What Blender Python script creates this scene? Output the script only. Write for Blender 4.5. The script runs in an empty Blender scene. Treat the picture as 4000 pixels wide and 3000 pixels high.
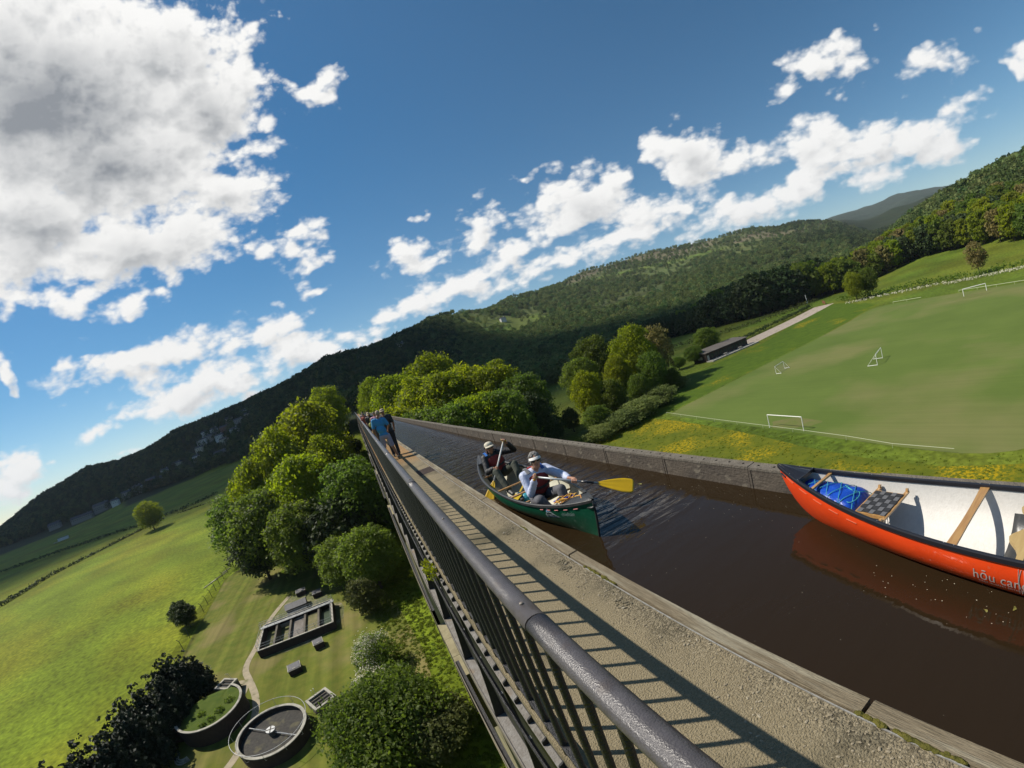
import bpy, math, random
import numpy as np
from mathutils import Vector, Matrix, noise
R = math.radians
rng = np.random.default_rng(7)
random.seed(7)
SC = bpy.context.scene
COL = SC.collection

# ------------------------------------------------------------------ camera
YAW, PIT, ROL = 0.37039, -0.05941, -0.31351
K1, K3 = 0.60082606, -0.01294631
CAM = Vector((-0.32, 0.0, 2.09))
f = Vector((math.sin(YAW)*math.cos(PIT), math.cos(YAW)*math.cos(PIT), math.sin(PIT)))
r0 = Vector((math.cos(YAW), -math.sin(YAW), 0)); u0 = r0.cross(f)
rx = r0*math.cos(ROL) + u0*math.sin(ROL); ux = -r0*math.sin(ROL) + u0*math.cos(ROL)
cd = bpy.data.cameras.new('camera'); cam = bpy.data.objects.new('camera', cd); COL.objects.link(cam)
m = Matrix((rx, ux, -f)).transposed().to_4x4(); m.translation = CAM
cam.matrix_world = m
cd.type = 'PANO'
cd.clip_start = 0.05; cd.clip_end = 60000
cd.sensor_fit = 'HORIZONTAL'; cd.sensor_width = 36.0; cd.sensor_height = 27.0
# action-camera wide lens (the photograph's own): theta = K1*r + K3*r^3, r in units of 9 mm on a 36 mm wide sensor
try:
    cc = cd; cc.panorama_type = 'FISHEYE_LENS_POLYNOMIAL'
except Exception:
    cc = cd.cycles; cc.panorama_type = 'FISHEYE_LENS_POLYNOMIAL'
cc.fisheye_fov = R(175)
cc.fisheye_polynomial_k0 = 0.0
cc.fisheye_polynomial_k1 = -K1/9.0
cc.fisheye_polynomial_k2 = 0.0
cc.fisheye_polynomial_k3 = -K3/729.0
cc.fisheye_polynomial_k4 = 0.0
SC.camera = cam

# ------------------------------------------------------------------ sun, sky, exposure
SUNV = Vector((-0.77, 0.65, 1.2)).normalized()
SUN_EL = math.asin(SUNV.z); SUN_AZ = math.atan2(SUNV.x, SUNV.y)
ld = bpy.data.lights.new('sun', 'SUN'); ld.energy = 5.0; ld.angle = R(0.53); ld.color = (1.0, 0.93, 0.82)
sun = bpy.data.objects.new('sun', ld); COL.objects.link(sun)
sun.rotation_euler = (-SUNV).to_track_quat('-Z', 'Y').to_euler()
W = bpy.data.worlds.new('World'); SC.world = W; W.use_nodes = True
SC.view_settings.view_transform = 'Standard'; SC.view_settings.look = 'None'
SC.view_settings.exposure = 0.35; SC.view_settings.gamma = 1.0; SC.view_settings.use_curve_mapping = False
SC.cycles.max_bounces = 6; SC.cycles.diffuse_bounces = 2; SC.cycles.glossy_bounces = 3
SC.cycles.transparent_max_bounces = 8; SC.cycles.transmission_bounces = 3
SC.cycles.use_denoising = True
SC.cycles.sample_clamp_indirect = 4.0

CLOUDS = [(-32.1,42.7,27.9,13.7),(-17.3,46.9,16.2,6.8),(-24.3,36.6,23.6,9.3),(-10.6,41.0,11.0,7.5),(-34.5,30.0,14.4,7.5),(-21.3,26.7,16.0,5.6),(-9.5,30.3,9.0,3.7),(-15.5,24.0,6.5,2.2),(-30.6,21.9,4.0,1.9),(-23.1,20.2,4.6,1.6),(-36.3,22.7,2.7,1.9),
(5.9,41.1,3.0,1.7),(7.3,39.3,2.0,1.6),(-2.0,24.0,4.8,2.0),(-3.7,22.3,2.7,2.5),(0.5,16.5,1.8,0.7),(-0.4,20.3,2.0,1.6),
(-22.3,13.0,11.4,2.9),(-8.4,13.4,6.4,2.3),(-30.6,13.9,4.0,2.0),(-19.7,8.4,7.5,3.1),(-6.1,9.1,6.9,3.1),(-12.7,7.5,6.3,2.8),(-30.7,7.2,3.6,0.9),(-28.4,4.0,2.5,0.5),
(-39.9,5.7,3.8,2.3),(-41.5,3.8,3.1,3.0),(-39.2,15.6,1.2,2.5),
(13.1,17.3,4.4,2.6),(10.8,16.4,3.2,1.2),(16.4,21.5,1.7,0.7),(23.7,17.2,4.0,2.6),(36.8,16.7,7.8,4.4),(26.9,13.0,6.4,3.0),(29.5,22.3,3.0,0.6),(42.3,17.3,3.2,1.7),(18.9,11.0,7.6,2.8),(10.9,10.3,7.6,2.3),(3.3,8.8,6.3,2.2),(-1.5,7.8,3.8,1.6),
(52.7,17.3,5.5,4.5),(58.5,14.5,2.9,2.3),(48.3,12.7,7.7,2.4),(41.5,10.0,10.1,2.2),(31.8,10.1,7.6,2.0),
(66.4,13.2,5.4,2.9),(72.2,10.5,9.5,3.0),(79.6,9.8,6.9,2.3),(65.8,8.9,10.1,2.2),(56.9,9.1,9.4,2.2),(76.6,7.8,9.4,1.5),
(72.0,21.0,5.7,2.5),(75.3,19.5,2.5,2.8),(67.3,20.3,3.0,1.8),(84.4,15.8,4.4,1.6),(86.7,16.5,1.9,1.2),(91.6,12.9,0.8,1.9)]

def build_world():
    nt = W.node_tree; nt.nodes.clear(); N = nt.nodes; L = nt.links
    out = N.new('ShaderNodeOutputWorld'); bg = N.new('ShaderNodeBackground'); L.new(bg.outputs[0], out.inputs[0])
    g = bpy.data.node_groups.new('cloud_density', 'ShaderNodeTree')
    g.interface.new_socket('uv', in_out='INPUT', socket_type='NodeSocketVector')
    g.interface.new_socket('mass', in_out='OUTPUT', socket_type='NodeSocketFloat')
    g.interface.new_socket('dens', in_out='OUTPUT', socket_type='NodeSocketFloat')
    gi = g.nodes.new('NodeGroupInput'); go = g.nodes.new('NodeGroupOutput')
    # domain warp so that outlines billow
    wn = g.nodes.new('ShaderNodeTexNoise'); wn.noise_dimensions = '2D'; wn.inputs['Scale'].default_value = 0.16; wn.inputs['Detail'].default_value = 3
    g.links.new(gi.outputs[0], wn.inputs['Vector'])
    ws = g.nodes.new('ShaderNodeVectorMath'); ws.operation = 'SUBTRACT'; ws.inputs[1].default_value = (0.5, 0.5, 0.5)
    g.links.new(wn.outputs['Color'], ws.inputs[0])
    wm = g.nodes.new('ShaderNodeVectorMath'); wm.operation = 'MULTIPLY_ADD'; wm.inputs[1].default_value = (7, 4.5, 0)
    g.links.new(ws.outputs[0], wm.inputs[0]); g.links.new(gi.outputs[0], wm.inputs[2])
    prev = None
    for (a, e, ra, re) in CLOUDS:
        s = g.nodes.new('ShaderNodeVectorMath'); s.operation = 'MULTIPLY_ADD'
        s.inputs[1].default_value = (1/ra, 1/re, 0); s.inputs[2].default_value = (-a/ra, -e/re, 0)
        g.links.new(wm.outputs[0], s.inputs[0])
        l = g.nodes.new('ShaderNodeVectorMath'); l.operation = 'LENGTH'; g.links.new(s.outputs[0], l.inputs[0])
        # distance to rim in degrees-ish so big clouds have deep cores
        k = min(3.0, 0.75*math.sqrt(re))
        c = g.nodes.new('ShaderNodeMath'); c.operation = 'MULTIPLY_ADD'; c.inputs[1].default_value = -k; c.inputs[2].default_value = k
        g.links.new(l.outputs['Value'], c.inputs[0])
        if prev is None: prev = c
        else:
            mx = g.nodes.new('ShaderNodeMath'); mx.operation = 'SMOOTH_MAX'; mx.inputs[2].default_value = 0.25
            g.links.new(prev.outputs[0], mx.inputs[0]); g.links.new(c.outputs[0], mx.inputs[1]); prev = mx
    # scattered fair-weather cumulus for the rest of the sky
    sp = g.nodes.new('ShaderNodeSeparateXYZ'); g.links.new(gi.outputs[0], sp.inputs[0])
    ab = g.nodes.new('ShaderNodeMath'); ab.operation = 'SUBTRACT'; ab.inputs[1].default_value = 25; g.links.new(sp.outputs[0], ab.inputs[0])
    ab2 = g.nodes.new('ShaderNodeMath'); ab2.operation = 'ABSOLUTE'; g.links.new(ab.outputs[0], ab2.inputs[0])
    far = g.nodes.new('ShaderNodeMapRange'); far.inputs[1].default_value = 72; far.inputs[2].default_value = 90; g.links.new(ab2.outputs[0], far.inputs[0])
    n0 = g.nodes.new('ShaderNodeTexNoise'); n0.noise_dimensions = '2D'; n0.inputs['Scale'].default_value = 0.06; n0.inputs['Detail'].default_value = 2
    g.links.new(gi.outputs[0], n0.inputs['Vector'])
    r1 = g.nodes.new('ShaderNodeMapRange'); r1.inputs[1].default_value = 0.45; r1.inputs[2].default_value = 0.75; r1.inputs[3].default_value = -3.0; r1.inputs[4].default_value = 0.7
    g.links.new(n0.outputs[0], r1.inputs[0])
    fm = g.nodes.new('ShaderNodeMath'); fm.operation = 'MULTIPLY'; g.links.new(far.outputs[0], fm.inputs[0]); g.links.new(r1.outputs[0], fm.inputs[1])
    f2 = g.nodes.new('ShaderNodeMath'); f2.operation = 'MULTIPLY_ADD'; f2.inputs[1].default_value = 3; f2.inputs[2].default_value = -3
    g.links.new(far.outputs[0], f2.inputs[0])
    f3 = g.nodes.new('ShaderNodeMath'); f3.operation = 'ADD'; g.links.new(fm.outputs[0], f3.inputs[0]); g.links.new(f2.outputs[0], f3.inputs[1])
    mx = g.nodes.new('ShaderNodeMath'); mx.operation = 'MAXIMUM'; g.links.new(prev.outputs[0], mx.inputs[0]); g.links.new(f3.outputs[0], mx.inputs[1])
    g.links.new(mx.outputs[0], go.inputs['mass'])
    n1 = g.nodes.new('ShaderNodeTexNoise'); n1.noise_dimensions = '2D'; n1.inputs['Scale'].default_value = 0.22; n1.inputs['Detail'].default_value = 7; n1.inputs['Roughness'].default_value = 0.5
    mp = g.nodes.new('ShaderNodeVectorMath'); mp.operation = 'MULTIPLY'; mp.inputs[1].default_value = (0.8, 1.35, 1)
    g.links.new(gi.outputs[0], mp.inputs[0]); g.links.new(mp.outputs[0], n1.inputs['Vector'])
    a1 = g.nodes.new('ShaderNodeMath'); a1.operation = 'MULTIPLY_ADD'; a1.inputs[1].default_value = 2.6; a1.inputs[2].default_value = -1.3
    g.links.new(n1.outputs[0], a1.inputs[0])
    vo = g.nodes.new('ShaderNodeTexVoronoi'); vo.voronoi_dimensions = '2D'; vo.feature = 'SMOOTH_F1'; vo.inputs['Scale'].default_value = .42; vo.inputs['Detail'].default_value = 2.5; vo.inputs['Roughness'].default_value = .55; vo.inputs['Smoothness'].default_value = .35; vo.normalize = True
    vw = g.nodes.new('ShaderNodeVectorMath'); vw.operation = 'MULTIPLY_ADD'; vw.inputs[1].default_value = (1.6, 1.6, 0); g.links.new(n1.outputs['Color'], vw.inputs[0]); g.links.new(mp.outputs[0], vw.inputs[2]); g.links.new(vw.outputs[0], vo.inputs['Vector'])
    vm = g.nodes.new('ShaderNodeMath'); vm.operation = 'MULTIPLY_ADD'; vm.inputs[1].default_value = -1.9; vm.inputs[2].default_value = .42; g.links.new(vo.outputs['Distance'], vm.inputs[0])
    av = g.nodes.new('ShaderNodeMath'); av.operation = 'ADD'; g.links.new(a1.outputs[0], av.inputs[0]); g.links.new(vm.outputs[0], av.inputs[1])
    ad = g.nodes.new('ShaderNodeMath'); ad.operation = 'ADD'; g.links.new(av.outputs[0], ad.inputs[0]); g.links.new(mx.outputs[0], ad.inputs[1])
    g.links.new(ad.outputs[0], go.inputs['dens'])
    # direction -> azimuth / elevation in degrees
    tc = N.new('ShaderNodeTexCoord'); s = N.new('ShaderNodeSeparateXYZ'); L.new(tc.outputs['Generated'], s.inputs[0])
    at = N.new('ShaderNodeMath'); at.operation = 'ARCTAN2'; L.new(s.outputs[0], at.inputs[0]); L.new(s.outputs[1], at.inputs[1])
    an = N.new('ShaderNodeMath'); an.operation = 'ARCSINE'; L.new(s.outputs[2], an.inputs[0])
    cb = N.new('ShaderNodeCombineXYZ'); L.new(at.outputs[0], cb.inputs[0]); L.new(an.outputs[0], cb.inputs[1])
    sc = N.new('ShaderNodeVectorMath'); sc.operation = 'SCALE'; sc.inputs['Scale'].default_value = 57.29578; L.new(cb.outputs[0], sc.inputs[0])
    c1 = N.new('ShaderNodeGroup'); c1.node_tree = g; L.new(sc.outputs[0], c1.inputs[0])
    off = N.new('ShaderNodeVectorMath'); off.operation = 'ADD'; off.inputs[1].default_value = (-0.5, 1.5, 0); L.new(sc.outputs[0], off.inputs[0])
    c2 = N.new('ShaderNodeGroup'); c2.node_tree = g; L.new(off.outputs[0], c2.inputs[0])
    alpha = N.new('ShaderNodeMapRange'); alpha.interpolation_type = 'SMOOTHSTEP'; alpha.inputs[1].default_value = -0.20; alpha.inputs[2].default_value = 0.62
    L.new(c1.outputs['dens'], alpha.inputs[0])
    # self-shading: more cloud towards the light above = darker
    df = N.new('ShaderNodeMath'); df.operation = 'SUBTRACT'; L.new(c2.outputs['dens'], df.inputs[0]); L.new(c1.outputs['dens'], df.inputs[1])
    sh = N.new('ShaderNodeMapRange'); sh.inputs[1].default_value = -0.3; sh.inputs[2].default_value = 0.9; L.new(df.outputs[0], sh.inputs[0])
    dp = N.new('ShaderNodeMapRange'); dp.interpolation_type = 'SMOOTHSTEP'; dp.inputs[1].default_value = 0.7; dp.inputs[2].default_value = 3.9
    dm = N.new('ShaderNodeMath'); dm.operation = 'MULTIPLY_ADD'; dm.inputs[1].default_value = .30; L.new(c1.outputs['dens'], dm.inputs[0]); L.new(c2.outputs['mass'], dm.inputs[2]); L.new(dm.outputs[0], dp.inputs[0])
    s1 = N.new('ShaderNodeMath'); s1.operation = 'MULTIPLY'; s1.inputs[1].default_value = 0.36; L.new(sh.outputs[0], s1.inputs[0])
    al2 = N.new('ShaderNodeMath'); al2.operation = 'MULTIPLY'; L.new(s1.outputs[0], al2.inputs[0]); L.new(alpha.outputs[0], al2.inputs[1])
    s2 = N.new('ShaderNodeMath'); s2.operation = 'MULTIPLY_ADD'; s2.inputs[1].default_value = 1.0; L.new(dp.outputs[0], s2.inputs[0]); L.new(al2.outputs[0], s2.inputs[2])
    s2.use_clamp = True
    cr = N.new('ShaderNodeMix'); cr.data_type = 'RGBA'
    cr.inputs['A'].default_value = (.76, .755, .74, 1); cr.inputs['B'].default_value = (0.215, 0.232, 0.255, 1)
    L.new(s2.outputs[0], cr.inputs['Factor'])
    sky = N.new('ShaderNodeTexSky'); sky.sky_type = 'NISHITA'; sky.sun_disc = False
    sky.sun_elevation = SUN_EL; sky.sun_rotation = SUN_AZ; sky.altitude = 0; sky.air_density = 1.0; sky.dust_density = 0.0; sky.ozone_density = 3.0
    ss = N.new('ShaderNodeVectorMath'); ss.operation = 'SCALE'; ss.inputs['Scale'].default_value = 0.074
    hs = N.new('ShaderNodeHueSaturation'); hs.inputs['Saturation'].default_value = 1.22; hs.inputs['Hue'].default_value = 0.490; L.new(sky.outputs[0], hs.inputs['Color']); L.new(hs.outputs[0], ss.inputs[0])
    fx = N.new('ShaderNodeMix'); fx.data_type = 'RGBA'
    L.new(alpha.outputs[0], fx.inputs['Factor']); L.new(ss.outputs[0], fx.inputs['A']); L.new(cr.outputs['Result'], fx.inputs['B'])
    L.new(fx.outputs['Result'], bg.inputs['Color']); bg.inputs['Strength'].default_value = 1.0
build_world()
W.cycles.sampling_method = 'MANUAL'; W.cycles.sample_map_resolution = 256

# ------------------------------------------------------------------ helpers
def prop(o, label=None, cat=None, group=None, kind=None):
    if label: o['label'] = label
    if cat: o['category'] = cat
    if group: o['group'] = group
    if kind: o['kind'] = kind
    return o
def empty(name, loc, label, cat, group=None, rz=0):
    o = bpy.data.objects.new(name, None); COL.objects.link(o); o.location = loc; o.rotation_euler = (0, 0, rz); o.empty_display_size = 0.2
    return prop(o, label, cat, group)
class MB:
    def __init__(s): s.v = []; s.f = []
    def add(s, vs, fs):
        n = len(s.v); s.v += [tuple(p) for p in vs]; s.f += [tuple(n+i for i in q) for q in fs]
    def box(s, a, b, jit=0):
        x0, y0, z0 = a; x1, y1, z1 = b
        vs = [(x, y, z) for z in (z0, z1) for y in (y0, y1) for x in (x0, x1)]
        if jit: vs = [tuple(c+random.uniform(-jit, jit) for c in p) for p in vs]
        s.add(vs, [(0,2,3,1),(4,5,7,6),(0,1,5,4),(2,6,7,3),(0,4,6,2),(1,3,7,5)])
    def bar(s, p, q, w, h, up=(0,0,1)):
        p = Vector(p); q = Vector(q); d = (q-p).normalized(); up = Vector(up)
        if abs(d.dot(up)) > .98: up = Vector((1, 0, 0))
        a = d.cross(up).normalized(); b = a.cross(d)
        vs = [e + a*sx*w/2 + b*sy*h/2 for e in (p, q) for sy in (-1, 1) for sx in (-1, 1)]
        s.add(vs, [(0,1,3,2),(4,6,7,5),(0,4,5,1),(2,3,7,6),(0,2,6,4),(1,5,7,3)])
    def tube(s, pts, r, n=8, cap=True, flat=None):
        pts = [Vector(p) for p in pts]; k = len(pts)
        rs = r if isinstance(r, (list, tuple)) else [r]*k
        base = len(s.v); up = Vector((0, 0, 1)); pa = None
        for i, p in enumerate(pts):
            d = (pts[min(i+1, k-1)] - pts[max(i-1, 0)]).normalized()
            if pa is None:
                a = d.cross(up if abs(d.z) < .95 else Vector((1, 0, 0))).normalized()
            else:
                a = (pa - d*pa.dot(d)).normalized()
            pa = a; b = d.cross(a)
            for j in range(n):
                t = 2*math.pi*j/n
                q = p + (a*math.cos(t) + b*math.sin(t)*(flat or 1))*rs[i]
                s.v.append(tuple(q))
        for i in range(k-1):
            for j in range(n):
                j2 = (j+1) % n
                s.f.append((base+i*n+j, base+i*n+j2, base+(i+1)*n+j2, base+(i+1)*n+j))
        if cap:
            s.f.append(tuple(base+j for j in reversed(range(n)))); s.f.append(tuple(base+(k-1)*n+j for j in range(n)))
    def caps(s, p, r1, q, r2, n=12):
        p = Vector(p); q = Vector(q); d = q-p; L = d.length or 1e-6; d = d/L
        pts = []; rs = []
        for t in (0.02, .38, .7, .92): pts.append(p - d*r1*math.cos(t*math.pi/2)); rs.append(r1*math.sin(t*math.pi/2))
        pts.append(p); rs.append(r1); pts.append(q); rs.append(r2)
        for t in (.92, .7, .38, .02): pts.append(q + d*r2*math.cos(t*math.pi/2)); rs.append(r2*math.sin(t*math.pi/2))
        s.tube(pts, rs, n)
    def ell(s, c, rad, rot=None, n=12, m_=8):
        c = Vector(c); vs = []; fs = []
        rot = rot or Matrix.Identity(3)
        for i in range(1, m_):
            ph = math.pi*i/m_
            for j in range(n):
                t = 2*math.pi*j/n
                vs.append(c + rot @ Vector((rad[0]*math.sin(ph)*math.cos(t), rad[1]*math.sin(ph)*math.sin(t), rad[2]*math.cos(ph))))
        vs.append(c + rot @ Vector((0, 0, rad[2]))); vs.append(c + rot @ Vector((0, 0, -rad[2])))
        T = len(vs)-2; Bm = T+1
        for i in range(m_-2):
            for j in range(n):
                j2 = (j+1) % n; fs.append((i*n+j, (i+1)*n+j, (i+1)*n+j2, i*n+j2))
        for j in range(n):
            j2 = (j+1) % n; fs.append((T, j, j2)); fs.append(((m_-2)*n+j, Bm, (m_-2)*n+j2))
        s.add(vs, fs)
    def prism(s, poly, z0, z1):
        n = len(poly)
        s.add([(x, y, z0) for x, y in poly] + [(x, y, z1) for x, y in poly],
              [tuple(reversed(range(n))), tuple(range(n, 2*n))] + [(i, (i+1) % n, n+(i+1) % n, n+i) for i in range(n)])
    def mesh(s, name):
        me = bpy.data.meshes.new(name); me.from_pydata(s.v, [], s.f); me.update(); return me
    def obj(s, name, mat, parent=None, smooth=False, **kw):
        me = s.mesh(name)
        if mat: me.materials.append(mat)
        if smooth: me.polygons.foreach_set('use_smooth', [True]*len(me.polygons))
        return link(name, me, parent, **kw)
def link(name, me, parent=None, loc=None, rz=None, label=None, cat=None, group=None, kind=None):
    o = bpy.data.objects.new(name, me); COL.objects.link(o)
    if parent: o.parent = parent
    if loc is not None: o.location = loc
    if rz is not None: o.rotation_euler = (0, 0, rz)
    return prop(o, label, cat, group, kind)
def local(mb, o):   # shift a builder's world coordinates into the frame of an unrotated empty
    L = o.location; mb.v = [(x-L.x, y-L.y, z-L.z) for x, y, z in mb.v]; return mb

MATS = {}
def mat(name, col, rough=0.8, col2=None, scale=4.0, detail=6, bump=0.0, bscale=None, metal=0.0, spec=0.5, coord='Object', contrast=(0.35, 0.65), col3=None, scale3=1.0, thr3=(0.55, 0.65), stretch=None, coat=0.0, rnd=0.0, transl=0.0):
    if name in MATS: return MATS[name]
    kf = .80
    col = tuple(c*kf for c in col[:3]); col2 = tuple(c*kf for c in col2) if col2 else None; col3 = tuple(c*kf for c in col3) if col3 else None
    m = bpy.data.materials.new(name); MATS[name] = m; m.use_nodes = True
    nt = m.node_tree; N = nt.nodes; L = nt.links; b = N['Principled BSDF']
    b.inputs['Roughness'].default_value = rough; b.inputs['Metallic'].default_value = metal; b.inputs['Specular IOR Level'].default_value = spec
    b.inputs['Coat Weight'].default_value = coat; b.inputs['Coat Roughness'].default_value = 0.08
    col = tuple(col)+(1,)
    tc = N.new('ShaderNodeTexCoord'); src = tc.outputs[coord]
    if stretch:
        mp = N.new('ShaderNodeMapping'); mp.inputs['Scale'].default_value = stretch; L.new(src, mp.inputs[0]); src = mp.outputs[0]
    cur = None
    if col2:
        n = N.new('ShaderNodeTexNoise'); n.inputs['Scale'].default_value = scale; n.inputs['Detail'].default_value = detail; n.inputs['Roughness'].default_value = 0.6
        L.new(src, n.inputs['Vector'])
        mr = N.new('ShaderNodeMapRange'); mr.inputs[1].default_value = contrast[0]; mr.inputs[2].default_value = contrast[1]; L.new(n.outputs[0], mr.inputs[0])
        mx = N.new('ShaderNodeMix'); mx.data_type = 'RGBA'; mx.inputs['A'].default_value = col; mx.inputs['B'].default_value = tuple(col2)+(1,)
        L.new(mr.outputs[0], mx.inputs['Factor']); cur = mx.outputs['Result']
    if col3:
        n = N.new('ShaderNodeTexNoise'); n.inputs['Scale'].default_value = scale3; n.inputs['Detail'].default_value = 5; L.new(src, n.inputs['Vector'])
        mr = N.new('ShaderNodeMapRange'); mr.inputs[1].default_value = thr3[0]; mr.inputs[2].default_value = thr3[1]; L.new(n.outputs[0], mr.inputs[0])
        mx = N.new('ShaderNodeMix'); mx.data_type = 'RGBA'; mx.inputs['B'].default_value = tuple(col3)+(1,)
        if cur: L.new(cur, mx.inputs['A'])
        else: mx.inputs['A'].default_value = col
        L.new(mr.outputs[0], mx.inputs['Factor']); cur = mx.outputs['Result']
    if rnd:
        oi = N.new('ShaderNodeObjectInfo'); hs = N.new('ShaderNodeHueSaturation')
        mr = N.new('ShaderNodeMapRange'); mr.inputs[3].default_value = 1-rnd; mr.inputs[4].default_value = 1+rnd; L.new(oi.outputs['Random'], mr.inputs[0])
        mr2 = N.new('ShaderNodeMapRange'); mr2.inputs[3].default_value = 0.5-rnd*.06; mr2.inputs[4].default_value = 0.5+rnd*.12
        ml = N.new('ShaderNodeMath'); ml.operation = 'MULTIPLY'; ml.inputs[1].default_value = 7.31; L.new(oi.outputs['Random'], ml.inputs[0])
        fr = N.new('ShaderNodeMath'); fr.operation = 'FRACT'; L.new(ml.outputs[0], fr.inputs[0]); L.new(fr.outputs[0], mr2.inputs[0])
        L.new(mr2.outputs[0], hs.inputs['Hue'])
        L.new(mr.outputs[0], hs.inputs['Value'])
        if cur: L.new(cur, hs.inputs['Color'])
        else: hs.inputs['Color'].default_value = col
        cur = hs.outputs[0]
    if cur: L.new(cur, b.inputs['Base Color'])
    else: b.inputs['Base Color'].default_value = col
    if bump:
        n = N.new('ShaderNodeTexNoise'); n.inputs['Scale'].default_value = bscale or scale*4; n.inputs['Detail'].default_value = 5; L.new(src, n.inputs['Vector'])
        bp = N.new('ShaderNodeBump'); bp.inputs['Strength'].default_value = min(1, bump*1.0); bp.inputs['Distance'].default_value = 0.02 if bump <= 1 else 0.02*bump
        L.new(n.outputs[0], bp.inputs['Height']); L.new(bp.outputs[0], b.inputs['Normal'])
    if transl:
        t = N.new('ShaderNodeBsdfTranslucent'); ms = N.new('ShaderNodeMixShader'); ms.inputs[0].default_value = transl
        hs = N.new('ShaderNodeHueSaturation'); hs.inputs['Hue'].default_value = 0.502; hs.inputs['Saturation'].default_value = 1.05; hs.inputs['Value'].default_value = 1.9
        if cur: L.new(cur, hs.inputs['Color'])
        else: hs.inputs['Color'].default_value = col
        L.new(hs.outputs[0], t.inputs['Color'])
        o = N['Material Output']; L.new(b.outputs[0], ms.inputs[1]); L.new(t.outputs[0], ms.inputs[2]); L.new(ms.outputs[0], o.inputs[0])
    return m

# ------------------------------------------------------------------ terrain
def zi(el, r): return 2.1 + r*math.tan(R(el))
PROF = {
 -180: [(0,-34),(1500,-34),(3000,90),(9000,150)], -75: [(0,-34),(1400,-32),(2600,60),(9000,120)],
 -50: [(0,-34),(700,-33),(1300,-26),(1900,zi(.4,1900)-12),(4000,-60),(9000,-60)],
 -43.5: [(0,-34),(800,-33),(1200,-25),(1800,zi(.77,1800)-13),(4000,-60),(9000,-60)],
 -38.7: [(0,-34),(800,-32),(1150,-24),(1700,zi(2.58,1700)-14),(4000,-40),(9000,-60)],
 -33: [(0,-34),(700,-32),(1050,-23),(1600,zi(4.05,1600)-15),(4000,-40),(9000,-60)],
 -27.6: [(0,-34),(650,-32),(980,-20),(1450,zi(3.6,1450)-14),(4000,-40),(9000,-60)],
 -22: [(0,-34),(500,-32),(900,-18),(1350,zi(5.0,1350)-15),(4000,-20),(9000,-60)],
 -16: [(0,-34),(260,-33),(820,-16),(1250,zi(5.32,1250)-15),(4000,0),(9000,-60)],
 -11: [(0,-34),(200,-33),(700,-10),(1150,zi(6.1,1150)-15),(4000,0),(9000,-60)],
 -8: [(0,-34),(150,-33),(260,-20),(650,-5),(1100,zi(6.41,1100)-15),(4000,0),(9000,-60)],
 -4: [(0,-34),(110,-34),(185,-14),(400,-8),(620,5),(1050,zi(7.2,1050)-15),(4000,0),(9000,-60)],
 -1.2: [(0,-34),(95,-34),(160,-9),(188,-0.6),(300,-1),(600,12),(1000,zi(8.0,1000)-15),(4000,0),(9000,-60)],
 1.5: [(0,-34),(95,-33),(160,-9),(188,-0.6),(300,-1),(600,14),(1000,zi(7.8,1000)-15),(4000,0),(9000,-60)],
 4: [(0,-30),(95,-28),(170,-12),(260,-8),(600,8),(1000,zi(7.7,1000)-15),(4000,20),(9000,-60)],
 9: [(0,-27),(100,-26),(220,-18),(600,4),(1100,zi(8.14,1100)-15),(4000,20),(9000,-60)],
 13.3: [(0,-25),(100,-24),(400,-18),(700,8),(1200,zi(8.8,1200)-13),(4000,40),(9000,-60)],
 16.5: [(0,-24),(400,-22),(750,8),(1300,zi(9.0,1300)-11),(4000,60),(9000,-60)],
 24.6: [(0,-24),(450,-24),(800,8),(1200,90),(1700,zi(8.2,1700)-8),(5000,60),(9000,-60)],
 34.5: [(0,-24),(500,-24),(850,6),(1300,90),(2100,zi(8.5,2100)-6),(5000,100),(9000,-60)],
 43: [(0,-24),(500,-24),(900,10),(1400,95),(2300,zi(8.1,2300)-5),(5000,100),(9000,-60)],
 50.2: [(0,-24),(500,-24),(900,15),(1400,90),(2300,zi(7.1,2300)-5),(5000,200),(9000,-60)],
 57.5: [(0,-24),(400,-24),(500,-23),(1000,20),(1500,90),(2200,zi(6.73,2200)-3),(4000,100),(9000,-60)],
 60.3: [(0,-24),(400,-24),(550,-22),(1000,20),(1500,90),(2200,zi(5.65,2200)-7),(4000,200),(9000,-60)],
 63.3: [(0,-24),(400,-24),(600,-20),(1000,10),(1500,80),(2400,zi(5.5,2400)-7),(5200,zi(4.2,5200)),(9000,0)],
 66.5: [(0,-24),(400,-24),(600,-20),(1000,10),(1500,60),(2400,zi(4.4,2400)-7),(5400,zi(4.55,5400)),(9000,0)],
 71: [(0,-24),(260,-24),(450,-18),(1000,-5),(2300,60),(5200,zi(4.65,5200)),(9000,0)],
 75.3: [(0,-24),(260,-24),(420,-14),(500,-4),(620,10),(1200,0),(2300,60),(5400,zi(4.75,5400)),(9000,0)],
 80: [(0,-24),(250,-24),(390,-16),(480,0),(620,24),(1200,0),(5400,zi(4.05,5400)),(9000,0)],
 83: [(0,-24),(240,-24),(350,-18),(430,-4),(600,28),(1200,0),(5400,zi(3.6,5400)),(9000,0)],
 88.8: [(0,-24),(230,-24),(330,-18),(400,-3),(560,36),(1200,40),(9000,0)],
 96: [(0,-24),(230,-24),(330,-18),(390,-2),(560,44),(1200,60),(9000,0)],
 120: [(0,-24),(300,-24),(600,30),(9000,60)], 150: [(0,-28),(600,-26),(1500,30),(9000,60)], 180: [(0,-34),(1500,-34),(3000,90),(9000,150)],
}
AZK = np.array(sorted(PROF)); RG = np.concatenate([[0], np.geomspace(6, 9000, 150)])
PT = np.array([np.interp(RG, [p[0] for p in PROF[a]], [p[1] for p in PROF[a]]) for a in AZK])
PT[:, 1:-1] = 0.25*PT[:, :-2] + 0.5*PT[:, 1:-1] + 0.25*PT[:, 2:]
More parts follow.
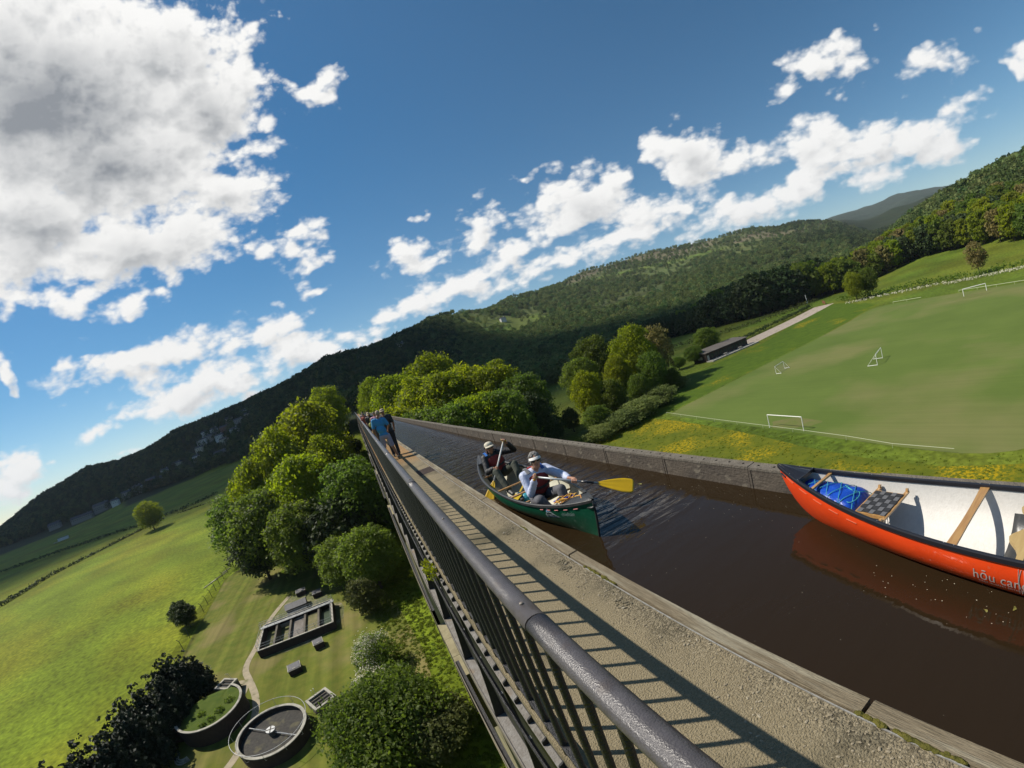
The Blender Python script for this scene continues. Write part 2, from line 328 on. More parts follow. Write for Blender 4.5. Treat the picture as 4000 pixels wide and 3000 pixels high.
def tz(x, y, rough=True):
    r = math.hypot(x, y); az = math.degrees(math.atan2(x, y))
    i = int(np.clip(np.searchsorted(AZK, az)-1, 0, len(AZK)-2)); t = (az-AZK[i])/(AZK[i+1]-AZK[i])
    z = (1-t)*np.interp(r, RG, PT[i]) + t*np.interp(r, RG, PT[i+1])
    if (x < -12 and r < 172) or (x < 0 and r < 95): z = -34.0
    if x > 22 and r < 235: z = min(z, -24.0) if y < 130 else z
    if rough and r > 420:
        k = min(1, (r-420)/600)
        amp = k*(5 if r < 2600 else 26)
        z += amp*(noise.fractal(Vector((x*.004, y*.004, 0)), 1.0, 2.0, 4))
    return float(z)
def build_terrain():
    azs = np.concatenate([np.arange(-180, -60, 6), np.arange(-60, 110, 1.0), np.arange(110, 181, 5)])
    azs = azs[:-1] if azs[-1] == 180 else azs
    rs = np.concatenate([np.linspace(4, 60, 8), np.geomspace(66, 9000, 120)])
    V = []; Fc = []; A = []
    nA = len(azs)
    for r in rs:
        for a in azs:
            x = r*math.sin(R(a)); y = r*math.cos(R(a)); V.append((x, y, tz(x, y)))
    V.append((0, 0, -34)); c = len(V)-1
    for i in range(len(rs)-1):
        for j in range(nA):
            j2 = (j+1) % nA; Fc.append((i*nA+j, i*nA+j2, (i+1)*nA+j2, (i+1)*nA+j))
    for j in range(nA): Fc.append((c, (j+1) % nA, j))
    me = bpy.data.meshes.new('terrain'); me.from_pydata(V, [], Fc); me.flip_normals() ; me.update()
    me.polygons.foreach_set('use_smooth', [True]*len(me.polygons))
    at = me.attributes.new('zone', 'FLOAT_COLOR', 'POINT')
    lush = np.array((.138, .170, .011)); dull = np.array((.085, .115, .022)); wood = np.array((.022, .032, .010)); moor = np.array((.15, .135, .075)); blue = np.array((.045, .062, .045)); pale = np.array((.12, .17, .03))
    cols = np.ones((len(V), 4), np.float32)
    for k, (x, y, z) in enumerate(V):
        r = math.hypot(x, y); a = math.degrees(math.atan2(x, y))
        c = lush if a < 2 else np.array((.090, .125, .014))
        lim = 1000 if a < -30 else (820 if a < -14 else 330)
        if a > 20: lim = 480
        if a > 68: lim = 420
        if -12 < a < 22 and r > 170: lim = 170
        if r > lim: c = wood
        if 13 < a < 68 and r > 950:
            h = (r-950)/500
            c = wood*(1-min(1, h)) + np.array((.10, .125, .04))*min(1, h)
            n = noise.noise(Vector((x*.003, y*.003, 3)))
            if n > .15: c = pale
            if r > 1750: c = moor if n < .1 else np.array((.09, .11, .04))
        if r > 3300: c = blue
        cols[k, :3] = c*.86
    at.data.foreach_set('color', cols.ravel())
    mt = bpy.data.materials.new('meadow_ground'); mt.use_nodes = True; N = mt.node_tree.nodes; L = mt.node_tree.links; b = N['Principled BSDF']; b.inputs['Roughness'].default_value = .95; b.inputs['Specular IOR Level'].default_value = .1
    ca = N.new('ShaderNodeAttribute'); ca.attribute_name = 'zone'
    g = N.new('ShaderNodeNewGeometry')
    def nz(scale, det, lo, hi, o0, o1):
        n = N.new('ShaderNodeTexNoise'); n.inputs['Scale'].default_value = scale; n.inputs['Detail'].default_value = det; L.new(g.outputs['Position'], n.inputs['Vector'])
        r = N.new('ShaderNodeMapRange'); r.inputs[1].default_value = lo; r.inputs[2].default_value = hi; r.inputs[3].default_value = o0; r.inputs[4].default_value = o1; L.new(n.outputs[0], r.inputs[0]); return n, r
    n1, v1 = nz(.035, 5, .35, .65, .78, 1.22); n2, v2 = nz(.9, 6, .3, .7, .62, 1.38)
    mlt = N.new('ShaderNodeMath'); mlt.operation = 'MULTIPLY'; L.new(v1.outputs[0], mlt.inputs[0]); L.new(v2.outputs[0], mlt.inputs[1])
    hs = N.new('ShaderNodeHueSaturation'); L.new(ca.outputs['Color'], hs.inputs['Color']); L.new(mlt.outputs[0], hs.inputs['Value'])
    n3, v3 = nz(.02, 6, .42, .62, .512, .478); L.new(v3.outputs[0], hs.inputs['Hue'])
    L.new(hs.outputs[0], b.inputs['Base Color'])
    bp = N.new('ShaderNodeBump'); bp.inputs['Distance'].default_value = .25; bp.inputs['Strength'].default_value = .8; L.new(n2.outputs[0], bp.inputs['Height']); L.new(bp.outputs[0], b.inputs['Normal'])
    me.materials.append(mt)
    return link('terrain', me, kind='structure')
build_terrain()

def sheet(name, poly, z, m, sub=None, follow=False):
    """flat-ish sheet from an outline; follow=True drapes it"""
    mb = MB(); mb.add([(x, y, (tz(x, y)+z) if follow else z) for x, y in poly], [tuple(range(len(poly)))])
    o = mb.obj(name, m, kind='structure')
    if o.data.polygons[0].normal.z < 0: o.data.flip_normals()
    return o
def ribbon(name, pts, w, z, m, follow=False, parent=None, **kw):
    mb = MB(); P = [Vector((p[0], p[1], 0)) for p in pts]; V = []
    for i, p in enumerate(P):
        d = (P[min(i+1, len(P)-1)]-P[max(i-1, 0)]).normalized(); n = Vector((-d.y, d.x, 0)); ww = w[i] if isinstance(w, (list, tuple)) else w
        for s in (1, -1):
            q = p+n*s*ww/2; V.append((q.x, q.y, (tz(q.x, q.y)+z) if follow else z))
    mb.add(V, [(2*i, 2*i+1, 2*i+3, 2*i+2) for i in range(len(P)-1)])
    o = mb.obj(name, m, parent, **(kw or dict(kind='structure')))
    return o
def smooth_poly(pts, it=2, closed=True):
    P = [Vector((p[0], p[1], 0)) for p in pts]
    for _ in range(it):
        Q = []
        n = len(P)
        for i in range(n if closed else n-1):
            a, b = P[i], P[(i+1) % n]; Q += [a*.75+b*.25, a*.25+b*.75]
        if not closed: Q = [P[0]]+Q+[P[-1]]
        P = Q
    return [(p.x, p.y) for p in P]

# lawns, pitch, tracks
m_lawn = mat('rough_lawn', (.150,.155,.028), .95, (.095,.125,.018), .5, 8, 0.9, 3.0, spec=.1, col3=(.19,.165,.06), scale3=.09, thr3=(.50,.66))
m_pitch = mat('mown_grass', (.118,.165,.036), .95, (.098,.142,.030), .05, 8, 0.5, 3.0, spec=.1, col3=(.165,.175,.06), scale3=.03, thr3=(.5,.66))
def add_stripes(m, ang, sc, amt):
    nt = m.node_tree; N = nt.nodes; L = nt.links; b = N['Principled BSDF']; src = b.inputs['Base Color'].links[0].from_socket
    g = N.new('ShaderNodeNewGeometry'); mp = N.new('ShaderNodeMapping'); mp.inputs['Rotation'].default_value = (0, 0, ang); mp.inputs['Scale'].default_value = (sc, sc*.02, 1)
    L.new(g.outputs['Position'], mp.inputs[0]); n = N.new('ShaderNodeTexNoise'); n.inputs['Scale'].default_value = 1; n.inputs['Detail'].default_value = 3; L.new(mp.outputs[0], n.inputs['Vector'])
    mr = N.new('ShaderNodeMapRange'); mr.inputs[1].default_value = .35; mr.inputs[2].default_value = .65; mr.inputs[3].default_value = 1-amt; mr.inputs[4].default_value = 1+amt; L.new(n.outputs[0], mr.inputs[0])
    hs = N.new('ShaderNodeHueSaturation'); L.new(src, hs.inputs['Color']); L.new(mr.outputs[0], hs.inputs['Value']); L.new(hs.outputs[0], b.inputs['Base Color'])
add_stripes(m_pitch, R(8), 1.6, .05)
add_stripes(m_lawn, R(-25), 0.55, .18)
pitch = sheet('sports_pitch', smooth_poly([(70.6,84.6),(93,84.4),(115,84.2),(169.5,80),(195,80.8),(203,79),(206,76),(206,66),(201,45),(196,15),(193,-30),(120,-30),(76,-24),(66,-2),(58,6),(56,12),(57,20),(64,52),(69,78)], 1), -23.992, m_pitch)
m_butter = mat('buttercup_meadow', (.085,.110,.010), .95, (.125,.140,.012), .6, 8, 1.0, 2.0, spec=.1, col3=(.36,.26,.008), scale3=.10, thr3=(.44,.60))
def break_up(m, sc=2.2):   # flowers come in dots, not in sheets
    nt = m.node_tree; N = nt.nodes; L = nt.links
    mx = [n for n in N if n.type == 'MIX'][-1]; fac = mx.inputs['Factor'].links[0].from_socket
    g = N.new('ShaderNodeNewGeometry'); n = N.new('ShaderNodeTexNoise'); n.inputs['Scale'].default_value = sc; n.inputs['Detail'].default_value = 4; n.inputs['Roughness'].default_value = .7; L.new(g.outputs['Position'], n.inputs['Vector'])
    r = N.new('ShaderNodeMapRange'); r.inputs[1].default_value = .47; r.inputs[2].default_value = .56; L.new(n.outputs[0], r.inputs[0])
    ml = N.new('ShaderNodeMath'); ml.operation = 'MULTIPLY'; L.new(fac, ml.inputs[0]); L.new(r.outputs[0], ml.inputs[1]); L.new(ml.outputs[0], mx.inputs['Factor'])
break_up(m_butter)
sheet('flower_meadow', smooth_poly([(30,-20),(52,-12),(60,-2),(52,10),(54,30),(62,55),(68,84),(66,90),(52,96),(42,90),(36,60),(30,20)], 1), -23.994, m_butter)
m_bank = mat('bank_grass', (.085,.135,.012), .95, (.060,.105,.010), .4, 8, 1.0, 1.6, spec=.1, col3=(.30,.24,.01), scale3=.05, thr3=(.58,.66))
break_up(m_bank, 1.6)
sheet('grass_bank', smooth_poly([(66,90),(70,85.4),(115,85.2),(168,81.2),(200,82),(210,78),(235,98),(262,128),(230,130),(180,116),(150,112),(120,116),(92,116),(60,108)], 1), -23.991, m_bank)
m_track = mat('gravel_track', (.50,.42,.34), .95, (.38,.31,.25), .7, 8, .6, 6, spec=.2, col3=(.16,.17,.06), scale3=.35, thr3=(.6,.72))
ribbon('gravel_track', smooth_poly([(156,124),(165,127),(185,127.5),(209,128),(235,130),(262,133)], 2, False), 13.5, -23.985, m_track)
sheet('mown_lawn', smooth_poly([(-58,141),(-55.5,115),(-54.9,89),(-50,72),(-46,60),(-46,40),(-8,36),(-3,50),(-6,80),(-14,108),(-30,122),(-45,136)], 1), -33.99, m_lawn)
m_path = mat('earth_path', (.40,.34,.24), .95, (.30,.26,.18), .8, 8, .5, 8, spec=.2, col3=(.11,.13,.03), scale3=.8, thr3=(.62,.75))
ribbon('footpath', smooth_poly([(-30.5,101),(-33.5,93),(-34.6,86),(-34.8,80),(-36,73),(-33.5,67.5),(-31.3,62),(-30.6,57),(-31.8,50),(-34,46),(-37,42),(-42,38)], 2, False), 1.25, -33.975, m_path)

# ------------------------------------------------------------------ leaves and trees
def leaf_mesh(name, lobes, nleaf, size, m, seed, shell=0.75, jit=.17):
    """leaf-sized quads on and inside a set of lobes (cx,cy,cz,r) -> one mesh"""
    g = np.random.default_rng(seed); lobes = np.array(lobes, float)
    w = lobes[:, 3]**2; idx = g.choice(len(lobes), nleaf, p=w/w.sum())
    d = g.normal(size=(nleaf, 3)); d /= np.linalg.norm(d, axis=1)[:, None]
    d[:, 2] = np.where(d[:, 2] < -.35, -d[:, 2], d[:, 2])
    rad = lobes[idx, 3]*(shell + (1.06-shell)*g.random(nleaf)**.6)
    # clumps: bumpy radius
    b = 1 + .13*np.sin(d[:, 0]*6+idx*1.7)*np.sin(d[:, 1]*6+idx)*np.cos(d[:, 2]*5+idx*.6)
    c = lobes[idx, :3] + d*(rad*b)[:, None]*np.array([1, 1, .85])
    c = c + g.normal(size=(nleaf, 3))*(lobes[idx, 3]*jit)[:, None]
    n = d*0.9 + g.normal(size=(nleaf, 3))*.75; n[:, 2] += .25; n /= np.linalg.norm(n, axis=1)[:, None]
    t = np.cross(n, g.normal(size=(nleaf, 3))); t /= np.linalg.norm(t, axis=1)[:, None]
    bt = np.cross(n, t)
    s = size*(.55+.9*g.random(nleaf))[:, None]
    asp = .62
    P = np.stack([c - t*s, c - bt*s*asp - n*s*.15, c + t*s, c + bt*s*asp + n*s*.1], 1).reshape(-1, 3)
    P = P.astype(np.float32)
    me = bpy.data.meshes.new(name)
    me.vertices.add(len(P)); me.vertices.foreach_set('co', P.ravel())
    me.loops.add(len(P)); me.loops.foreach_set('vertex_index', np.arange(len(P), dtype=np.int32))
    me.polygons.add(nleaf); me.polygons.foreach_set('loop_start', np.arange(0, len(P), 4, dtype=np.int32))
    me.update(calc_edges=True); me.validate()
    me.materials.append(m)
    return me
def tree_lobes(seed, H, Rr, base=.25, n=26, top=1.0, pear=0.0):
    g = np.random.default_rng(seed); L = []
    zc = H*(base+(1-base)/2); hz = H*(1-base)/2
    for i in range(n):
        t = (i+.5)/n; ph = math.acos(1-2*t); th = i*2.399+seed
        k = .62+.2*g.random()
        wz = math.cos(ph)
        rr = Rr*k*math.sin(ph)*(1-pear*wz)
        L.append((rr*math.cos(th)*(0.85+.3*g.random()), rr*math.sin(th)*(0.85+.3*g.random()), zc+hz*.78*wz*(.9+.2*g.random()), Rr*(.27+.17*g.random())*(1-.25*max(0, wz))))
    for i in range(n//2):
        a = g.random()*6.28; ph = math.acos(g.uniform(-.5, 1)); k = .92+.16*g.random()
        L.append((Rr*k*math.sin(ph)*math.cos(a)*.9, Rr*k*math.sin(ph)*math.sin(a)*.9, zc+hz*.92*k*math.cos(ph), Rr*(.10+.10*g.random())))
    for i in range(5):
        L.append((g.normal()*Rr*.2, g.normal()*Rr*.2, zc+(i-2)*hz*.3, Rr*.42))
    return L
def trunk_mesh(name, seed, H, Rr, m, base=.25, r0=.035):
    g = np.random.default_rng(seed); mb = MB()
    tr = H*r0/2
    pts = [Vector((0, 0, -1.0))]; rs = [tr*1.5]
    for k in range(1, 6):
        z = H*.82*k/5; pts.append(Vector((g.normal()*.02*H*k/5, g.normal()*.02*H*k/5, z))); rs.append(tr*(1.15-.2*k))
    rs = [max(x, tr*.12) for x in rs]
    mb.tube(pts, rs, 7)
    for i in range(9):
        z = H*(base*.8+.5*i/9); k = min(4, int(z/(H*.82)*5)); p = pts[k].lerp(pts[k+1], (z/(H*.82)*5)-k)
        a = i*2.4; L = Rr*(.55+.3*g.random())
        e = p+Vector((math.cos(a)*L, math.sin(a)*L, L*.75)); mid = p.lerp(e, .5)+Vector((0, 0, -.1*L))
        mb.tube([p, mid, e], [tr*.38, tr*.24, tr*.08], 5)
    me = mb.mesh(name); me.materials.append(m); me.polygons.foreach_set('use_smooth', [True]*len(me.polygons)); return me

m_bark = mat('bark', (.10,.08,.06), .95, (.05,.04,.03), 3, 6, .8, 12)
m_leafY = mat('young_leaf', (.24,.27,.018), .6, (.17,.21,.016), .35, 3, spec=.25, rnd=.14, transl=.58)
m_leafG = mat('green_leaf', (.15,.195,.026), .6, (.10,.145,.020), .35, 3, spec=.25, rnd=.16, transl=.52)
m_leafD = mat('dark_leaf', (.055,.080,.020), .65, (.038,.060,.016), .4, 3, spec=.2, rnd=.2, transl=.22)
m_leafO = mat('olive_leaf', (.115,.120,.032), .65, (.085,.095,.026), .4, 3, spec=.2, rnd=.15, transl=.34)
m_yew = mat('yew_needle', (.014,.024,.012), .6, (.022,.034,.016), .8, 3, spec=.2, rnd=.1, transl=.08)
m_bloom = mat('white_blossom', (.78,.73,.56), .8, (.50,.50,.38), 1.5, 3, spec=.2, transl=.25)
m_bronze = mat('bronze_leaf', (.24,.19,.065), .65, (.18,.16,.05), .4, 3, spec=.2, rnd=.1, transl=.34)

TREES = {}
def tree_kind(key, H, Rr, nleaf, size, m, seed, base=.22, pear=0.0, n=26, shell=.7):
    if key not in TREES:
        TREES[key] = (leaf_mesh('crown', tree_lobes(seed, H, Rr, base, n, pear=pear), nleaf, size, m, seed, shell), trunk_mesh('trunk', seed, H, Rr, m_bark, base), H, Rr)
    return TREES[key]
# near kinds
tree_kind('ashY', 24, 8.0, 21000, .30, m_leafY, 1, .12, .15, 34)
tree_kind('ashY2', 22, 8.6, 21000, .30, m_leafY, 2, .10, .1, 36)
tree_kind('oakG', 20, 8.0, 17000, .31, m_leafG, 3, .10, .05, 30)
tree_kind('oakG2', 19, 7.4, 15000, .31, m_leafG, 4, .08, .1, 30)
tree_kind('oakY', 21, 8.5, 14000, .34, m_leafY, 14, .10, .1, 32)
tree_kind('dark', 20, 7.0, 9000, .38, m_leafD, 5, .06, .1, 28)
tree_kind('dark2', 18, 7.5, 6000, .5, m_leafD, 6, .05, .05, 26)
tree_kind('olive', 10, 5.2, 8000, .28, m_leafO, 7, .02, .0, 24)
tree_kind('bronze', 20, 6.5, 3600, .45, m_bronze, 8, .18, .1, 24)
def tree(name, key, x, y, sc, label, cat='tree', group=None, z=None, sz=None, rz=None):
    cr, tr, H, Rr = TREES[key]
    e = empty(name, (x, y, (tz(x, y) if z is None else z)), label, cat, group, rz if rz is not None else random.uniform(0, 6.28))
    s = sz or sc
    for nm, me in (('trunk', tr), ('crown', cr)):
        o = link(nm, me, e); o.scale = (sc, sc, s)
    return e
def ptree(key, az, r, eltop, label, z=None, wid=1.0, cat='tree', group=None):
    x = r*math.sin(R(az)); y = r*math.cos(R(az)); g = tz(x, y) if z is None else z
    H = TREES[key][2]; s = (zi(eltop, r)-g)/H
    return tree('tree' if cat == 'tree' else 'shrub', key, x, y, s*wid, label, cat, group, g, s)

# left-hand grove below the railing
ptree('ashY', -3.4, 182, 4.3, 'tall yellow-green tree at the far end of the railing, highest of the left-hand grove', wid=.9)
ptree('ashY2', -6.9, 150, 3.4, 'yellow-green tree just left of the highest one in the left-hand grove', wid=.85)
ptree('ashY', -10.8, 140, 1.3, 'broad yellow-green tree in the middle of the left-hand grove skyline', wid=.85)
ptree('ashY2', -14.6, 142, -1.2, 'yellow-green tree at the outer shoulder of the left-hand grove', wid=.8)
ptree('oakG2', -18.6, 158, -4.4, 'grey-green tree at the outer left corner of the grove, beside the big meadow', wid=1.25)
ptree('oakG', -15.6, 124, -5.2, 'dense green tree low on the meadow side of the grove', wid=1.1)
ptree('ashY2', -9.5, 122, -2.6, 'light green tree in front of the grove centre, above the lawn', wid=.9)
ptree('ashY', -5.2, 132, -1.5, 'yellow-topped tree in the grove beside the dark bridge shadow', wid=.85)
ptree('oakG', -11.8, 110, -8.2, 'dark-footed green tree at the lawn edge of the grove', wid=1.15)
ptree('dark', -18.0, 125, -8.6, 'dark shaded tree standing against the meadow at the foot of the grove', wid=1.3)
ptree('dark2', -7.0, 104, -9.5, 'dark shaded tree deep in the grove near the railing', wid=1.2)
ptree('oakG2', -3.4, 108, -5.6, 'green tree close under the railing at the grove edge', wid=1.0)
ptree('oakG', -5.2, 86, -14.4, 'feathery green tree below the railing, above the olive bush', wid=1.1)
ptree('oakG2', -8.6, 94, -14.2, 'mid green bushy tree between the grove and the olive bush', wid=1.2)
ptree('olive', -8.0, 77.5, -20.6, 'round olive-coloured bush beside the settling tank railing', cat='bush', wid=.9)
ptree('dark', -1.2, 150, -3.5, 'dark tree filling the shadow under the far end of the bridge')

# right-hand row beyond the canal wall
ROW = [('ashY', 3.3, 168, 3.4, 'bright yellow-green tree at the far left end of the row behind the canal wall'), ('ashY2', 6.0, 150, 3.0, 'second bright tree from the far end of the row behind the canal wall'),
 ('oakY', 10.6, 165, 3.9, 'taller olive-topped tree rising above the row behind the canal wall'), ('ashY', 9.0, 132, 1.8, 'rounded bright tree left of the middle of the row behind the canal wall'),
 ('ashY2', 12.4, 128, 1.4, 'rounded bright tree at the middle of the row behind the canal wall'), ('oakY', 15.4, 132, 1.1, 'wide yellow-green tree right of the middle of the row'),
 ('ashY', 19.0, 128, .4, 'pointed yellow-green tree near the right end of the row behind the canal wall'), ('oakG', 21.8, 122, -2.2, 'green rounded tree at the right end of the row behind the canal wall'),
 ('oakY', 5.0, 112, -1.2, 'low bright tree in front of the far end of the row'), ('oakG2', 8.2, 104, -2.6, 'green tree low in the row, just over the canal wall'),
 ('oakG', 11.8, 102, -3.0, 'green tree low in the centre of the row, over the canal wall'), ('ashY2', 15.4, 104, -2.8, 'leafy tree low in the row right of centre'),
 ('oakG2', 18.8, 104, -3.4, 'green tree low at the right side of the row'), ('dark', 22.4, 108, -5.2, 'shaded dark tree ending the row at the river gap'), ('dark2', 24.8, 118, -9.0, 'low dark scrub tree in the gap by the river')]
for k, az, r, el, lab in ROW: ptree(k, az, r, el, lab, wid=.95)
# clump beside the playing field
CL = [('oakG', 30.2, 150, -2.6, 'rounded dark green tree at the left back of the clump by the field corner', .9), ('oakG2', 32.4, 168, -.4, 'tall shaded tree behind the clump by the field corner', .9),
 ('ashY2', 38.0, 150, -.4, 'tallest leafy tree of the clump by the field corner', .8), ('ashY', 35.0, 138, -3.6, 'bright green tree at the centre of the clump by the field corner', .75),
 ('bronze', 41.2, 158, -1.5, 'brownish thin-leaved tree at the right of the clump', .8), ('oakG', 39.6, 138, -4.6, 'green tree at the lower right of the clump', .8),
 ('oakY', 30.4, 124, -4.6, 'bright leaning tree at the left edge of the clump, over the river', .7), ('oakG2', 33.6, 122, -6.6, 'leafy tree in the front of the clump', .8),
 ('oakG', 37.2, 126, -7.0, 'bushy tree low in front of the tallest tree of the clump', .8), ('oakG2', 41.8, 140, -7.6, 'small green bush-like tree at the clump edge on the bank', 1.1),
 ('oakG2', 30.6, 112, -9.4, 'low green shrubby tree at the bank foot, left of the clump', 1.3), ('dark', 27.2, 122, -8.8, 'dark shrubby tree by the river left of the clump', 1.1)]
for k, az, r, el, lab, w_ in CL: ptree(k, az, r, el, lab, wid=w_)
tree_kind('scrub', 10, 5.2, 9000, .26, mat('bramble_leaf', (.19,.22,.065), .7, (.14,.17,.045), .5, 3, spec=.2, rnd=.15, transl=.45), 47, .02, .0, 26)
BU = [('oakG', 45.4, 186, -5.6, 'rounded shrub behind the left end of the clubhouse', 1.3), ('oakG2', 47.6, 205, -3.7, 'tall rounded bush behind the wooden clubhouse', 1.25), ('oakG', 43.2, 182, -6.4, 'bush left of the wooden clubhouse', 1.4),
 ('scrub', 36.6, 116, -10.3, 'low pale green scrub on the bank above the flowers', 2.2), ('scrub', 33.6, 110, -11.2, 'grey-green bramble mound at the foot of the clump', 2.6), ('scrub', 39.4, 124, -9.5, 'low bramble mound right of the clump', 2.0),
 ('scrub', 42.4, 142, -8.9, 'pale bramble patch near the clubhouse terrace', 1.8), ('scrub', 30.2, 104, -12.2, 'grey-green bramble at the left end of the bank', 2.4)]
for k, az, r, el, lab, w_ in BU: ptree(k, az, r, el, lab, wid=w_, cat='bush')
ptree('oakY', 67.1, 268, -2.1, 'left half of the pair of bright hedge trees at the far field corner', wid=.85)
ptree('oakG', 68.8, 272, -2.0, 'right half of the pair of hedge trees at the far field corner', wid=.85)
tree('tree', 'bronze', 246, 38.5, .8, 'lone bronze-leaved ivy-trunked tree in the hedge above the pitch', z=-24)
tree('tree', 'oakY', -175, 325, 1.25, 'lone round tree standing in the big meadow by the hedge', z=-34, sz=1.1)
for x, y, s, lab in [(-59.6, 104.5, .46, 'small dark bush on the wire fence, the left one of two'), (-57.6, 102.6, .40, 'small dark bush on the wire fence, the right one of two')]:
    tree('shrub', 'dark', x, y, s, lab, 'bush', z=-34, sz=.34)

# yews: spiky dark conifers beside the mound
def yew_mesh(seed):
    g = np.random.default_rng(seed); L = []
    for i in range(90):
        a = g.random()*6.28; rr = 4.8*math.sqrt(g.random()); h = 10.5*(1-(rr/5.6)**2)*(.75+.3*g.random())
        for k in range(5): L.append((rr*math.cos(a)*(1+.05*k), rr*math.sin(a)*(1+.05*k), h*(.3+.17*k), 1.1-.18*k))
    return leaf_mesh('crown', L, 20000, .27, m_yew, seed, .6)
YW = yew_mesh(3); YT = trunk_mesh('trunk', 9, 9, 3, m_bark, .1)
for i, (x, y, s, lab) in enumerate([(-45.0, 68, .95, 'dark spiky yew at the lawn end of the row, tallest in view'), (-46.5, 60.5, 1.0, 'dark yew second from the lawn end of the row'), (-47.5, 53.5, 1.02, 'dark yew in the middle of the row beside the grassy mound'), (-48.0, 46.5, 1.05, 'dark yew near the lower edge of the picture, beside the meadow'), (-46.5, 40, 1.05, 'dark yew at the very bottom of the row'), (-53, 44, 1.0, 'dark yew at the meadow side of the bottom of the row')]):
    e = empty('yew_tree', (x, y, -34), lab, 'yew', rz=i*1.3); a = link('trunk', YT, e); b_ = link('crown', YW, e); a.scale = b_.scale = (s, s, s)

# hawthorn in blossom and the big bush in front
def haw(name, x, y, sc, lab, seed, nb=2600, ng=5000, Rr=3.4, H=5.2, top=1):
    e = empty(name, (x, y, -34), lab, 'bush')
    Lb = tree_lobes(seed, H, Rr, .05, 26)
    link('crown', leaf_mesh('crown', Lb, ng, .17, m_leafG, seed, .6), e).scale = (sc,)*3
    up = [l for l in Lb if l[2] > H*.45 and (l[0]*-.7+l[1]*.6) > -1.2*top]
    link('blossom', leaf_mesh('blossom', [(a, b, c+.1, r*1.06) for a, b, c, r in up], nb, .10, m_bloom, seed+1, .85), e).scale = (sc,)*3
    link('trunk', trunk_mesh('trunk', seed, H, Rr, m_bark, .1), e).scale = (sc,)*3
haw('hawthorn', -10.4, 58.0, .98, 'hawthorn covered in white blossom on the lawn edge', 21)
e = empty('large_bush', (-9.9, 41.3, -34), 'large fresh green bush at the bottom of the picture beside the round tank', 'bush')
Lb = tree_lobes(31, 7.4, 6.7, .02, 44)
link('crown', leaf_mesh('crown', Lb, 30000, .21, m_leafG, 31, .7), e); link('trunk', trunk_mesh('trunk', 31, 8.5, 7, m_bark, .1), e)
link('blossom', leaf_mesh('blossom', [(-1, 6.3, 5.4, 1.6), (.5, 6.6, 4.9, 1.3)], 700, .11, m_bloom, 32, .85), e)
e = empty('round_bush', (-5.6, 38.5, -34), 'dark green bush half hidden under the bridge edge at the bottom', 'bush')
link('crown', leaf_mesh('crown', tree_lobes(33, 5.4, 4.4, .02, 30), 16000, .2, m_leafO, 33, .7), e)

# hedges
def hedge(pts, w, h, lab, m, dens=2.2, size=.35, z=None, seed=0):
    L = []; P = [Vector((p[0], p[1], 0)) for p in pts]; g = np.random.default_rng(seed)
    for a, b in zip(P, P[1:]):
        n = max(2, int((b-a).length/(w*.55)))
        for i in range(n):
            q = a.lerp(b, i/n); s = .75+.5*g.random(); zz = tz(q.x, q.y) if z is None else z
            L.append((q.x+g.normal()*w*.1, q.y+g.normal()*w*.1, zz+h*.45*s, w*.6*s))
    ln = sum((b-a).length for a, b in zip(P, P[1:]))
    me = leaf_mesh('hedge', L, int(ln*dens*h*4), size, m, seed, .6)
    return link('hedge', me, label=lab, cat='hedge')
hedge([(-232,190),(-228.6,217),(-229,245),(-230.5,268),(-223,288),(-216,305),(-208,335),(-201,354),(-190,376)], 2.6, 2.6, 'dark hedge along the far side of the bright meadow, left of the lone tree', m_leafD, 1.2, .6, -34, 1)
hedge([(-178,383),(-160,381),(-134.9,373),(-110,360)], 2.6, 2.4, 'dark hedge along the far side of the bright meadow, right of the lone tree', m_leafD, 1.2, .6, -34, 2)
hedge([(-420,405),(-365,407),(-314,409),(-261,400),(-219,386),(-150,420)], 2.6, 2.2, 'thin hedge across the shaded field behind the lone tree', m_leafD, .7, .8, None, 3)
hedge([(258,-20),(247,8),(243,19),(240,41),(248,58),(252,72),(248,88),(250,98),(264,124)], 3.6, 2.6, 'rough hedge between the pitch and the upper field', m_leafG, 1.4, .5, None, 4)
hedge([(262,143),(240,141),(205,139),(185,137),(165,134)], 2.2, 2.4, 'dark clipped hedge along the gravel track', m_leafD, 2.0, .4, None, 5)
hedge([(300,158),(262,162),(235,172),(215,190),(190,210)], 3.2, 2.2, 'overgrown hedge behind the track hedge', m_leafO, 1.2, .5, None, 6)
mcp_ = leaf_mesh('cow_parsley', [(236+math.sin(i)*1.2, 16+i*1.4, tz(236, 16+i*1.4)+.5, .9) for i in range(28)]+[(243+math.sin(i*2)*2, 55+i*1.4, -23.6, .8) for i in range(40)], 1500, .28, m_bloom, 40, .6)
link('cow_parsley', mcp_, kind='stuff', label='white flowering cow parsley along the hedge above the pitch')

# ------------------------------------------------------------------ far woods
def low_tree(seed, m, H=13, Rr=5.6, n=260, size=.9):
    return leaf_mesh('woodland_tree', tree_lobes(seed, H, Rr, .02, 16), n, size, m, seed, .8)
m_wd = mat('far_canopy', (.055,.080,.022), .8, (.040,.062,.020), .2, 2, spec=.15, rnd=.35, transl=.15)
m_wd2 = mat('far_canopy_light', (.10,.125,.035), .8, (.08,.10,.03), .2, 2, spec=.15, rnd=.3, transl=.2)
m_wl = mat('lit_hill_canopy', (.115,.150,.045), .8, (.085,.118,.038), .2, 2, spec=.15, rnd=.4, transl=.3)  # lighter copy of the far canopy, sunlight put into the leaf colour
m_wl2 = mat('lit_hill_canopy_pale', (.17,.20,.065), .8, (.14,.17,.055), .2, 2, spec=.15, rnd=.3, transl=.3)
SRC2 = bpy.data.collections.new('hillside_tree_sources')
for i in range(5): SRC2.objects.link(bpy.data.objects.new('hillside_tree_%s' % 'abcde'[i], low_tree(80+i, m_wl if i < 3 else m_wl2)))
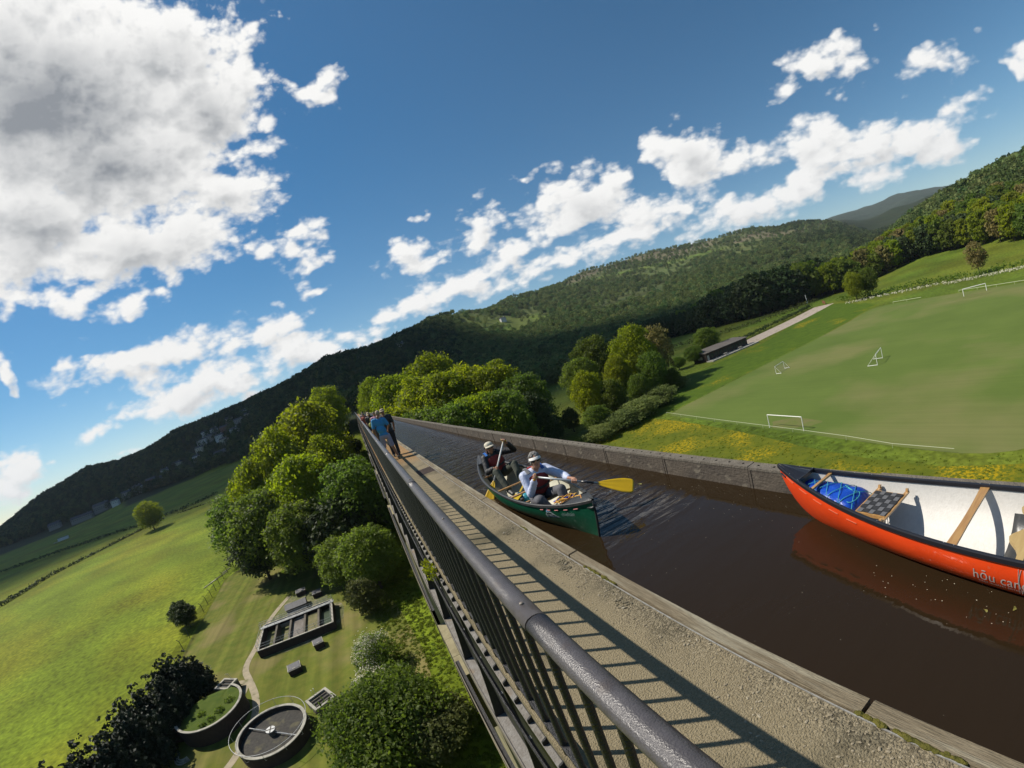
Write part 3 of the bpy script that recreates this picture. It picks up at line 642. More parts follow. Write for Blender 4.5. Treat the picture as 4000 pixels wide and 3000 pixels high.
SRC = bpy.data.collections.new('woodland_sources')
for i in range(5):
    o = bpy.data.objects.new('woodland_tree_%s' % 'abcde'[i], low_tree(60+i, m_wd if i < 3 else m_wd2)); SRC.objects.link(o)
def scatter(name, P, label, coll=SRC, cat=None):
    """P rows: x,y,z,scale,rot,idx -> one object whose points carry whole trees"""
    P = np.array(P, float); me = bpy.data.meshes.new(name); me.from_pydata(P[:, :3].tolist(), [], [])
    for nm, ty, col_ in (('sc', 'FLOAT', P[:, 3]), ('rt', 'FLOAT', P[:, 4]), ('ix', 'INT', P[:, 5].astype(np.int32))):
        a = me.attributes.new(nm, ty, 'POINT'); a.data.foreach_set('value', col_.astype(np.float32) if ty == 'FLOAT' else col_)
    o = link(name, me, kind='stuff', label=label)
    ng = bpy.data.node_groups.new(name+'_nodes', 'GeometryNodeTree')
    ng.interface.new_socket('Geometry', in_out='INPUT', socket_type='NodeSocketGeometry'); ng.interface.new_socket('Geometry', in_out='OUTPUT', socket_type='NodeSocketGeometry')
    N = ng.nodes; L = ng.links; gi = N.new('NodeGroupInput'); go = N.new('NodeGroupOutput')
    ci = N.new('GeometryNodeCollectionInfo'); ci.inputs['Collection'].default_value = coll; ci.inputs['Separate Children'].default_value = True; ci.inputs['Reset Children'].default_value = True
    ip = N.new('GeometryNodeInstanceOnPoints'); ip.inputs['Pick Instance'].default_value = True
    def na(n_, t_):
        x = N.new('GeometryNodeInputNamedAttribute'); x.data_type = t_; x.inputs['Name'].default_value = n_; return x
    s = na('sc', 'FLOAT'); r_ = na('rt', 'FLOAT'); i_ = na('ix', 'INT')
    cx = N.new('ShaderNodeCombineXYZ'); L.new(r_.outputs['Attribute'], cx.inputs[2])
    L.new(gi.outputs[0], ip.inputs['Points']); L.new(ci.outputs[0], ip.inputs['Instance']); L.new(i_.outputs['Attribute'], ip.inputs['Instance Index'])
    L.new(cx.outputs[0], ip.inputs['Rotation']); L.new(s.outputs['Attribute'], ip.inputs['Scale']); L.new(ip.outputs[0], go.inputs[0])
    md = o.modifiers.new('scatter', 'NODES'); md.node_group = ng
    return o
def wood_points(az0, az1, rfun, n, dens=None, seed=1, s0=.55, s1=1.5):
    g = np.random.default_rng(seed); out = []
    while len(out) < n:
        a = az0+(az1-az0)*g.random(); r_0, r_1 = rfun(a); r = math.sqrt(r_0**2+(r_1**2-r_0**2)*g.random())
        x = r*math.sin(R(a)); y = r*math.cos(R(a))
        if dens is not None and g.random() > dens(a, r, x, y): continue
        out.append((x, y, tz(x, y)-.6, s0+(s1-s0)*g.random(), g.random()*6.28, int(g.integers(0, 5))))
    return out
E1 = lambda a: np.interp(a, [-50,-43.5,-38.7,-33,-27.6,-22,-16,-11,-4,0,6,13], [1350,1150,1130,1020,930,860,780,620,420,330,300,260])
E2 = lambda a: np.interp(a, [-50,-43.5,-38.7,-33,-27.6,-22,-16,-11,-4,0,6,13], [2000,1880,1780,1690,1540,1430,1330,1230,1130,1070,1100,1260])
def village(a, r, x, y):
    if 860 < r < 1190 and -22 < a < -12.5: return .13
    if 940 < r < 1100 and -36 < a < -22: return .22
    return 1
scatter('hillside_woods', wood_points(-50, -12, lambda a: (E1(a), E2(a)), 9500, village, 1), 'dark woods covering the hill on the left, above the village')
scatter('valley_woods', wood_points(-14, 16, lambda a: (E1(a), E2(a)), 6500, None, 2), 'dark woods on the hillside straight ahead')
def hill_d(a, r, x, y):
    n = noise.noise(Vector((x*.006, y*.006, 5))) + .6*noise.noise(Vector((x*.02, y*.02, 2)))
    if 17 < a < 27 and 1080 < r < 1300: return .04
    if r > 1650: return .10 if n < .25 else .5
    if r > 1000: return .62 if n < .05 else (.08 if n > .18 else .3)
    return .8
scatter('open_hillside_woods', wood_points(12, 68, lambda a: (np.interp(a, [12,25,40,68], [230,250,420,640]), np.interp(a, [12,16,25,34,43,57,68], [1270,1330,1730,2080,2250,2250,2400])), 14000, hill_d, 3, .6, 1.2), 'patchy woods and scrub over the sunlit hill', SRC2)
scatter('distant_woods', wood_points(60, 84, lambda a: (700, 2300), 3000, lambda a, r, x, y: 1 if noise.noise(Vector((x*.003, y*.003, 9))) > -.1 else .05, 4), 'woods in the valley before the blue hills')

# wood behind the right-hand fields: each tree of the front on its own
tree_kind('belt1', 20, 7.4, 2600, .8, m_leafG, 41, .06, .05, 24); tree_kind('belt2', 22, 7.0, 2600, .8, m_leafY, 42, .06, .1, 24); tree_kind('belt3', 19, 7.6, 2600, .8, m_leafD, 43, .04, .0, 24); tree_kind('belt4', 21, 6.6, 1700, .75, m_bronze, 44, .12, .1, 22)
def belt_r(a): return np.interp(a, [38,42,47,53,58,62,67,70,74,78,82,86,90,96], [400,392,372,352,350,362,368,378,392,390,362,330,322,318])
gb = np.random.default_rng(5); cnt = 0
for rowi in range(7):
    a = 38.0+rowi*.6
    while a < 97:
        r = belt_r(a)+rowi*15+gb.normal()*3
        x = r*math.sin(R(a)); y = r*math.cos(R(a))
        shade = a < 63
        k = gb.choice(['belt3', 'belt3', 'belt1', 'belt3'] if shade else ['belt1', 'belt2', 'belt1', 'belt2', 'belt4', 'belt3'])  # shaded stretch gets mostly dark leaves, cloud shade put into leaf colour
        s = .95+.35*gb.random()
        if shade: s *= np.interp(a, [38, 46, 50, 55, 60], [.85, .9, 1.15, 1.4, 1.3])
        if cnt < 290:
            where = ('left of the gravel track' if a < 50 else 'above the top of the gravel track' if a < 58 else 'beyond the field gate') if shade else ('left of the pair of hedge trees' if a < 66 else 'behind the pair of hedge trees' if a < 71 else 'between the hedge pair and the lone tree' if a < 79 else 'behind the lone bronze tree' if a < 84 else 'at the right edge of the picture')
            rank = ('at the field edge', 'just behind the field edge', 'in the third rank', 'in the fourth rank', 'half way up the wood', 'high in the wood', 'at the top of the wood')[rowi]
            kind = {'belt1': 'green', 'belt2': 'yellow-green', 'belt3': 'dark green', 'belt4': 'bronze'}[k]
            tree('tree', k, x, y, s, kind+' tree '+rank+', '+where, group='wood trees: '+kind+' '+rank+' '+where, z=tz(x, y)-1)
            cnt += 1
        a += math.degrees(9.5/r)*(1+.25*gb.normal()*.5)*(1 if rowi < 3 else 1.15)
scatter('upper_wood', wood_points(66, 100, lambda a: (belt_r(a)+95, belt_r(a)+330), 1500, None, 6, 1.1, 1.8), 'wood climbing the slope at the right edge of the picture', SRC2)

# ------------------------------------------------------------------ unseen cloud added and shaped to shade the valley (high up by the sun, beyond the top left of the picture)
m_shade_cloud = mat('shade_cloud_white', (.85,.85,.85), 1.0, spec=0)
def shade_cloud(poly, H=12000, seed=0):
    P = smooth_poly([(r*math.sin(R(a)), r*math.cos(R(a))) for a, r in poly], 2); S = SUNV/SUNV.z
    n = len(P); cx = sum(p[0] for p in P)/n; cy = sum(p[1] for p in P)/n
    vs = []; rings = [(1.0, 0), (1.02, 90), (.93, 240), (.7, 380), (.4, 470), (.12, 500)]
    for s, z in rings:
        for i, (x, y) in enumerate(P):
            k = s*(1+.05*noise.noise(Vector((x*.006, y*.006, seed)))+.03*noise.noise(Vector((x*.02, y*.02, seed+z*.01))))
            zz = z*(1+.5*noise.noise(Vector((x*.003, y*.003, z*.01))))
            vs.append(((x-cx)*k+S.x*zz, (y-cy)*k+S.y*zz, zz))
    fs = [tuple(reversed(range(n)))]
    for q in range(len(rings)-1):
        for i in range(n):
            j = (i+1) % n; fs.append((q*n+i, q*n+j, (q+1)*n+j, (q+1)*n+i))
    fs.append(tuple((len(rings)-1)*n+i for i in range(n)))
    mb = MB(); mb.add(vs, fs); o = mb.obj('shade_cloud', m_shade_cloud, smooth=True, kind='structure')
    o.location = (cx+S.x*H, cy+S.y*H, H)
shade_cloud([(-60,440),(-50,410),(-40,425),(-33,430),(-28,428),(-18,395),(-9,275),(0,225),(6,215),(13,190),(24,192),(33,215),(40,240),(46,285),(52,335),(57,370),(62,385),(65,450),(62,560),(52,620),(44,680),(36,800),(27,900),(20,1010),(15,1120),(12,1300),(4,1500),(-10,1800),(-28,2100),(-45,2300),(-62,2100)])

# ================================================================== THE AQUEDUCT
m_conc = mat('towpath_concrete', (.245,.200,.120), .95, (.34,.285,.185), 55, 8, 1.0, 90, spec=.15, contrast=(.38,.72), col3=(.12,.105,.065), scale3=1.1, thr3=(.52,.70))
m_concL = mat('lichen_concrete', (.24,.205,.14), .95, (.14,.125,.085), 22, 8, .9, 60, spec=.15, contrast=(.35,.7), col3=(.37,.34,.27), scale3=16, thr3=(.6,.68))
m_wood = mat('weathered_coping_timber', (.26,.215,.145), .9, (.155,.125,.080), 6, 8, .8, 14, spec=.2, stretch=(14, .9, 14), col3=(.33,.30,.22), scale3=1.2, thr3=(.55,.7))
m_rail = mat('painted_iron_rail', (.098,.090,.094), .34, (.074,.067,.069), 22, 8, .26, 170, spec=.5, col3=(.078,.062,.056), scale3=9, thr3=(.60,.72))
m_iron = mat('black_iron', (.011,.011,.013), .5, (.020,.019,.020), 12, 6, .7, 90, spec=.45)
m_plate = mat('grey_iron_plate', (.25,.24,.225), .8, (.18,.165,.145), 7, 8, .7, 30, spec=.25, col3=(.24,.16,.08), scale3=1.3, thr3=(.62,.74))
m_wallp = mat('canal_wall_iron', (.115,.096,.076), .9, (.075,.064,.054), 1.6, 8, .8, 16, spec=.2, stretch=(1, 1, 1.6), col3=(.20,.175,.135), scale3=5, thr3=(.58,.72))
m_lip = mat('canal_wall_flange', (.185,.165,.135), .92, (.12,.105,.085), 6, 8, .8, 40, spec=.2)
m_hole = mat('bolt_hole_dark', (.01,.01,.01), .9)
m_stone = mat('pier_sandstone', (.36,.32,.20), .95, (.26,.225,.135), 1.8, 8, 1.0, 9, spec=.1, col3=(.18,.17,.12), scale3=.6, thr3=(.58,.7))
m_moss = mat('moss', (.085,.085,.022), 1.0, (.14,.125,.03), 30, 6, 1.0, 60, spec=.05)
m_steel = mat('galvanised_strip', (.42,.41,.38), .5, (.30,.28,.24), 20, 5, .3, 60, metal=.3)

WZ = -0.31
YA, YB = -14.0, 186.0
XW0, XW1 = 1.255, 3.58
aq = empty('aqueduct', (0, 0, -34), 'cast iron canal aqueduct with stone piers carrying the towpath and water over the valley', 'aqueduct')
def A(mb): return local(mb, aq)
# towpath deck
mb = MB(); mb.add([(-.045, YA, 0), (1.118, YA, 0), (1.118, YB, 0), (-.045, YB, 0), (-.045, YA, -.09), (1.118, YA, -.09), (1.118, YB, -.09), (-.045, YB, -.09)], [(0,1,2,3), (7,6,5,4), (0,4,5,1), (2,6,7,3), (0,3,7,4), (1,5,6,2)])
tow = mb.obj('towpath', m_conc, kind='structure')
def towpath_mix():
    nt = m_conc.node_tree; N = nt.nodes; L = nt.links; b = N['Principled BSDF']; src = b.inputs['Base Color'].links[0].from_socket
    g = N.new('ShaderNodeNewGeometry'); sp = N.new('ShaderNodeSeparateXYZ'); L.new(g.outputs['Position'], sp.inputs[0])
    # worn rough strip with loose stones beside the coping; rusty stained stretch further on
    n = N.new('ShaderNodeTexNoise'); n.inputs['Scale'].default_value = 2.2; n.inputs['Detail'].default_value = 4; L.new(g.outputs['Position'], n.inputs['Vector'])
    ad = N.new('ShaderNodeMath'); ad.operation = 'MULTIPLY_ADD'; ad.inputs[1].default_value = .55; L.new(n.outputs[0], ad.inputs[0]); L.new(sp.outputs[0], ad.inputs[2])
    mr = N.new('ShaderNodeMapRange'); mr.inputs[1].default_value = 1.12; mr.inputs[2].default_value = 1.40; L.new(ad.outputs[0], mr.inputs[0])
    v = N.new('ShaderNodeTexVoronoi'); v.inputs['Scale'].default_value = 75; v.inputs['Randomness'].default_value = 1; L.new(g.outputs['Position'], v.inputs['Vector'])
    hs = N.new('ShaderNodeHueSaturation'); L.new(src, hs.inputs['Color']); hs.inputs['Saturation'].default_value = .9
    sv = N.new('ShaderNodeSeparateColor'); L.new(v.outputs['Color'], sv.inputs[0])
    vr = N.new('ShaderNodeMapRange'); vr.inputs[1].default_value = .2; vr.inputs[2].default_value = 1; vr.inputs[3].default_value = .55; vr.inputs[4].default_value = 1.35; L.new(sv.outputs[0], vr.inputs[0]); L.new(vr.outputs[0], hs.inputs['Value'])
    mx = N.new('ShaderNodeMix'); mx.data_type = 'RGBA'; L.new(mr.outputs[0], mx.inputs['Factor']); L.new(src, mx.inputs['A']); L.new(hs.outputs[0], mx.inputs['B'])
    ys = N.new('ShaderNodeMapRange'); ys.inputs[1].default_value = 12.6; ys.inputs[2].default_value = 14.2; L.new(sp.outputs[1], ys.inputs[0])
    ym = N.new('ShaderNodeMath'); ym.operation = 'MULTIPLY'; ym.inputs[1].default_value = .75; L.new(ys.outputs[0], ym.inputs[0])
    m2 = N.new('ShaderNodeMix'); m2.data_type = 'RGBA'; m2.inputs['B'].default_value = (.30,.17,.07,1); L.new(ym.outputs[0], m2.inputs['Factor']); L.new(mx.outputs['Result'], m2.inputs['A']); L.new(m2.outputs['Result'], b.inputs['Base Color'])
    # relief: gravel near the coping
    bp = [x for x in N if x.type == 'BUMP'][0]; b2 = N.new('ShaderNodeBump'); b2.inputs['Distance'].default_value = .006; L.new(mr.outputs[0], b2.inputs['Strength']); L.new(v.outputs['Distance'], b2.inputs['Height']); b2.invert = True
    L.new(bp.outputs[0], b2.inputs['Normal']); L.new(b2.outputs[0], b.inputs['Normal'])
towpath_mix()
# coping timbers, steel strip and moss in the joint
def coping_mesh(seed):
    mb = MB(); L = 2.98; n = 6; g = np.random.default_rng(seed)
    prof = [(0, -.22), (0, .004), (.006, .012), (.098, .014), (.108, .004), (.110, -.22)]
    for i in range(n+1):
        for (x, z) in prof: mb.v.append((x+g.normal()*.0012, -L/2+L*i/n, z+g.normal()*.0012))
    k = len(prof)
    for i in range(n):
        for j in range(k): j2 = (j+1) % k; mb.f.append((i*k+j, i*k+j2, (i+1)*k+j2, (i+1)*k+j))
    mb.f.append(tuple(range(k))); mb.f.append(tuple(n*k+j for j in reversed(range(k))))
    me = mb.mesh('coping_timber'); me.materials.append(m_wood); return me
CM = [coping_mesh(i) for i in range(4)]
i = 0; y = .75-3.01*4
while y < YB-3:
    o = link('coping_timber', CM[i % 4], tow, (1.145, y+1.505, random.uniform(-.002, .002))); o.rotation_euler.z = random.uniform(-.0012, .0012); i += 1; y += 3.005
mb = MB(); mb.box((1.119, YA, -.05), (1.127, YB, .006)); mb.obj('edge_strip', m_steel, tow)
mb = MB(); g = np.random.default_rng(3)
for k in range(420):
    y = g.uniform(-1, 10); x = 1.137+g.normal()*.006
    if noise.noise(Vector((y*1.1, 0, 0))) < .22: continue
    mb.ell((x, y, .004), (.010+.01*g.random(), .02+.03*g.random(), .008+.006*g.random()), n=6, m_=4)
mb.obj('moss', m_moss, tow, True, kind='stuff')
# loose aggregate stones
m_peb = mat('loose_stone', (.36,.31,.22), .9, (.22,.18,.12), 3, 3, spec=.2)
mb = MB()
for k in range(1500):
    y = g.uniform(-.8, 7.5)**1.0; x = 1.11-abs(g.normal())*.17
    if x < .2: continue
    s = .0035+.006*g.random()**2
    mb.ell((x, y, s*.3), (s, s*(1+g.random()), s*.6), Matrix.Rotation(g.random()*3, 3, 'Z'), n=5, m_=3)
mb.obj('loose_stone', m_peb, tow, kind='stuff')
# crumbled hollows and patches
mb = MB()
for (cx, cy, s) in [(1.02, 2.62, .06), (.99, 3.55, .055), (1.03, 3.68, .05), (.93, 5.0, .05)]:
    for k in range(46):
        a = g.random()*6.28; r = s*math.sqrt(g.random()); q = .004+.008*g.random()
        mb.ell((cx+r*math.cos(a), cy+1.5*r*math.sin(a), q*.3), (q, q*1.3, q*.8), n=5, m_=3)
mb.obj('broken_concrete', m_concL, tow, kind='stuff')
# drain grate further on
mb = MB()
for k in range(9): mb.box((.70+.0*k, 10.62+k*.085, -.002), (1.10, 10.62+k*.085+.034, .009))
mb.box((.69, 10.58, -.004), (1.11, 11.40, .002)); mb.obj('drain_grate', mat('rusty_iron', (.10,.06,.04), .8, (.05,.035,.03), 20, 4, .4, 60), tow)

# water
m_water = bpy.data.materials.new('canal_water'); m_water.use_nodes = True
def water_nodes():
    nt = m_water.node_tree; N = nt.nodes; L = nt.links; b = N['Principled BSDF']
    b.inputs['Base Color'].default_value = (.0185,.0118,.0056,1); b.inputs['Roughness'].default_value = .035; b.inputs['IOR'].default_value = 1.33; b.inputs['Specular IOR Level'].default_value = .5
    g = N.new('ShaderNodeNewGeometry'); mp = N.new('ShaderNodeMapping'); mp.inputs['Rotation'].default_value = (0, 0, R(16)); mp.inputs['Scale'].default_value = (1.5, 4.6, 1); L.new(g.outputs['Position'], mp.inputs[0])
    n1 = N.new('ShaderNodeTexNoise'); n1.inputs['Scale'].default_value = 1.0; n1.inputs['Detail'].default_value = 4; n1.inputs['Distortion'].default_value = .5; L.new(mp.outputs[0], n1.inputs['Vector'])
    n2 = N.new('ShaderNodeTexNoise'); n2.inputs['Scale'].default_value = 1.3; n2.inputs['Detail'].default_value = 2; L.new(g.outputs['Position'], n2.inputs['Vector'])
    sp = N.new('ShaderNodeSeparateXYZ'); L.new(g.outputs['Position'], sp.inputs[0])
    rr_ = N.new('ShaderNodeMapRange'); rr_.inputs[1].default_value = 5; rr_.inputs[2].default_value = 14; rr_.inputs[3].default_value = .035; rr_.inputs[4].default_value = .22; L.new(sp.outputs[1], rr_.inputs[0]); L.new(rr_.outputs[0], b.inputs['Roughness'])
    # ripples grow away from the sheltered near stretch, calm along the far wall
    mr = N.new('ShaderNodeMapRange'); mr.inputs[1].default_value = 3.6; mr.inputs[2].default_value = 8.0; mr.inputs[3].default_value = .04; mr.inputs[4].default_value = 1.0; L.new(sp.outputs[1], mr.inputs[0])
    wx = N.new('ShaderNodeMapRange'); wx.inputs[1].default_value = 3.55; wx.inputs[2].default_value = 2.9; wx.inputs[3].default_value = .12; wx.inputs[4].default_value = 1; L.new(sp.outputs[0], wx.inputs[0])
    ml = N.new('ShaderNodeMath'); ml.operation = 'MULTIPLY'; L.new(mr.outputs[0], ml.inputs[0]); L.new(wx.outputs[0], ml.inputs[1])
    bp = N.new('ShaderNodeBump'); bp.inputs['Distance'].default_value = .20; L.new(ml.outputs[0], bp.inputs['Strength']); L.new(n1.outputs[0], bp.inputs['Height'])
    b2 = N.new('ShaderNodeBump'); b2.inputs['Distance'].default_value = .02; b2.inputs['Strength'].default_value = .18; L.new(n2.outputs[0], b2.inputs['Height']); L.new(bp.outputs[0], b2.inputs['Normal']); L.new(b2.outputs[0], b.inputs['Normal'])
water_nodes()
# floating seeds and leaves
mb = MB(); m_fleck = mat('floating_seed', (.45,.40,.30), .8)
def flecks(n, x0, x1, y0, y1, s0, s1):
    for _ in range(n):
        x = g.uniform(x0, x1); y = g.uniform(y0, y1); s = g.uniform(s0, s1); a = g.random()*3
        mb.add([(x+s*math.cos(a+t)*q, y+s*math.sin(a+t), WZ+.003) for t, q in ((0, 1), (1.57, .6), (3.14, 1), (4.71, .6))], [(0,1,2,3)])
flecks(60, 1.5, 3.5, .2, 4.5, .0015, .004); flecks(40, 2.9, 3.5, 2.6, 4.2, .002, .005); flecks(40, 2.35, 2.75, .0, 1.4, .002, .006); flecks(40, 2.6, 3.4, 4.2, 6.0, .003, .007)
mb.obj('floating_seed', m_fleck, kind='stuff', label='tiny pale seeds and froth floating on the brown canal')
m_lw = mat('yellow_leaf', (.16,.15,.03), .7)
for k, (x, y, s, lab) in enumerate([(2.56, .33, .014, 'small yellow leaf afloat beside the red canoe'), (2.48, .50, .012, 'yellowish leaf drifting on the brown water by the red canoe lettering'), (3.15, 5.15, .025, 'pale leaf floating behind the yellow paddle blade')]):
    mb = MB(); mb.add([(s*1.6*math.cos(t), s*math.sin(t)*(.8+.3*math.sin(3*t)), .004+.004*math.sin(2*t)) for t in np.linspace(0, 6.28, 11)[:-1]], [tuple(range(10))])
    mb.obj('floating_leaf', m_lw, None, loc=(x, y, WZ), label=lab, cat='leaf', rz=k)
# sprig
mb = MB()
for k in range(8):
    a = k*.8; mb.tube([(0, 0, .004), (.03*math.cos(a), .03*math.sin(a), .012), (.05*math.cos(a), .05*math.sin(a), .004)], [.004, .010, .002], 6, flat=.3)
mb.obj('leafy_sprig', m_lw, None, True, loc=(2.62, .23, WZ), label='small yellow-green leafy sprig floating under the red canoe at the picture edge', cat='sprig')

# far trough wall: iron panels with pierced flange
def panel_mesh(seed):
    mb = MB(); L = 1.612; g = np.random.default_rng(seed); H0 = -1.7
    mb.box((0, -L/2, H0), (.03, L/2, -.035))
    mb.box((-.008, -L/2, -.55), (0.0, -L/2+.035, -.036)); mb.box((-.008, L/2-.035, -.55), (0.0, L/2, -.036))
    me = mb.mesh('wall_panel'); me.materials.append(m_wallp); me.materials.append(m_lip); me.materials.append(m_hole)
    # flange with square holes
    import bmesh
    bm = bmesh.new(); bm.from_mesh(me)
    ys = [-L/2]; 
    for k in range(7):
        c = -L/2+L*(k+.5)/7; ys += [c-.016, c+.016]
    ys.append(L/2); xs = [-.006, .060, .092, .150]
    top = [[bm.verts.new((x, yv, 0)) for yv in ys] for x in xs]
    for i in range(3):
        for j in range(len(ys)-1):
            if i == 1 and j % 2 == 1:
                q = [bm.verts.new((xx, yy, -.03)) for xx, yy in ((xs[i], ys[j]), (xs[i+1], ys[j]), (xs[i+1], ys[j+1]), (xs[i], ys[j+1]))]
                t = [top[i][j], top[i+1][j], top[i+1][j+1], top[i][j+1]]
                fb = bm.faces.new(q); fb.material_index = 2
                for a in range(4): ff = bm.faces.new([t[a], q[a], q[(a+1) % 4], t[(a+1) % 4]]); ff.material_index = 2
            else:
                ff = bm.faces.new([top[i][j], top[i+1][j], top[i+1][j+1], top[i][j+1]]); ff.material_index = 1
    e = [bm.verts.new(p) for p in ((-.006, -L/2, -.034), (-.006, L/2, -.034), (.15, -L/2, -.034), (.15, L/2, -.034))]
    for q in ([e[0], e[1]] + [top[0][-1], top[0][0]], [top[3][0], top[3][-1], e[3], e[2]], [e[0], top[0][0], top[3][0], e[2]], [e[1], e[3], top[3][-1], top[0][-1]]):
        ff = bm.faces.new(q); ff.material_index = 1
    bmesh.ops.recalc_face_normals(bm, faces=bm.faces)
    bm.to_mesh(me); bm.free(); return me
PM = [panel_mesh(i) for i in range(2)]
y = 1.77-1.622*9; k = 0
while y < YB-1.6:
    o = link('wall_panel', PM[k % 2], aq, (XW1+random.uniform(-.004, .004), y+.81, 34-.02+random.choice((-.007, -.002, 0, .004))))
    k += 1; y += 1.622
mb = MB(); mb.box((XW1+.031, YA, -1.75), (XW1+.2, YB, -1.6)); mb.box((.02, YA, -1.80), (XW1+.1, YB, -1.702)); A(mb).obj('trough_floor', m_iron, aq)

# outer (left) side under the railing: wall, ledges, gussets, cable strip
mb = MB(); mb.box((-.012, YA, -2.52), (.012, YB, -.13)); mb.box((-.046, YA, -.125), (-.005, YB, -.092)); A(mb).obj('outer_wall', m_iron, aq)
mb = MB(); mb.box((-.086, YA, -.150), (-.013, YB, -.132)); A(mb).obj('upper_ledge', m_plate, aq)
mb = MB(); mb.box((-.165, YA, -2.62), (.05, YB, -2.58)); mb.box((-.168, YA, -2.60), (-.158, YB, -2.565)); A(mb).obj('lower_ledge', m_plate, aq)
def gusset(xs_in, prof, th, name, m):
    mb = MB(); n = len(prof)
    mb.add([(x, s*th/2, z) for s in (-1, 1) for x, z in prof] + [(xs_in, s*th/2, z) for s in (-1, 1) for x, z in prof],
           [(i, i+1, 2*n+i+1, 2*n+i) for i in range(n-1)] + [(n+i+1, n+i, 3*n+i, 3*n+i+1) for i in range(n-1)] + [(i+1, i, n+i, n+i+1) for i in range(n-1)])
    me = mb.mesh(name); me.materials.append(m); return me
pr = [(-.046, 0), (-.044, -.018), (-.036, -.034), (-.034, -.05), (-.042, -.07), (-.058, -.085), (-.078, -.094), (-.084, -.105), (-.084, -.135)]
SG = gusset(-.012, pr, .014, 'bracket', m_iron)
pr2 = [(-.03+(-.125)*(t**2.6), -.14-2.44*t) for t in np.linspace(0, 1, 12)]
BG = gusset(-.011, pr2, .03, 'gusset', m_iron)
y = -1.0; k = 0; BS = []
while y < YB-1:
    BS.append(y); y += .225
for k, y in enumerate(BS[:280]): link('bracket', SG, aq, (0, y+.03, 34+.0))
mb = MB(); vs = [tuple(v.co) for v in SG.vertices]; fs = [tuple(p.vertices) for p in SG.polygons]
for y in BS[280:]: mb.add([(a, b+y+.03, c) for a, b, c in vs], fs)
A(mb).obj('bracket_row', m_iron, aq, kind='stuff')
y = 1.77-1.622*6
while y < YB-2: link('gusset', BG, aq, (0, y, 34)); y += 1.622
# cable strip with clips
mb = MB(); mb.box((-.098, YA, -.86), (-.076, YB, -.60)); mb.tube([(-.105, yy, -.575+.006*math.sin(yy*.7)) for yy in np.linspace(YA, YB, 260)], .012, 6); A(mb).obj('cable_duct', m_iron, aq, smooth=False)
m_clip = mat('grey_clip', (.20,.20,.20), .6)
cm = MB(); cm.prism([(-.108, -.018), (-.072, -.018), (-.072, .018), (-.108, .018)], -.64, -.596); CL_ = cm.mesh('clip'); CL_.materials.append(m_clip)
y = -.6
while y < 45: link('clip', CL_, aq, (0, y, 34)); y += .62
# outer arch rib between the piers
m_ribl = mat('rib_edge', (.16,.14,.10), .7)
PY = [-24.0+16.3*k for k in range(0, 13)]      # near end of every pier top
for k, p in enumerate(PY):
    if p+16.3 < YA or p+2.7 > YB-2: continue
    y0 = p+2.7; y1 = p+16.3; n = 16
    for xo, nm in ((-.285, 'arch_rib'), (3.85, 'arch_rib')):
        mb = MB()
        for i in range(n):
            ta = i/n; tb = (i+1)/n; ya = y0+(y1-y0)*ta; yb = y0+(y1-y0)*tb
            ha = -7.6+3.4*(1-(2*ta-1)**2); hb = -7.6+3.4*(1-(2*tb-1)**2)
            s = .045
            vs = [(xo-s, ya, -3.9), (xo+s, ya, -3.9), (xo-s, yb, -3.9), (xo+s, yb, -3.9), (xo-s, ya, ha), (xo+s, ya, ha), (xo-s, yb, hb), (xo+s, yb, hb)]
            mb.add(vs, [(0,1,3,2), (4,6,7,5), (0,2,6,4), (1,5,7,3)])
        A(mb).obj(nm, m_iron, aq)
    mb = MB(); mb.box((-.345, y0, -3.905), (-.325, y1, -3.86)); mb.box((-.16, y0, -3.9), (-.145, y1, -3.2)); A(mb).obj('rib_flange', m_ribl, aq)
    mb = MB(); mb.box((-.12, y0, -3.95), (3.7, y1, -3.9)); mb.box((.02, y0, -3.9), (3.5, y1, -2.63)); A(mb).obj('arch_soffit', m_iron, aq)
# stone piers
for k, p in enumerate(PY):
    if p+2.7 < YA or p > 150: continue
    pe = empty('stone_pier', (0, p+1.35, -34), 'tall tapering sandstone pier number %s out from the camera, under the aqueduct' % ['', 'zero', 'one', 'two', 'three', 'four', 'five', 'six', 'seven', 'eight', 'nine', 'ten', 'eleven'][k], 'pier')
    pe.parent = aq; pe.location = (0, p+1.35, 0); del pe['label']; del pe['category']
    mb = MB(); tp = 29.6
    gz = max(0, tz(-3, p)+34) - 1
    x0, x1 = -.05, 3.5; e = .02*(tp-gz)
    mb.add([(x0-e, -1.3-e, gz), (x1+e, -1.3-e, gz), (x1+e, 1.3+e, gz), (x0-e, 1.3+e, gz), (x0, -1.3, tp), (x1, -1.3, tp), (x1, 1.3, tp), (x0, 1.3, tp)], [(0,1,5,4),(1,2,6,5),(2,3,7,6),(3,0,4,7),(4,5,6,7)])
    mb.obj('shaft', m_stone, pe)
    for c in range(3):      # top courses, stone by stone
        z = tp-.62*c; ee = .02*(.62*c)
        for i in range(3):
            w0 = -1.35+.9*i+(.0 if c % 2 == 0 else (.22 if i else 0)); w1 = -1.35+.9*(i+1)+(.0 if c % 2 == 0 else (.22 if i < 2 else 0))
            mb = MB(); xo = -.33+.05*c+random.uniform(-.012, .012); mb.box((xo, w0+.008, z-.60), (.3, w1-.008, z+(.02 if c == 0 else 0)), jit=.008); mb.obj('stone', m_stone, pe)

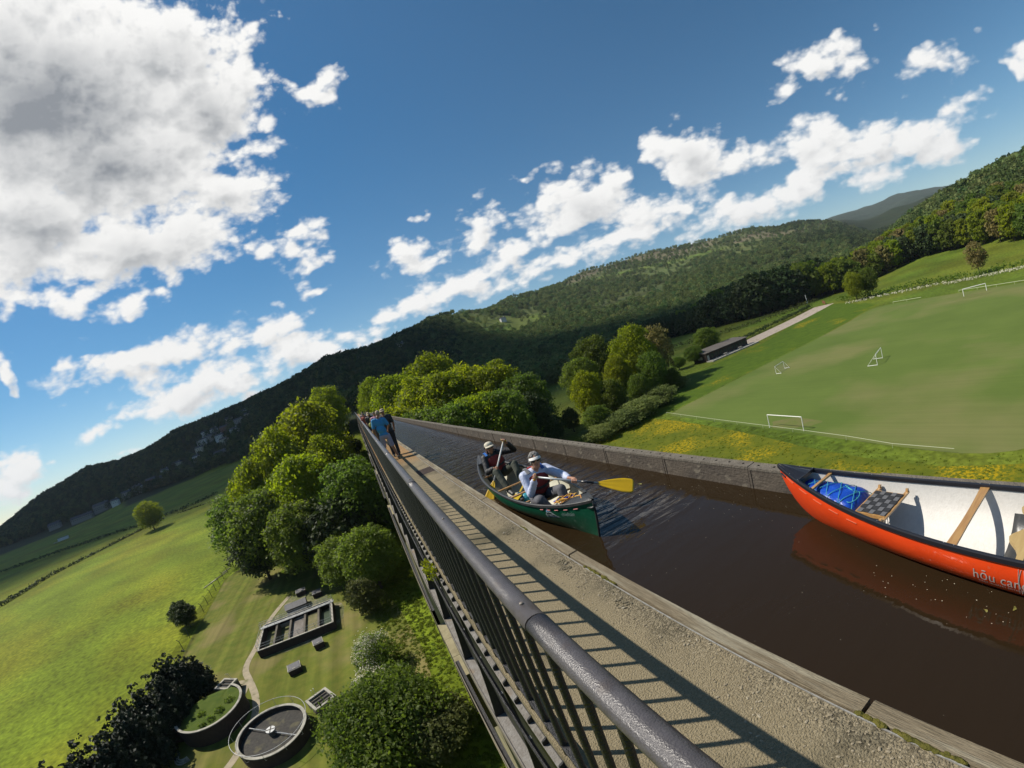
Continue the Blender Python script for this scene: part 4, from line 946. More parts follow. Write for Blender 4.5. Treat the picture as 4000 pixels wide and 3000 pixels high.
# ------------------------------------------------------------------ railing
rl = empty('railing', (0, 0, 0), 'long dark iron railing with rounded handrail along the towpath edge', 'railing')
def bal_mesh():
    mb = MB(); mb.tube([(0, 0, -.09), (0, 0, .10), (0, 0, .14), (0, 0, 1.12), (0, 0, 1.17)], [.020, .020, .0165, .0165, .018], 8); me = mb.mesh('baluster'); me.materials.append(m_iron); me.polygons.foreach_set('use_smooth', [True]*len(me.polygons)); return me
BM = bal_mesh()
for y in BS[:295]: link('baluster', BM, rl, (-.012+random.uniform(-.002, .002), y, 0))
vs = [tuple(v.co) for v in BM.vertices]; fs = [tuple(p.vertices) for p in BM.polygons]; mb = MB()
for y in BS[295:]: mb.add([(a-.012, b+y, c) for a, b, c in vs], fs)
mb.obj('baluster_row', m_iron, rl, kind='stuff')
mb = MB(); mb.box((-.032, YA, .07), (.012, YB, .085)); mb.obj('bottom_rail', m_iron, rl)
def rail_seg(seed):
    g = np.random.default_rng(seed); mb = MB(); L = 3.09; n = 14
    prof = [(-.046, -.012), (-.048, .002), (-.042, .018), (-.028, .031), (-.008, .037), (.012, .036), (.030, .028), (.042, .014), (.046, 0), (.044, -.012)]
    k = len(prof)
    for i in range(n+1):
        for x, z in prof: mb.v.append((x+g.normal()*.0005, -L/2+L*i/n, z+g.normal()*.0005))
    for i in range(n):
        for j in range(k): j2 = (j+1) % k; mb.f.append((i*k+j, i*k+j2, (i+1)*k+j2, (i+1)*k+j))
    mb.f.append(tuple(range(k))); mb.f.append(tuple(n*k+j for j in reversed(range(k))))
    me = mb.mesh('handrail'); me.materials.append(m_rail); me.polygons.foreach_set('use_smooth', [True]*len(me.polygons)); return me
RM = [rail_seg(i) for i in range(3)]
bm_ = MB(); bm_.ell((0, 0, 0), (.009, .009, .006), n=8, m_=6); BOLT = bm_.mesh('bolt'); BOLT.materials.append(mat('worn_bolt', (.24,.20,.16), .5))
y = 1.32-3.1*5; k = 0
while y < YB-3:
    o = link('handrail', RM[k % 3], rl, (random.uniform(-.0015, .0015), y+1.55, 1.163+random.uniform(-.0015, .0015)))
    if -5 < y < 40:
        for yy in (-1.44, -.05): link('bolt', BOLT, o, (-.004, yy, .039))
    k += 1; y += 3.1
# loose weed growing on the ledge
pl = empty('wall_weed', (-.08, 5.15, -.14), 'small leafy weed growing on the ledge outside the railing', 'plant')
mb = MB(); g = np.random.default_rng(8)
for s in range(6):
    a = g.uniform(-1.2, 1.2); mb.tube([(0, 0, 0), (-.05+g.normal()*.03, a*.12, .08), (-.09+g.normal()*.03, a*.3, .10+g.normal()*.04)], [.003, .0025, .001], 5)
mb.obj('stem', m_leafO, pl)
link('foliage', leaf_mesh('foliage', [(-.07, -.30, .05, .07), (-.07, -.18, .08, .08), (-.06, -.02, .06, .09), (-.09, .12, .07, .07), (-.05, .26, .05, .05)], 260, .017, m_leafY, 5, .3), pl)

# ================================================================== CANOES
def hullfn(L, B, s0, ds, k0, dk, pw=2.2, ex=.95, stem=.05, kp=5):
    def F(u, t, side, off=0.0):
        au = abs(u); b = B/2*max(0.0, (1-au**pw))**ex
        e = 2.7-1.2*au
        w = b*(1-(1-t)**e)**(.55+.35*au) if t > 0 else 0
        zk = k0+dk*au**kp; zs = s0+ds*au**3.2
        y = u*L/2*(1-stem*(1-t)**1.7*au**8)
        x = side*max(0, w-off)
        return Vector((x, y, zk+(zs-zk)*t + (off*.8 if t < .5 else 0)))
    return F
def hull_part(F, name, m, parent, off=0.0, nu=44, nv=14, ul=1.0, rnd=0.0):
    mb = MB()
    us = [-ul+2*ul*i/nu for i in range(nu+1)]
    us = [ul*math.copysign(abs(u/ul)**.8, u) if u else 0 for u in us]
    ts = [(j/nv)**1.3 for j in range(nv+1)]
    row = []
    for u in us:
        row.append([F(u, t, -1, off) for t in reversed(ts)] + [F(u, t, 1, off) for t in ts[1:]])
    k = len(row[0]); vs = [p for r_ in row for p in r_]
    fs = [(i*k+j, (i+1)*k+j, (i+1)*k+j+1, i*k+j+1) for i in range(nu) for j in range(k-1)]
    if off: fs = [tuple(reversed(q)) for q in fs]
    mb.add(vs, fs); return mb.obj(name, m, parent, True)
def gunwale(F, m, parent, w=.022):
    for side in (-1, 1):
        mb = MB(); n = 60; pts = []
        for i in range(n+1):
            u = -1+2*i/n; u = math.copysign(abs(u)**.85, u); p = F(u, 1, side); pts.append(p+Vector((0, 0, .006)))
        k = 0; V = []
        prof = [(-.5, -1.0), (-.5, .35), (-.25, .55), (.25, .55), (.5, .3), (.5, -1.0)]
        for i, p in enumerate(pts):
            d = (pts[min(i+1, n)]-pts[max(0, i-1)]).normalized(); a = Vector((d.y, -d.x, 0)).normalized()
            for q, z in prof: V.append(p+a*q*w*1.5+Vector((0, 0, z*w)))
        k = len(prof); fs = [(i*k+j, i*k+(j+1) % k, (i+1)*k+(j+1) % k, (i+1)*k+j) for i in range(n) for j in range(k)]
        mb.add(V, fs); mb.obj('gunwale', m, parent)
def deck(F, m, parent, u0, sgn, lift=.012, name='deck_plate'):
    mb = MB(); n = 8; V = []
    for i in range(n+1):
        u = sgn*(u0+(1.0-u0)*i/n)
        a = F(u, 1, -1); b = F(u, 1, 1)
        for q in range(5): 
            t = q/4; p = a.lerp(b, t); V.append(p+Vector((0, 0, lift+.018*math.sin(math.pi*t))))
    mb.add(V, [(i*5+j, i*5+j+1, (i+1)*5+j+1, (i+1)*5+j) for i in range(n) for j in range(4)])
    # back lip
    a = F(sgn*u0, 1, -1); b = F(sgn*u0, 1, 1); mb.bar(a+Vector((0, 0, lift)), b+Vector((0, 0, lift)), .012, .035)
    return mb.obj(name, m, parent, False)
def hull_text(F, parent, body, ucen, t0, size, side, m, name, ydir=-1, sx=1.0):
    cu = bpy.data.curves.new(name, 'FONT'); cu.body = body; cu.size = size; cu.fill_mode = 'FRONT'; cu.resolution_u = 3
    o = bpy.data.objects.new(name, cu); COL.objects.link(o)
    dg = bpy.context.evaluated_depsgraph_get(); me = bpy.data.meshes.new_from_object(o.evaluated_get(dg)); bpy.data.objects.remove(o)
    return me
def wrap_mesh(F, me, L, parent, ystart, ydir, t_base, hgt, side, m, name, vs_=1.0):
    """lay a flat mesh (x along, y up) on the hull side"""
    vs = []
    for v in me.vertices:
        y = ystart+ydir*v.co.x*1.0; u = y/(L/2)
        t = t_base+v.co.y*vs_/hgt
        p = F(u, t, side); q = F(u, min(1, t+.02), side); r_ = F(u+.01, t, side)
        n = (q-p).cross(r_-p).normalized()
        if n.x*side < 0: n = -n
        vs.append(p+n*.0035)
    mb = MB(); mb.add(vs, [tuple(pp.vertices) for pp in me.polygons]); return mb.obj(name, m, parent)

m_red = mat('red_hull', (.98,.085,.012), .24, (.90,.070,.010), 3, 4, .16, 9, spec=.5, coat=.5, col3=(.70,.16,.07), scale3=26, thr3=(.68,.78))
m_grn = mat('green_hull', (.006,.085,.040), .33, (.010,.10,.052), 4, 6, .12, 9, spec=.45, col3=(.04,.12,.075), scale3=6, thr3=(.64,.8))
m_inw = mat('white_liner', (.70,.68,.64), .55, (.64,.62,.58), 30, 4, .1, 60)
m_inc = mat('cream_liner', (.62,.60,.48), .6, (.50,.48,.38), 4, 4, .1, 20)
m_blk = mat('black_vinyl', (.018,.018,.022), .28, spec=.5)
m_blk2 = mat('scuffed_black_plastic', (.030,.031,.032), .45, (.05,.05,.05), 9, 5, .2, 40)
m_ash = mat('varnished_ash', (.48,.28,.10), .35, (.38,.20,.07), 5, 5, .05, 20, stretch=(1, 12, 12), coat=.3)
m_web = mat('black_webbing', (.022,.022,.024), .7, (.035,.035,.038), 60, 2)
m_bluebag = mat('blue_drybag', (.008,.075,.50), .38, (.006,.055,.40), 8, 4, .9, 14, spec=.5)
m_tealrope = mat('teal_cord', (.05,.33,.38), .7)
m_silver = mat('silver_print', (.55,.50,.44), .5)
m_screw = mat('steel_screw', (.5,.5,.5), .35, metal=.8)

# --- red canoe
LR, BR = 4.95, .95
rc = empty('red_canoe', (3.035, .17, 0), 'glossy red open canoe with white inside, cut off by the right edge of the picture', 'canoe', rz=R(-4))
FR = hullfn(LR, BR, .035, .20, -.43, .40, 2.1, .92, .035, 8)
hull_part(FR, 'hull', m_red, rc); hull_part(FR, 'liner', m_inw, rc, .008); gunwale(FR, m_blk, rc, .024)
for s in (1, -1): deck(FR, m_blk, rc, .865, s)
def thwart(F, parent, u, m, w=.055, dz=-.012, bend=0, name='thwart', th=.02):
    a = F(u, 1, -1); b = F(u, 1, 1); mb = MB(); n = 8; V = []
    for i in range(n+1):
        t = i/n; p = a.lerp(b, t); ww = w*(1-.25*math.sin(math.pi*t))
        for sy, sz in ((-1, -1), (1, -1), (1, 1), (-1, 1)): V.append(p+Vector((0, sy*ww/2, dz+sz*th/2)))
    mb.add(V, [(i*4+j, i*4+(j+1) % 4, (i+1)*4+(j+1) % 4, (i+1)*4+j) for i in range(n) for j in range(4)]+[(0,3,2,1), (n*4, n*4+1, n*4+2, n*4+3)])
    return mb.obj(name, m, parent)
def webseat(F, parent, u, dz, m_f, depth=.27, hang=True, nx=6, ny=5):
    y = u*LR/2; a = F(u, 1, -1); b = F(u, 1, 1); z = a.z+dz; hw = min((b.x-a.x)/2, F((abs(y)+depth/2+.02)/(LR/2)*(1 if y > 0 else -1), .75, 1).x)-.035
    fr = MB()
    for s in (-1, 1): fr.bar((-hw-.02, y+s*depth/2, z), (hw+.02, y+s*depth/2, z), .032, .02)
    sw = min(hw-.02, .195)
    for s in (-1, 1): fr.bar((s*sw, y-depth/2, z), (s*sw, y+depth/2, z), .02, .028)
    for sx in (-1, 1):
        for sy in (-1, 1): fr.bar((sx*hw, y+sy*depth/2, z), (sx*(hw+.01), y+sy*depth/2, a.z-.04), .028, .02, (0, 1, 0))
    seat = fr.obj('seat', m_f, parent)
    st = .9*2*sw/nx
    w1 = MB(); w2 = MB()
    w1.add([(-sw, y-depth/2, z+.010), (sw, y-depth/2, z+.010), (sw, y+depth/2, z+.010), (-sw, y+depth/2, z+.010)], [(0,1,2,3)])  # solid backing sheet added so the woven seat casts an unbroken shadow
    for i in range(nx):
        x = -sw+2*sw*(i+.5)/nx; d = .80*sw/nx; o = 0
        for j in range(ny):
            y0 = y-depth/2+depth*j/ny; y1 = y0+depth/ny; up = .006 if (i+j) % 2 else -.002
            w1.add([(x-d, y0, z+.014+up), (x+d, y0, z+.014+up), (x+d, y1, z+.014+up), (x-d, y1, z+.014+up)], [(0,1,2,3)])
            e = .40*depth/ny; yc = (y0+y1)/2; up = -.002 if (i+j) % 2 else .006
            xa = -sw+2*sw*i/nx; xb = -sw+2*sw*(i+1)/nx
            w2.add([(xa, yc-e, z+.014+up), (xb, yc-e, z+.014+up), (xb, yc+e, z+.014+up), (xa, yc+e, z+.014+up)], [(0,1,2,3)])
    w1.obj('webbing', m_web, seat); w2.obj('webbing', mat('grey_webbing', (.13,.13,.135), .6), seat)
webseat(FR, rc, .555, -.075, m_ash)
webseat(FR, rc, -.60, -.07, m_ash)
thwart(FR, rc, .245, m_ash, .075); thwart(FR, rc, .80, m_ash, .035, -.01); 
def yoke(F, parent):
    a = F(.055, 1, -1); b = F(.055, 1, 1); mb = MB(); n = 24; V = []
    for i in range(n+1):
        t = i/n; s = abs(t-.5)*2; p = a.lerp(b, t)
        fr = -.035-.02*math.cos(s*3.1); bk = .03+.10*math.exp(-((s-.42)/.22)**2)-.0*s
        for yy, sz in ((fr, -1), (bk, -1), (bk, 1), (fr, 1)): V.append(p+Vector((0, yy*1.0, -.012+sz*.012)))
    mb.add(V, [(i*4+j, i*4+(j+1) % 4, (i+1)*4+(j+1) % 4, (i+1)*4+j) for i in range(n) for j in range(4)])
    mb.obj('carrying_yoke', mat('pale_ash', (.50,.36,.15), .5, (.44,.30,.12), 6, 4, 0, stretch=(1,8,8)), parent)
yoke(FR, rc)
# bolts along the gunwale, lacing on the bow, grab slot
for u in (.92, .87, .80, .71, .645, .49, .262, .232, .0, -.02):
    for s in (-1, 1):
        mb = MB(); p = FR(u, 1, s); mb.ell(p+Vector((0, 0, .022)), (.0055, .0055, .003), n=6, m_=4); mb.obj('screw', m_screw, rc)
for k, y in enumerate((2.30, 2.10, 1.90, 1.70, 1.49)):
    mb = MB()
    for s in (-1, 1):
        pts = []
        for q in range(9):
            yy = y-.055+.11*q/8; u = yy/(LR/2); t = .84-.01*k
            p = FR(u, t, s); pts.append(p+Vector((s*.004, 0, .002*(q % 2))))
        mb.tube(pts, .0035, 5)
        if s == -1: mb.obj('lacing', mat('red_cord', (.55,.12,.05), .6), rc); mb = MB()
        else: mb.obj('lacing', MATS['red_cord'], rc)
mb = MB(); mb.tube([FR(.985, .80, -1)+Vector((-.012, .0, 0)), FR(.96, .80, -1)+Vector((-.004, 0, 0))], .010, 6); mb.obj('grab_slot', m_blk, rc)
# lettering, drawn thinly on the near side
def text_mesh(body, size, cs=1.0):
    cu = bpy.data.curves.new('t', 'FONT'); cu.body = body; cu.size = size; cu.resolution_u = 3; cu.space_character = cs
    o = bpy.data.objects.new('t', cu); COL.objects.link(o); dg = bpy.context.evaluated_depsgraph_get(); me = bpy.data.meshes.new_from_object(o.evaluated_get(dg)); bpy.data.objects.remove(o); return me
HR = .46
wrap_mesh(FR, text_mesh('hōu canoes', .098, 1.04), LR, rc, .44, -1, .53, HR, -1, m_silver, 'lettering', 1.35)
wrap_mesh(FR, text_mesh('MADE IN GREAT BRITAIN', .023, 1.15), LR, rc, .40, -1, .455, HR, -1, m_silver, 'small_lettering', 1.3)
mb = MB()   # reed emblem strokes
for (y0, y1, c) in ((.120, .135, 0), (.085, .118, .022), (.105, .100, -.012)):
    pts = []
    for q in range(11):
        t = q/10; tt = .40+.5*t; yy = y0+(y1-y0)*t+c*math.sin(math.pi*t); p = FR(yy/(LR/2), tt, -1); pts.append(p+Vector((-.003, 0, 0)))
    mb.tube(pts, .0022, 4)
mb.obj('reed_emblem', m_silver, rc)
# airbag in the bow with lashing
def crinkle(name, pts, rads, m, parent=None, **kw):
    mb = MB(); mb.tube(pts, rads, 28, flat=.62); o = mb.obj(name, m, parent, True, **kw); return o
cr_, sn_ = math.cos(R(-4)), math.sin(R(-4))
def rcw(x, y, z): return Vector((3.035+x*cr_-y*sn_, .17+x*sn_+y*cr_, z))
g = np.random.default_rng(12)
def bag_top(y): return np.interp(y, [1.50,1.54,1.62,1.75,1.95,2.15,2.26], [-.18,-.02,.045,.075,.095,.105,.03])
def hull_half(y, z):
    u = y/(LR/2); lo, hi = 0.0, 1.0
    for _ in range(14):
        m_ = (lo+hi)/2
        if FR(u, m_, 1).z < z: lo = m_
        else: hi = m_
    return max(.005, FR(u, lo, 1, .014).x)
mb = MB(); V = []; ny = 22; nt_ = 24
for i in range(ny+1):
    y = 1.50+.76*i/ny; zt = float(bag_top(y)); zb = max(-.30, FR(y/(LR/2), 0, 1).z+.035); e_ = min(1, math.sin(math.pi*i/ny)*3+.05)
    for j in range(nt_):
        a = 2*math.pi*j/nt_; z = (zt+zb)/2+(zt-zb)/2*math.sin(a)*min(1, e_*1.0); hh = hull_half(y, z)*.97
        x = hh*math.copysign(abs(math.cos(a))**.55, math.cos(a))*e_*np.interp(y, [1.5,1.6,2.3], [.7,.95,.98])
        w = .010*noise.noise(Vector((x*11, y*13, z*9)))+.006*math.sin(y*42+3*math.cos(a))
        V.append(rcw(x*(1-abs(w)*2), y+w*.5, z+w))
mb.add(V, [(i*nt_+j, i*nt_+(j+1) % nt_, (i+1)*nt_+(j+1) % nt_, (i+1)*nt_+j) for i in range(ny) for j in range(nt_)]+[tuple(range(nt_)), tuple(ny*nt_+j for j in reversed(range(nt_)))])
bag = mb.obj('airbag', m_bluebag, None, True, label='bright blue inflatable air bag lashed into the bow of the red canoe', cat='air bag')
mb = MB()
for k in range(5):
    y0 = 2.12-.14*k
    for (a, b) in ((-1, 1), (1, -1)):
        pts = []
        for q in range(13):
            t = q/12; yy = y0-.14*t; k_ = (a+(b-a)*t)*.82; zt = float(bag_top(yy)); zb = max(-.30, FR(yy/(LR/2), 0, 1).z+.035); w = hull_half(yy, (zt+zb)/2+.3*(zt-zb)/2)*.95
            cs_ = abs(k_)**(1/.55); zz = (zt+zb)/2+(zt-zb)/2*math.sqrt(max(0, 1-cs_*cs_))+.010
            pts.append(rcw(k_*w, yy, zz))
        mb.tube(pts, .0035, 5)
mb.tube([rcw(-.02, 1.60, .02), rcw(.05, 1.68, .055), rcw(.10, 1.78, .065), rcw(.16, 1.86, .05)], .009, 6)
mb.tube([rcw(.09*math.cos(t)-.04, 1.62+.05*math.sin(t), .045+.01*math.cos(t)) for t in np.linspace(0, 6.0, 18)], .004, 5)
mb.obj('lashing_cord', m_tealrope, None, True, label='teal cord criss-crossed and knotted over the blue air bag', cat='cord')
# dark folded bag / mat amidships at the edge, with a screw eye
kp = empty('kneeling_mat', tuple(rcw(0, .17, -.36)), 'dark grey glossy foam mat lying in the middle of the red canoe', 'mat', rz=R(-4))
mb = MB(); V = []; n = 10
for i in range(n+1):
    for j in range(n+1):
        x = -.36+.72*i/n; y = -.34+.52*j/n
        V.append((x, y, .04+.30*abs(x/.40)**3.2+.012*math.sin(x*9+y*7)))
mb.add(V, [(i*(n+1)+j, (i+1)*(n+1)+j, (i+1)*(n+1)+j+1, i*(n+1)+j+1) for i in range(n) for j in range(n)])
o = mb.obj('foam_sheet', mat('charcoal_foam', (.06,.062,.062), .38, (.045,.046,.046), 5, 3, .3, 8), kp, True); o.modifiers.new('thick', 'SOLIDIFY').thickness = .012
mb = MB(); mb.ell((.27, .10, .16), (.011, .011, .009)); mb.obj('press_stud', m_screw, kp)
mb = MB(); mb.caps(rcw(-.40, -.16, -.10), .04, rcw(-.34, -.30, -.12), .045); mb.obj('bottle', mat('navy_bottle', (.03,.03,.10), .3, (.4,.03,.05), 9, 1, contrast=(.55, .6)), None, True, label='dark blue and red bottle tucked inside the near side of the red canoe', cat='bottle')

WATER_HOLES = []
def waterline(F, L, loc, rz):
    c_, s_ = math.cos(rz), math.sin(rz); loop = []
    us = [-.97+1.94*i/40 for i in range(41)]
    for side, seq in ((-1, us), (1, us[::-1])):
        for u in seq:
            lo, hi = 0.0, 1.0
            for _ in range(18):
                m_ = (lo+hi)/2
                if F(u, m_, 1).z < WZ: lo = m_
                else: hi = m_
            p = F(u, lo, side, .004)
            if F(u, 0, 1).z > WZ-.004: continue
            loop.append((loc[0]+p.x*c_-p.y*s_, loc[1]+p.x*s_+p.y*c_))
    out = []
    for p in loop:
        if not out or math.hypot(p[0]-out[-1][0], p[1]-out[-1][1]) > 1e-4: out.append(p)
    return out
WATER_HOLES.append(waterline(FR, LR, (3.035, .17), R(-4)))
# --- green canoe
LG, BG_ = 4.95, .92
gc = empty('green_canoe', (1.90, 6.74, 0), 'dark green open canoe with two paddlers aboard, moving towards the camera', 'canoe', rz=R(180-1.2))
FG = hullfn(LG, BG_, .02, .19, -.43, .05, 2.2, .93, .05)
hull_part(FG, 'hull', m_grn, gc); hull_part(FG, 'liner', m_inc, gc, .008); gunwale(FG, m_blk2, gc, .026)
for s in (1, -1): deck(FG, m_blk2, gc, .80, s, .016)
thwart(FG, gc, -.02, m_ash, .05); thwart(FG, gc, .22, m_ash, .06, name='thwart')
def slatseat(F, parent, u, dz):
    y = u*LG/2; a = F(u, 1, -1); b = F(u, 1, 1); z = a.z+dz; hw = (b.x-a.x)/2-.03
    mb = MB()
    for s in (-1, 1): mb.bar((-hw, y+s*.12, z), (hw, y+s*.12, z), .035, .022)
    st = mb.obj('seat', m_ash, parent); w = MB()
    for i in range(8): x = -.2+.4*i/7; w.box((x-.021, y-.13, z+.012), (x+.021, y+.13, z+.017))
    for j in range(4): yy = y-.09+.06*j; w.box((-.22, yy-.02, z+.018), (.22, yy+.02, z+.022))
    w.obj('webbing', m_web, st)
WATER_HOLES.append(waterline(FG, LG, (1.90, 6.74), R(180-1.2)))
def build_water():
    from mathutils.geometry import delaunay_2d_cdt
    pts = [(.02, YA), (XW1+.002, YA), (XW1+.002, YB), (.02, YB)]; ed = [(0,1),(1,2),(2,3),(3,0)]
    for h in WATER_HOLES:
        b = len(pts); pts += h; ed += [(b+i, b+(i+1) % len(h)) for i in range(len(h))]
    v, e, fcs, *_ = delaunay_2d_cdt([Vector(p) for p in pts], ed, [], 1, 1e-5)
    def inside(p, poly):
        c = False; n = len(poly)
        for i in range(n):
            a, b = poly[i], poly[i-1]
            if (a[1] > p[1]) != (b[1] > p[1]) and p[0] < (b[0]-a[0])*(p[1]-a[1])/(b[1]-a[1])+a[0]: c = not c
        return c
    keep = []
    for q in fcs:
        c = (sum(v[i][0] for i in q)/len(q), sum(v[i][1] for i in q)/len(q))
        if not any(inside(c, h) for h in WATER_HOLES): keep.append(tuple(q))
    mb = MB(); mb.add([(p[0], p[1], WZ) for p in v], keep); mb.obj('canal_water', m_water, kind='structure')
build_water()
slatseat(FG, gc, .385, -.09); slatseat(FG, gc, -.60, -.08)
# local frame: +y is the bow (towards the camera), near side of the picture is local +x
for k, y in enumerate((2.20, 2.02, 1.84, 1.68, 1.52)):
    for s in (-1, 1):
        mb = MB(); pts = []
        for q in range(5):
            yy = y-.035+.07*q/4; pts.append(FG(yy/(LG/2), .88, s)+Vector((s*.004, 0, 0)))
        mb.tube(pts, .007, 6); mb.obj('lacing', mat('pink_cord', (.62,.22,.20), .6), gc)
wrap_mesh(FG, text_mesh('chieftain', .072, 1.0), LG, gc, 1.90, 1, .70, .45, 1, mat('grey_print', (.28,.36,.33), .6), 'lettering')
tri = MB(); tri.add([(0, 0, 0), (.27, 0, 0), (.20, .035, 0), (.125, .085, 0), (.085, .14, 0), (.03, .075, 0), (-.005, .03, 0)], [tuple(range(7))]); tme = tri.mesh('t')
wrap_mesh(FG, tme, LG, gc, 1.56, 1, .655, .45, 1, mat('white_print', (.60,.66,.66), .6), 'sticker')
tri = MB(); tri.add([(.015, .010, 0), (.245, .010, 0), (.19, .032, 0), (.12, .072, 0), (.105, .062, 0), (.085, .078, 0), (.065, .062, 0), (.04, .07, 0), (.01, .03, 0)], [tuple(range(9))]); tm2 = tri.mesh('t')
o = wrap_mesh(FG, tm2, LG, gc, 1.56, 1, .655, .45, 1, mat('dark_print', (.02,.05,.04), .6), 'sticker_hill'); o.location.x += .002
tri = MB(); tri.add([(.085, .128, 0), (.045, .082, 0), (.065, .075, 0), (.085, .09, 0), (.105, .076, 0), (.12, .088, 0)], [tuple(range(6))]); tm3 = tri.mesh('t')
o = wrap_mesh(FG, tm3, LG, gc, 1.56, 1, .655, .45, 1, mat('sky_print', (.16,.38,.58), .6), 'sticker_peak'); o.location.x += .002
o = wrap_mesh(FG, text_mesh('TY NANT', .036, .9), LG, gc, 1.585, 1, .695, .45, 1, MATS['white_print'], 'sticker_lettering'); o.location.x += .004
mb = MB(); mb.tube([FG(.99, .84, 1)+Vector((.03, -.06, 0)), FG(.99, .84, 1)+Vector((.01, .02, .01)), FG(.99, .84, -1)+Vector((-.01, .04, .02)), FG(.99, .88, -1)+Vector((-.03, .02, .03))], [.010, .016, .014, .008], 6); mb.obj('grab_handle', m_blk2, gc, True)
mb = MB(); mb.tube([FG(1.0, t, 1)+Vector((0, .006, 0)) for t in np.linspace(.0, 1, 10)], .016, 6); mb.obj('stem_band', m_blk2, gc, True)
def gcw(x, y, z):
    a = R(180-1.2); return Vector((1.90+x*math.cos(a)-y*math.sin(a), 6.74+x*math.sin(a)+y*math.cos(a), z))
# rope heaped on the bow deck
mb = MB(); g = np.random.default_rng(4)
for k in range(5):
    c = gcw(.05+g.normal()*.03, 1.84+g.normal()*.03, .10+.012*k); a0 = g.random()*6
    mb.tube([c+Vector(((.10+.02*g.normal())*math.cos(a0+t), (.065+.01*g.normal())*math.sin(a0+t), .008*math.sin(3*t))) for t in np.linspace(0, 5.6, 16)], .009, 6)
mb.tube([gcw(0, 1.90, .13), gcw(-.08, 2.02, .15), gcw(-.02, 2.15, .17), gcw(.03, 2.25, .18)], .010, 6)
mb.obj('rope', mat('yellow_rope', (.62,.36,.06), .8, (.30,.05,.03), 25, 2, contrast=(.5,.62)), None, True, label='yellow and red rope heaped on the bow deck of the green canoe', cat='rope')
mb = MB(); mb.tube([gcw(-.12, 1.78, .10), gcw(-.06, 1.86, .12), gcw(.12, 1.74, .11), gcw(.16, 1.66, .09)], [.02, .032, .028, .012], 10, flat=.5)
mb.obj('stuff_sack', mat('blue_nylon', (.02,.05,.40), .5), None, True, label='small blue nylon sack under the yellow rope on the green canoe', cat='bag')
mb = MB(); mb.ell(gcw(.0, .08, -.25), (.15, .12, .10)); mb.ell(gcw(.09, .02, -.22), (.09, .10, .09))
mb.obj('dry_bag', mat('turquoise_nylon', (.03,.33,.42), .45, (.02,.24,.33), 9, 3, 1.0, 14), None, True, label='turquoise dry bag in the middle of the green canoe', cat='bag')
mb = MB(); mb.bar(gcw(.33, .28, -.16), gcw(.08, -.02, -.16), .15, .012); mb.bar(gcw(.10, 0, -.16), gcw(-.3, -.5, -.10), .025, .02)
mb.obj('spare_paddle', mat('yellow_spare', (.58,.40,.01), .4), None, label='spare yellow paddle lying beside the turquoise bag in the green canoe', cat='paddle')
mb = MB()
for k in range(7): mb.caps(gcw(.2+g.normal()*.07, .08+g.normal()*.1, -.24), .03, gcw(.16+g.normal()*.1, .2+g.normal()*.1, -.18), .025, 8)
mb.obj('strap_bundle', m_web, None, True, kind='stuff', label='tangle of black straps and buckles on the floor of the green canoe')

# ================================================================== PEOPLE
m_skin = mat('skin', (.50,.27,.17), .55, (.44,.22,.14), 9, 3, spec=.35)
m_skinT = mat('tanned_skin', (.34,.17,.10), .55, (.30,.14,.08), 9, 3, spec=.35)
def vox(mb, name, m, parent, v=.012, sm=3):
    o = mb.obj(name, m, parent, True)
    r_ = o.modifiers.new('r', 'REMESH'); r_.mode = 'VOXEL'; r_.voxel_size = v; r_.use_smooth_shade = True
    s_ = o.modifiers.new('s', 'SMOOTH'); s_.iterations = sm; s_.factor = .5
    return o
def V3(*a): return Vector(a)
def hand(name, wrist, grip, axis, m, parent, s=1.0):
    """palm at the grip with four fingers and a thumb curled round the shaft direction `axis`"""
    wrist = Vector(wrist); grip = Vector(grip); axis = Vector(axis).normalized()
    d = (grip-wrist); d = (d-axis*d.dot(axis)); d = d.normalized() if d.length > 1e-4 else axis.orthogonal().normalized()
    n = d.cross(axis).normalized(); mb = MB()
    pc = grip - d*.018*s + n*.012*s
    rot = Matrix((axis, d, n)).transposed()
    mb.ell(pc-d*.022*s, (.040*s, .038*s, .017*s), rot)
    for k, (o, l) in enumerate(((-.030, .9), (-.010, 1.0), (.011, .97), (.031, .78))):
        b = pc+axis*o*s+d*.008*s; p1 = grip+axis*o*s+d*.024*s*l+n*.008*s; p2 = grip+axis*o*s+d*.022*s*l-n*.018*s; p3 = grip+axis*o*s-d*.004*s-n*.024*s
        mb.caps(b, .0098*s, p1, .0092*s, 8); mb.caps(p1, .0092*s, p2, .0085*s, 8); mb.caps(p2, .0085*s, p3, .0072*s, 8)
    t0 = pc-axis*.030*s-d*.030*s; t1 = grip-axis*.040*s-d*.012*s-n*.014*s; t2 = grip-axis*.018*s+d*.004*s-n*.026*s
    mb.caps(t0, .013*s, t1, .0115*s, 8); mb.caps(t1, .0115*s, t2, .009*s, 8)
    mb.caps(wrist, .024*s, pc-d*.03*s, .024*s, 10)
    return vox(mb, name, m, parent, .004, 1)
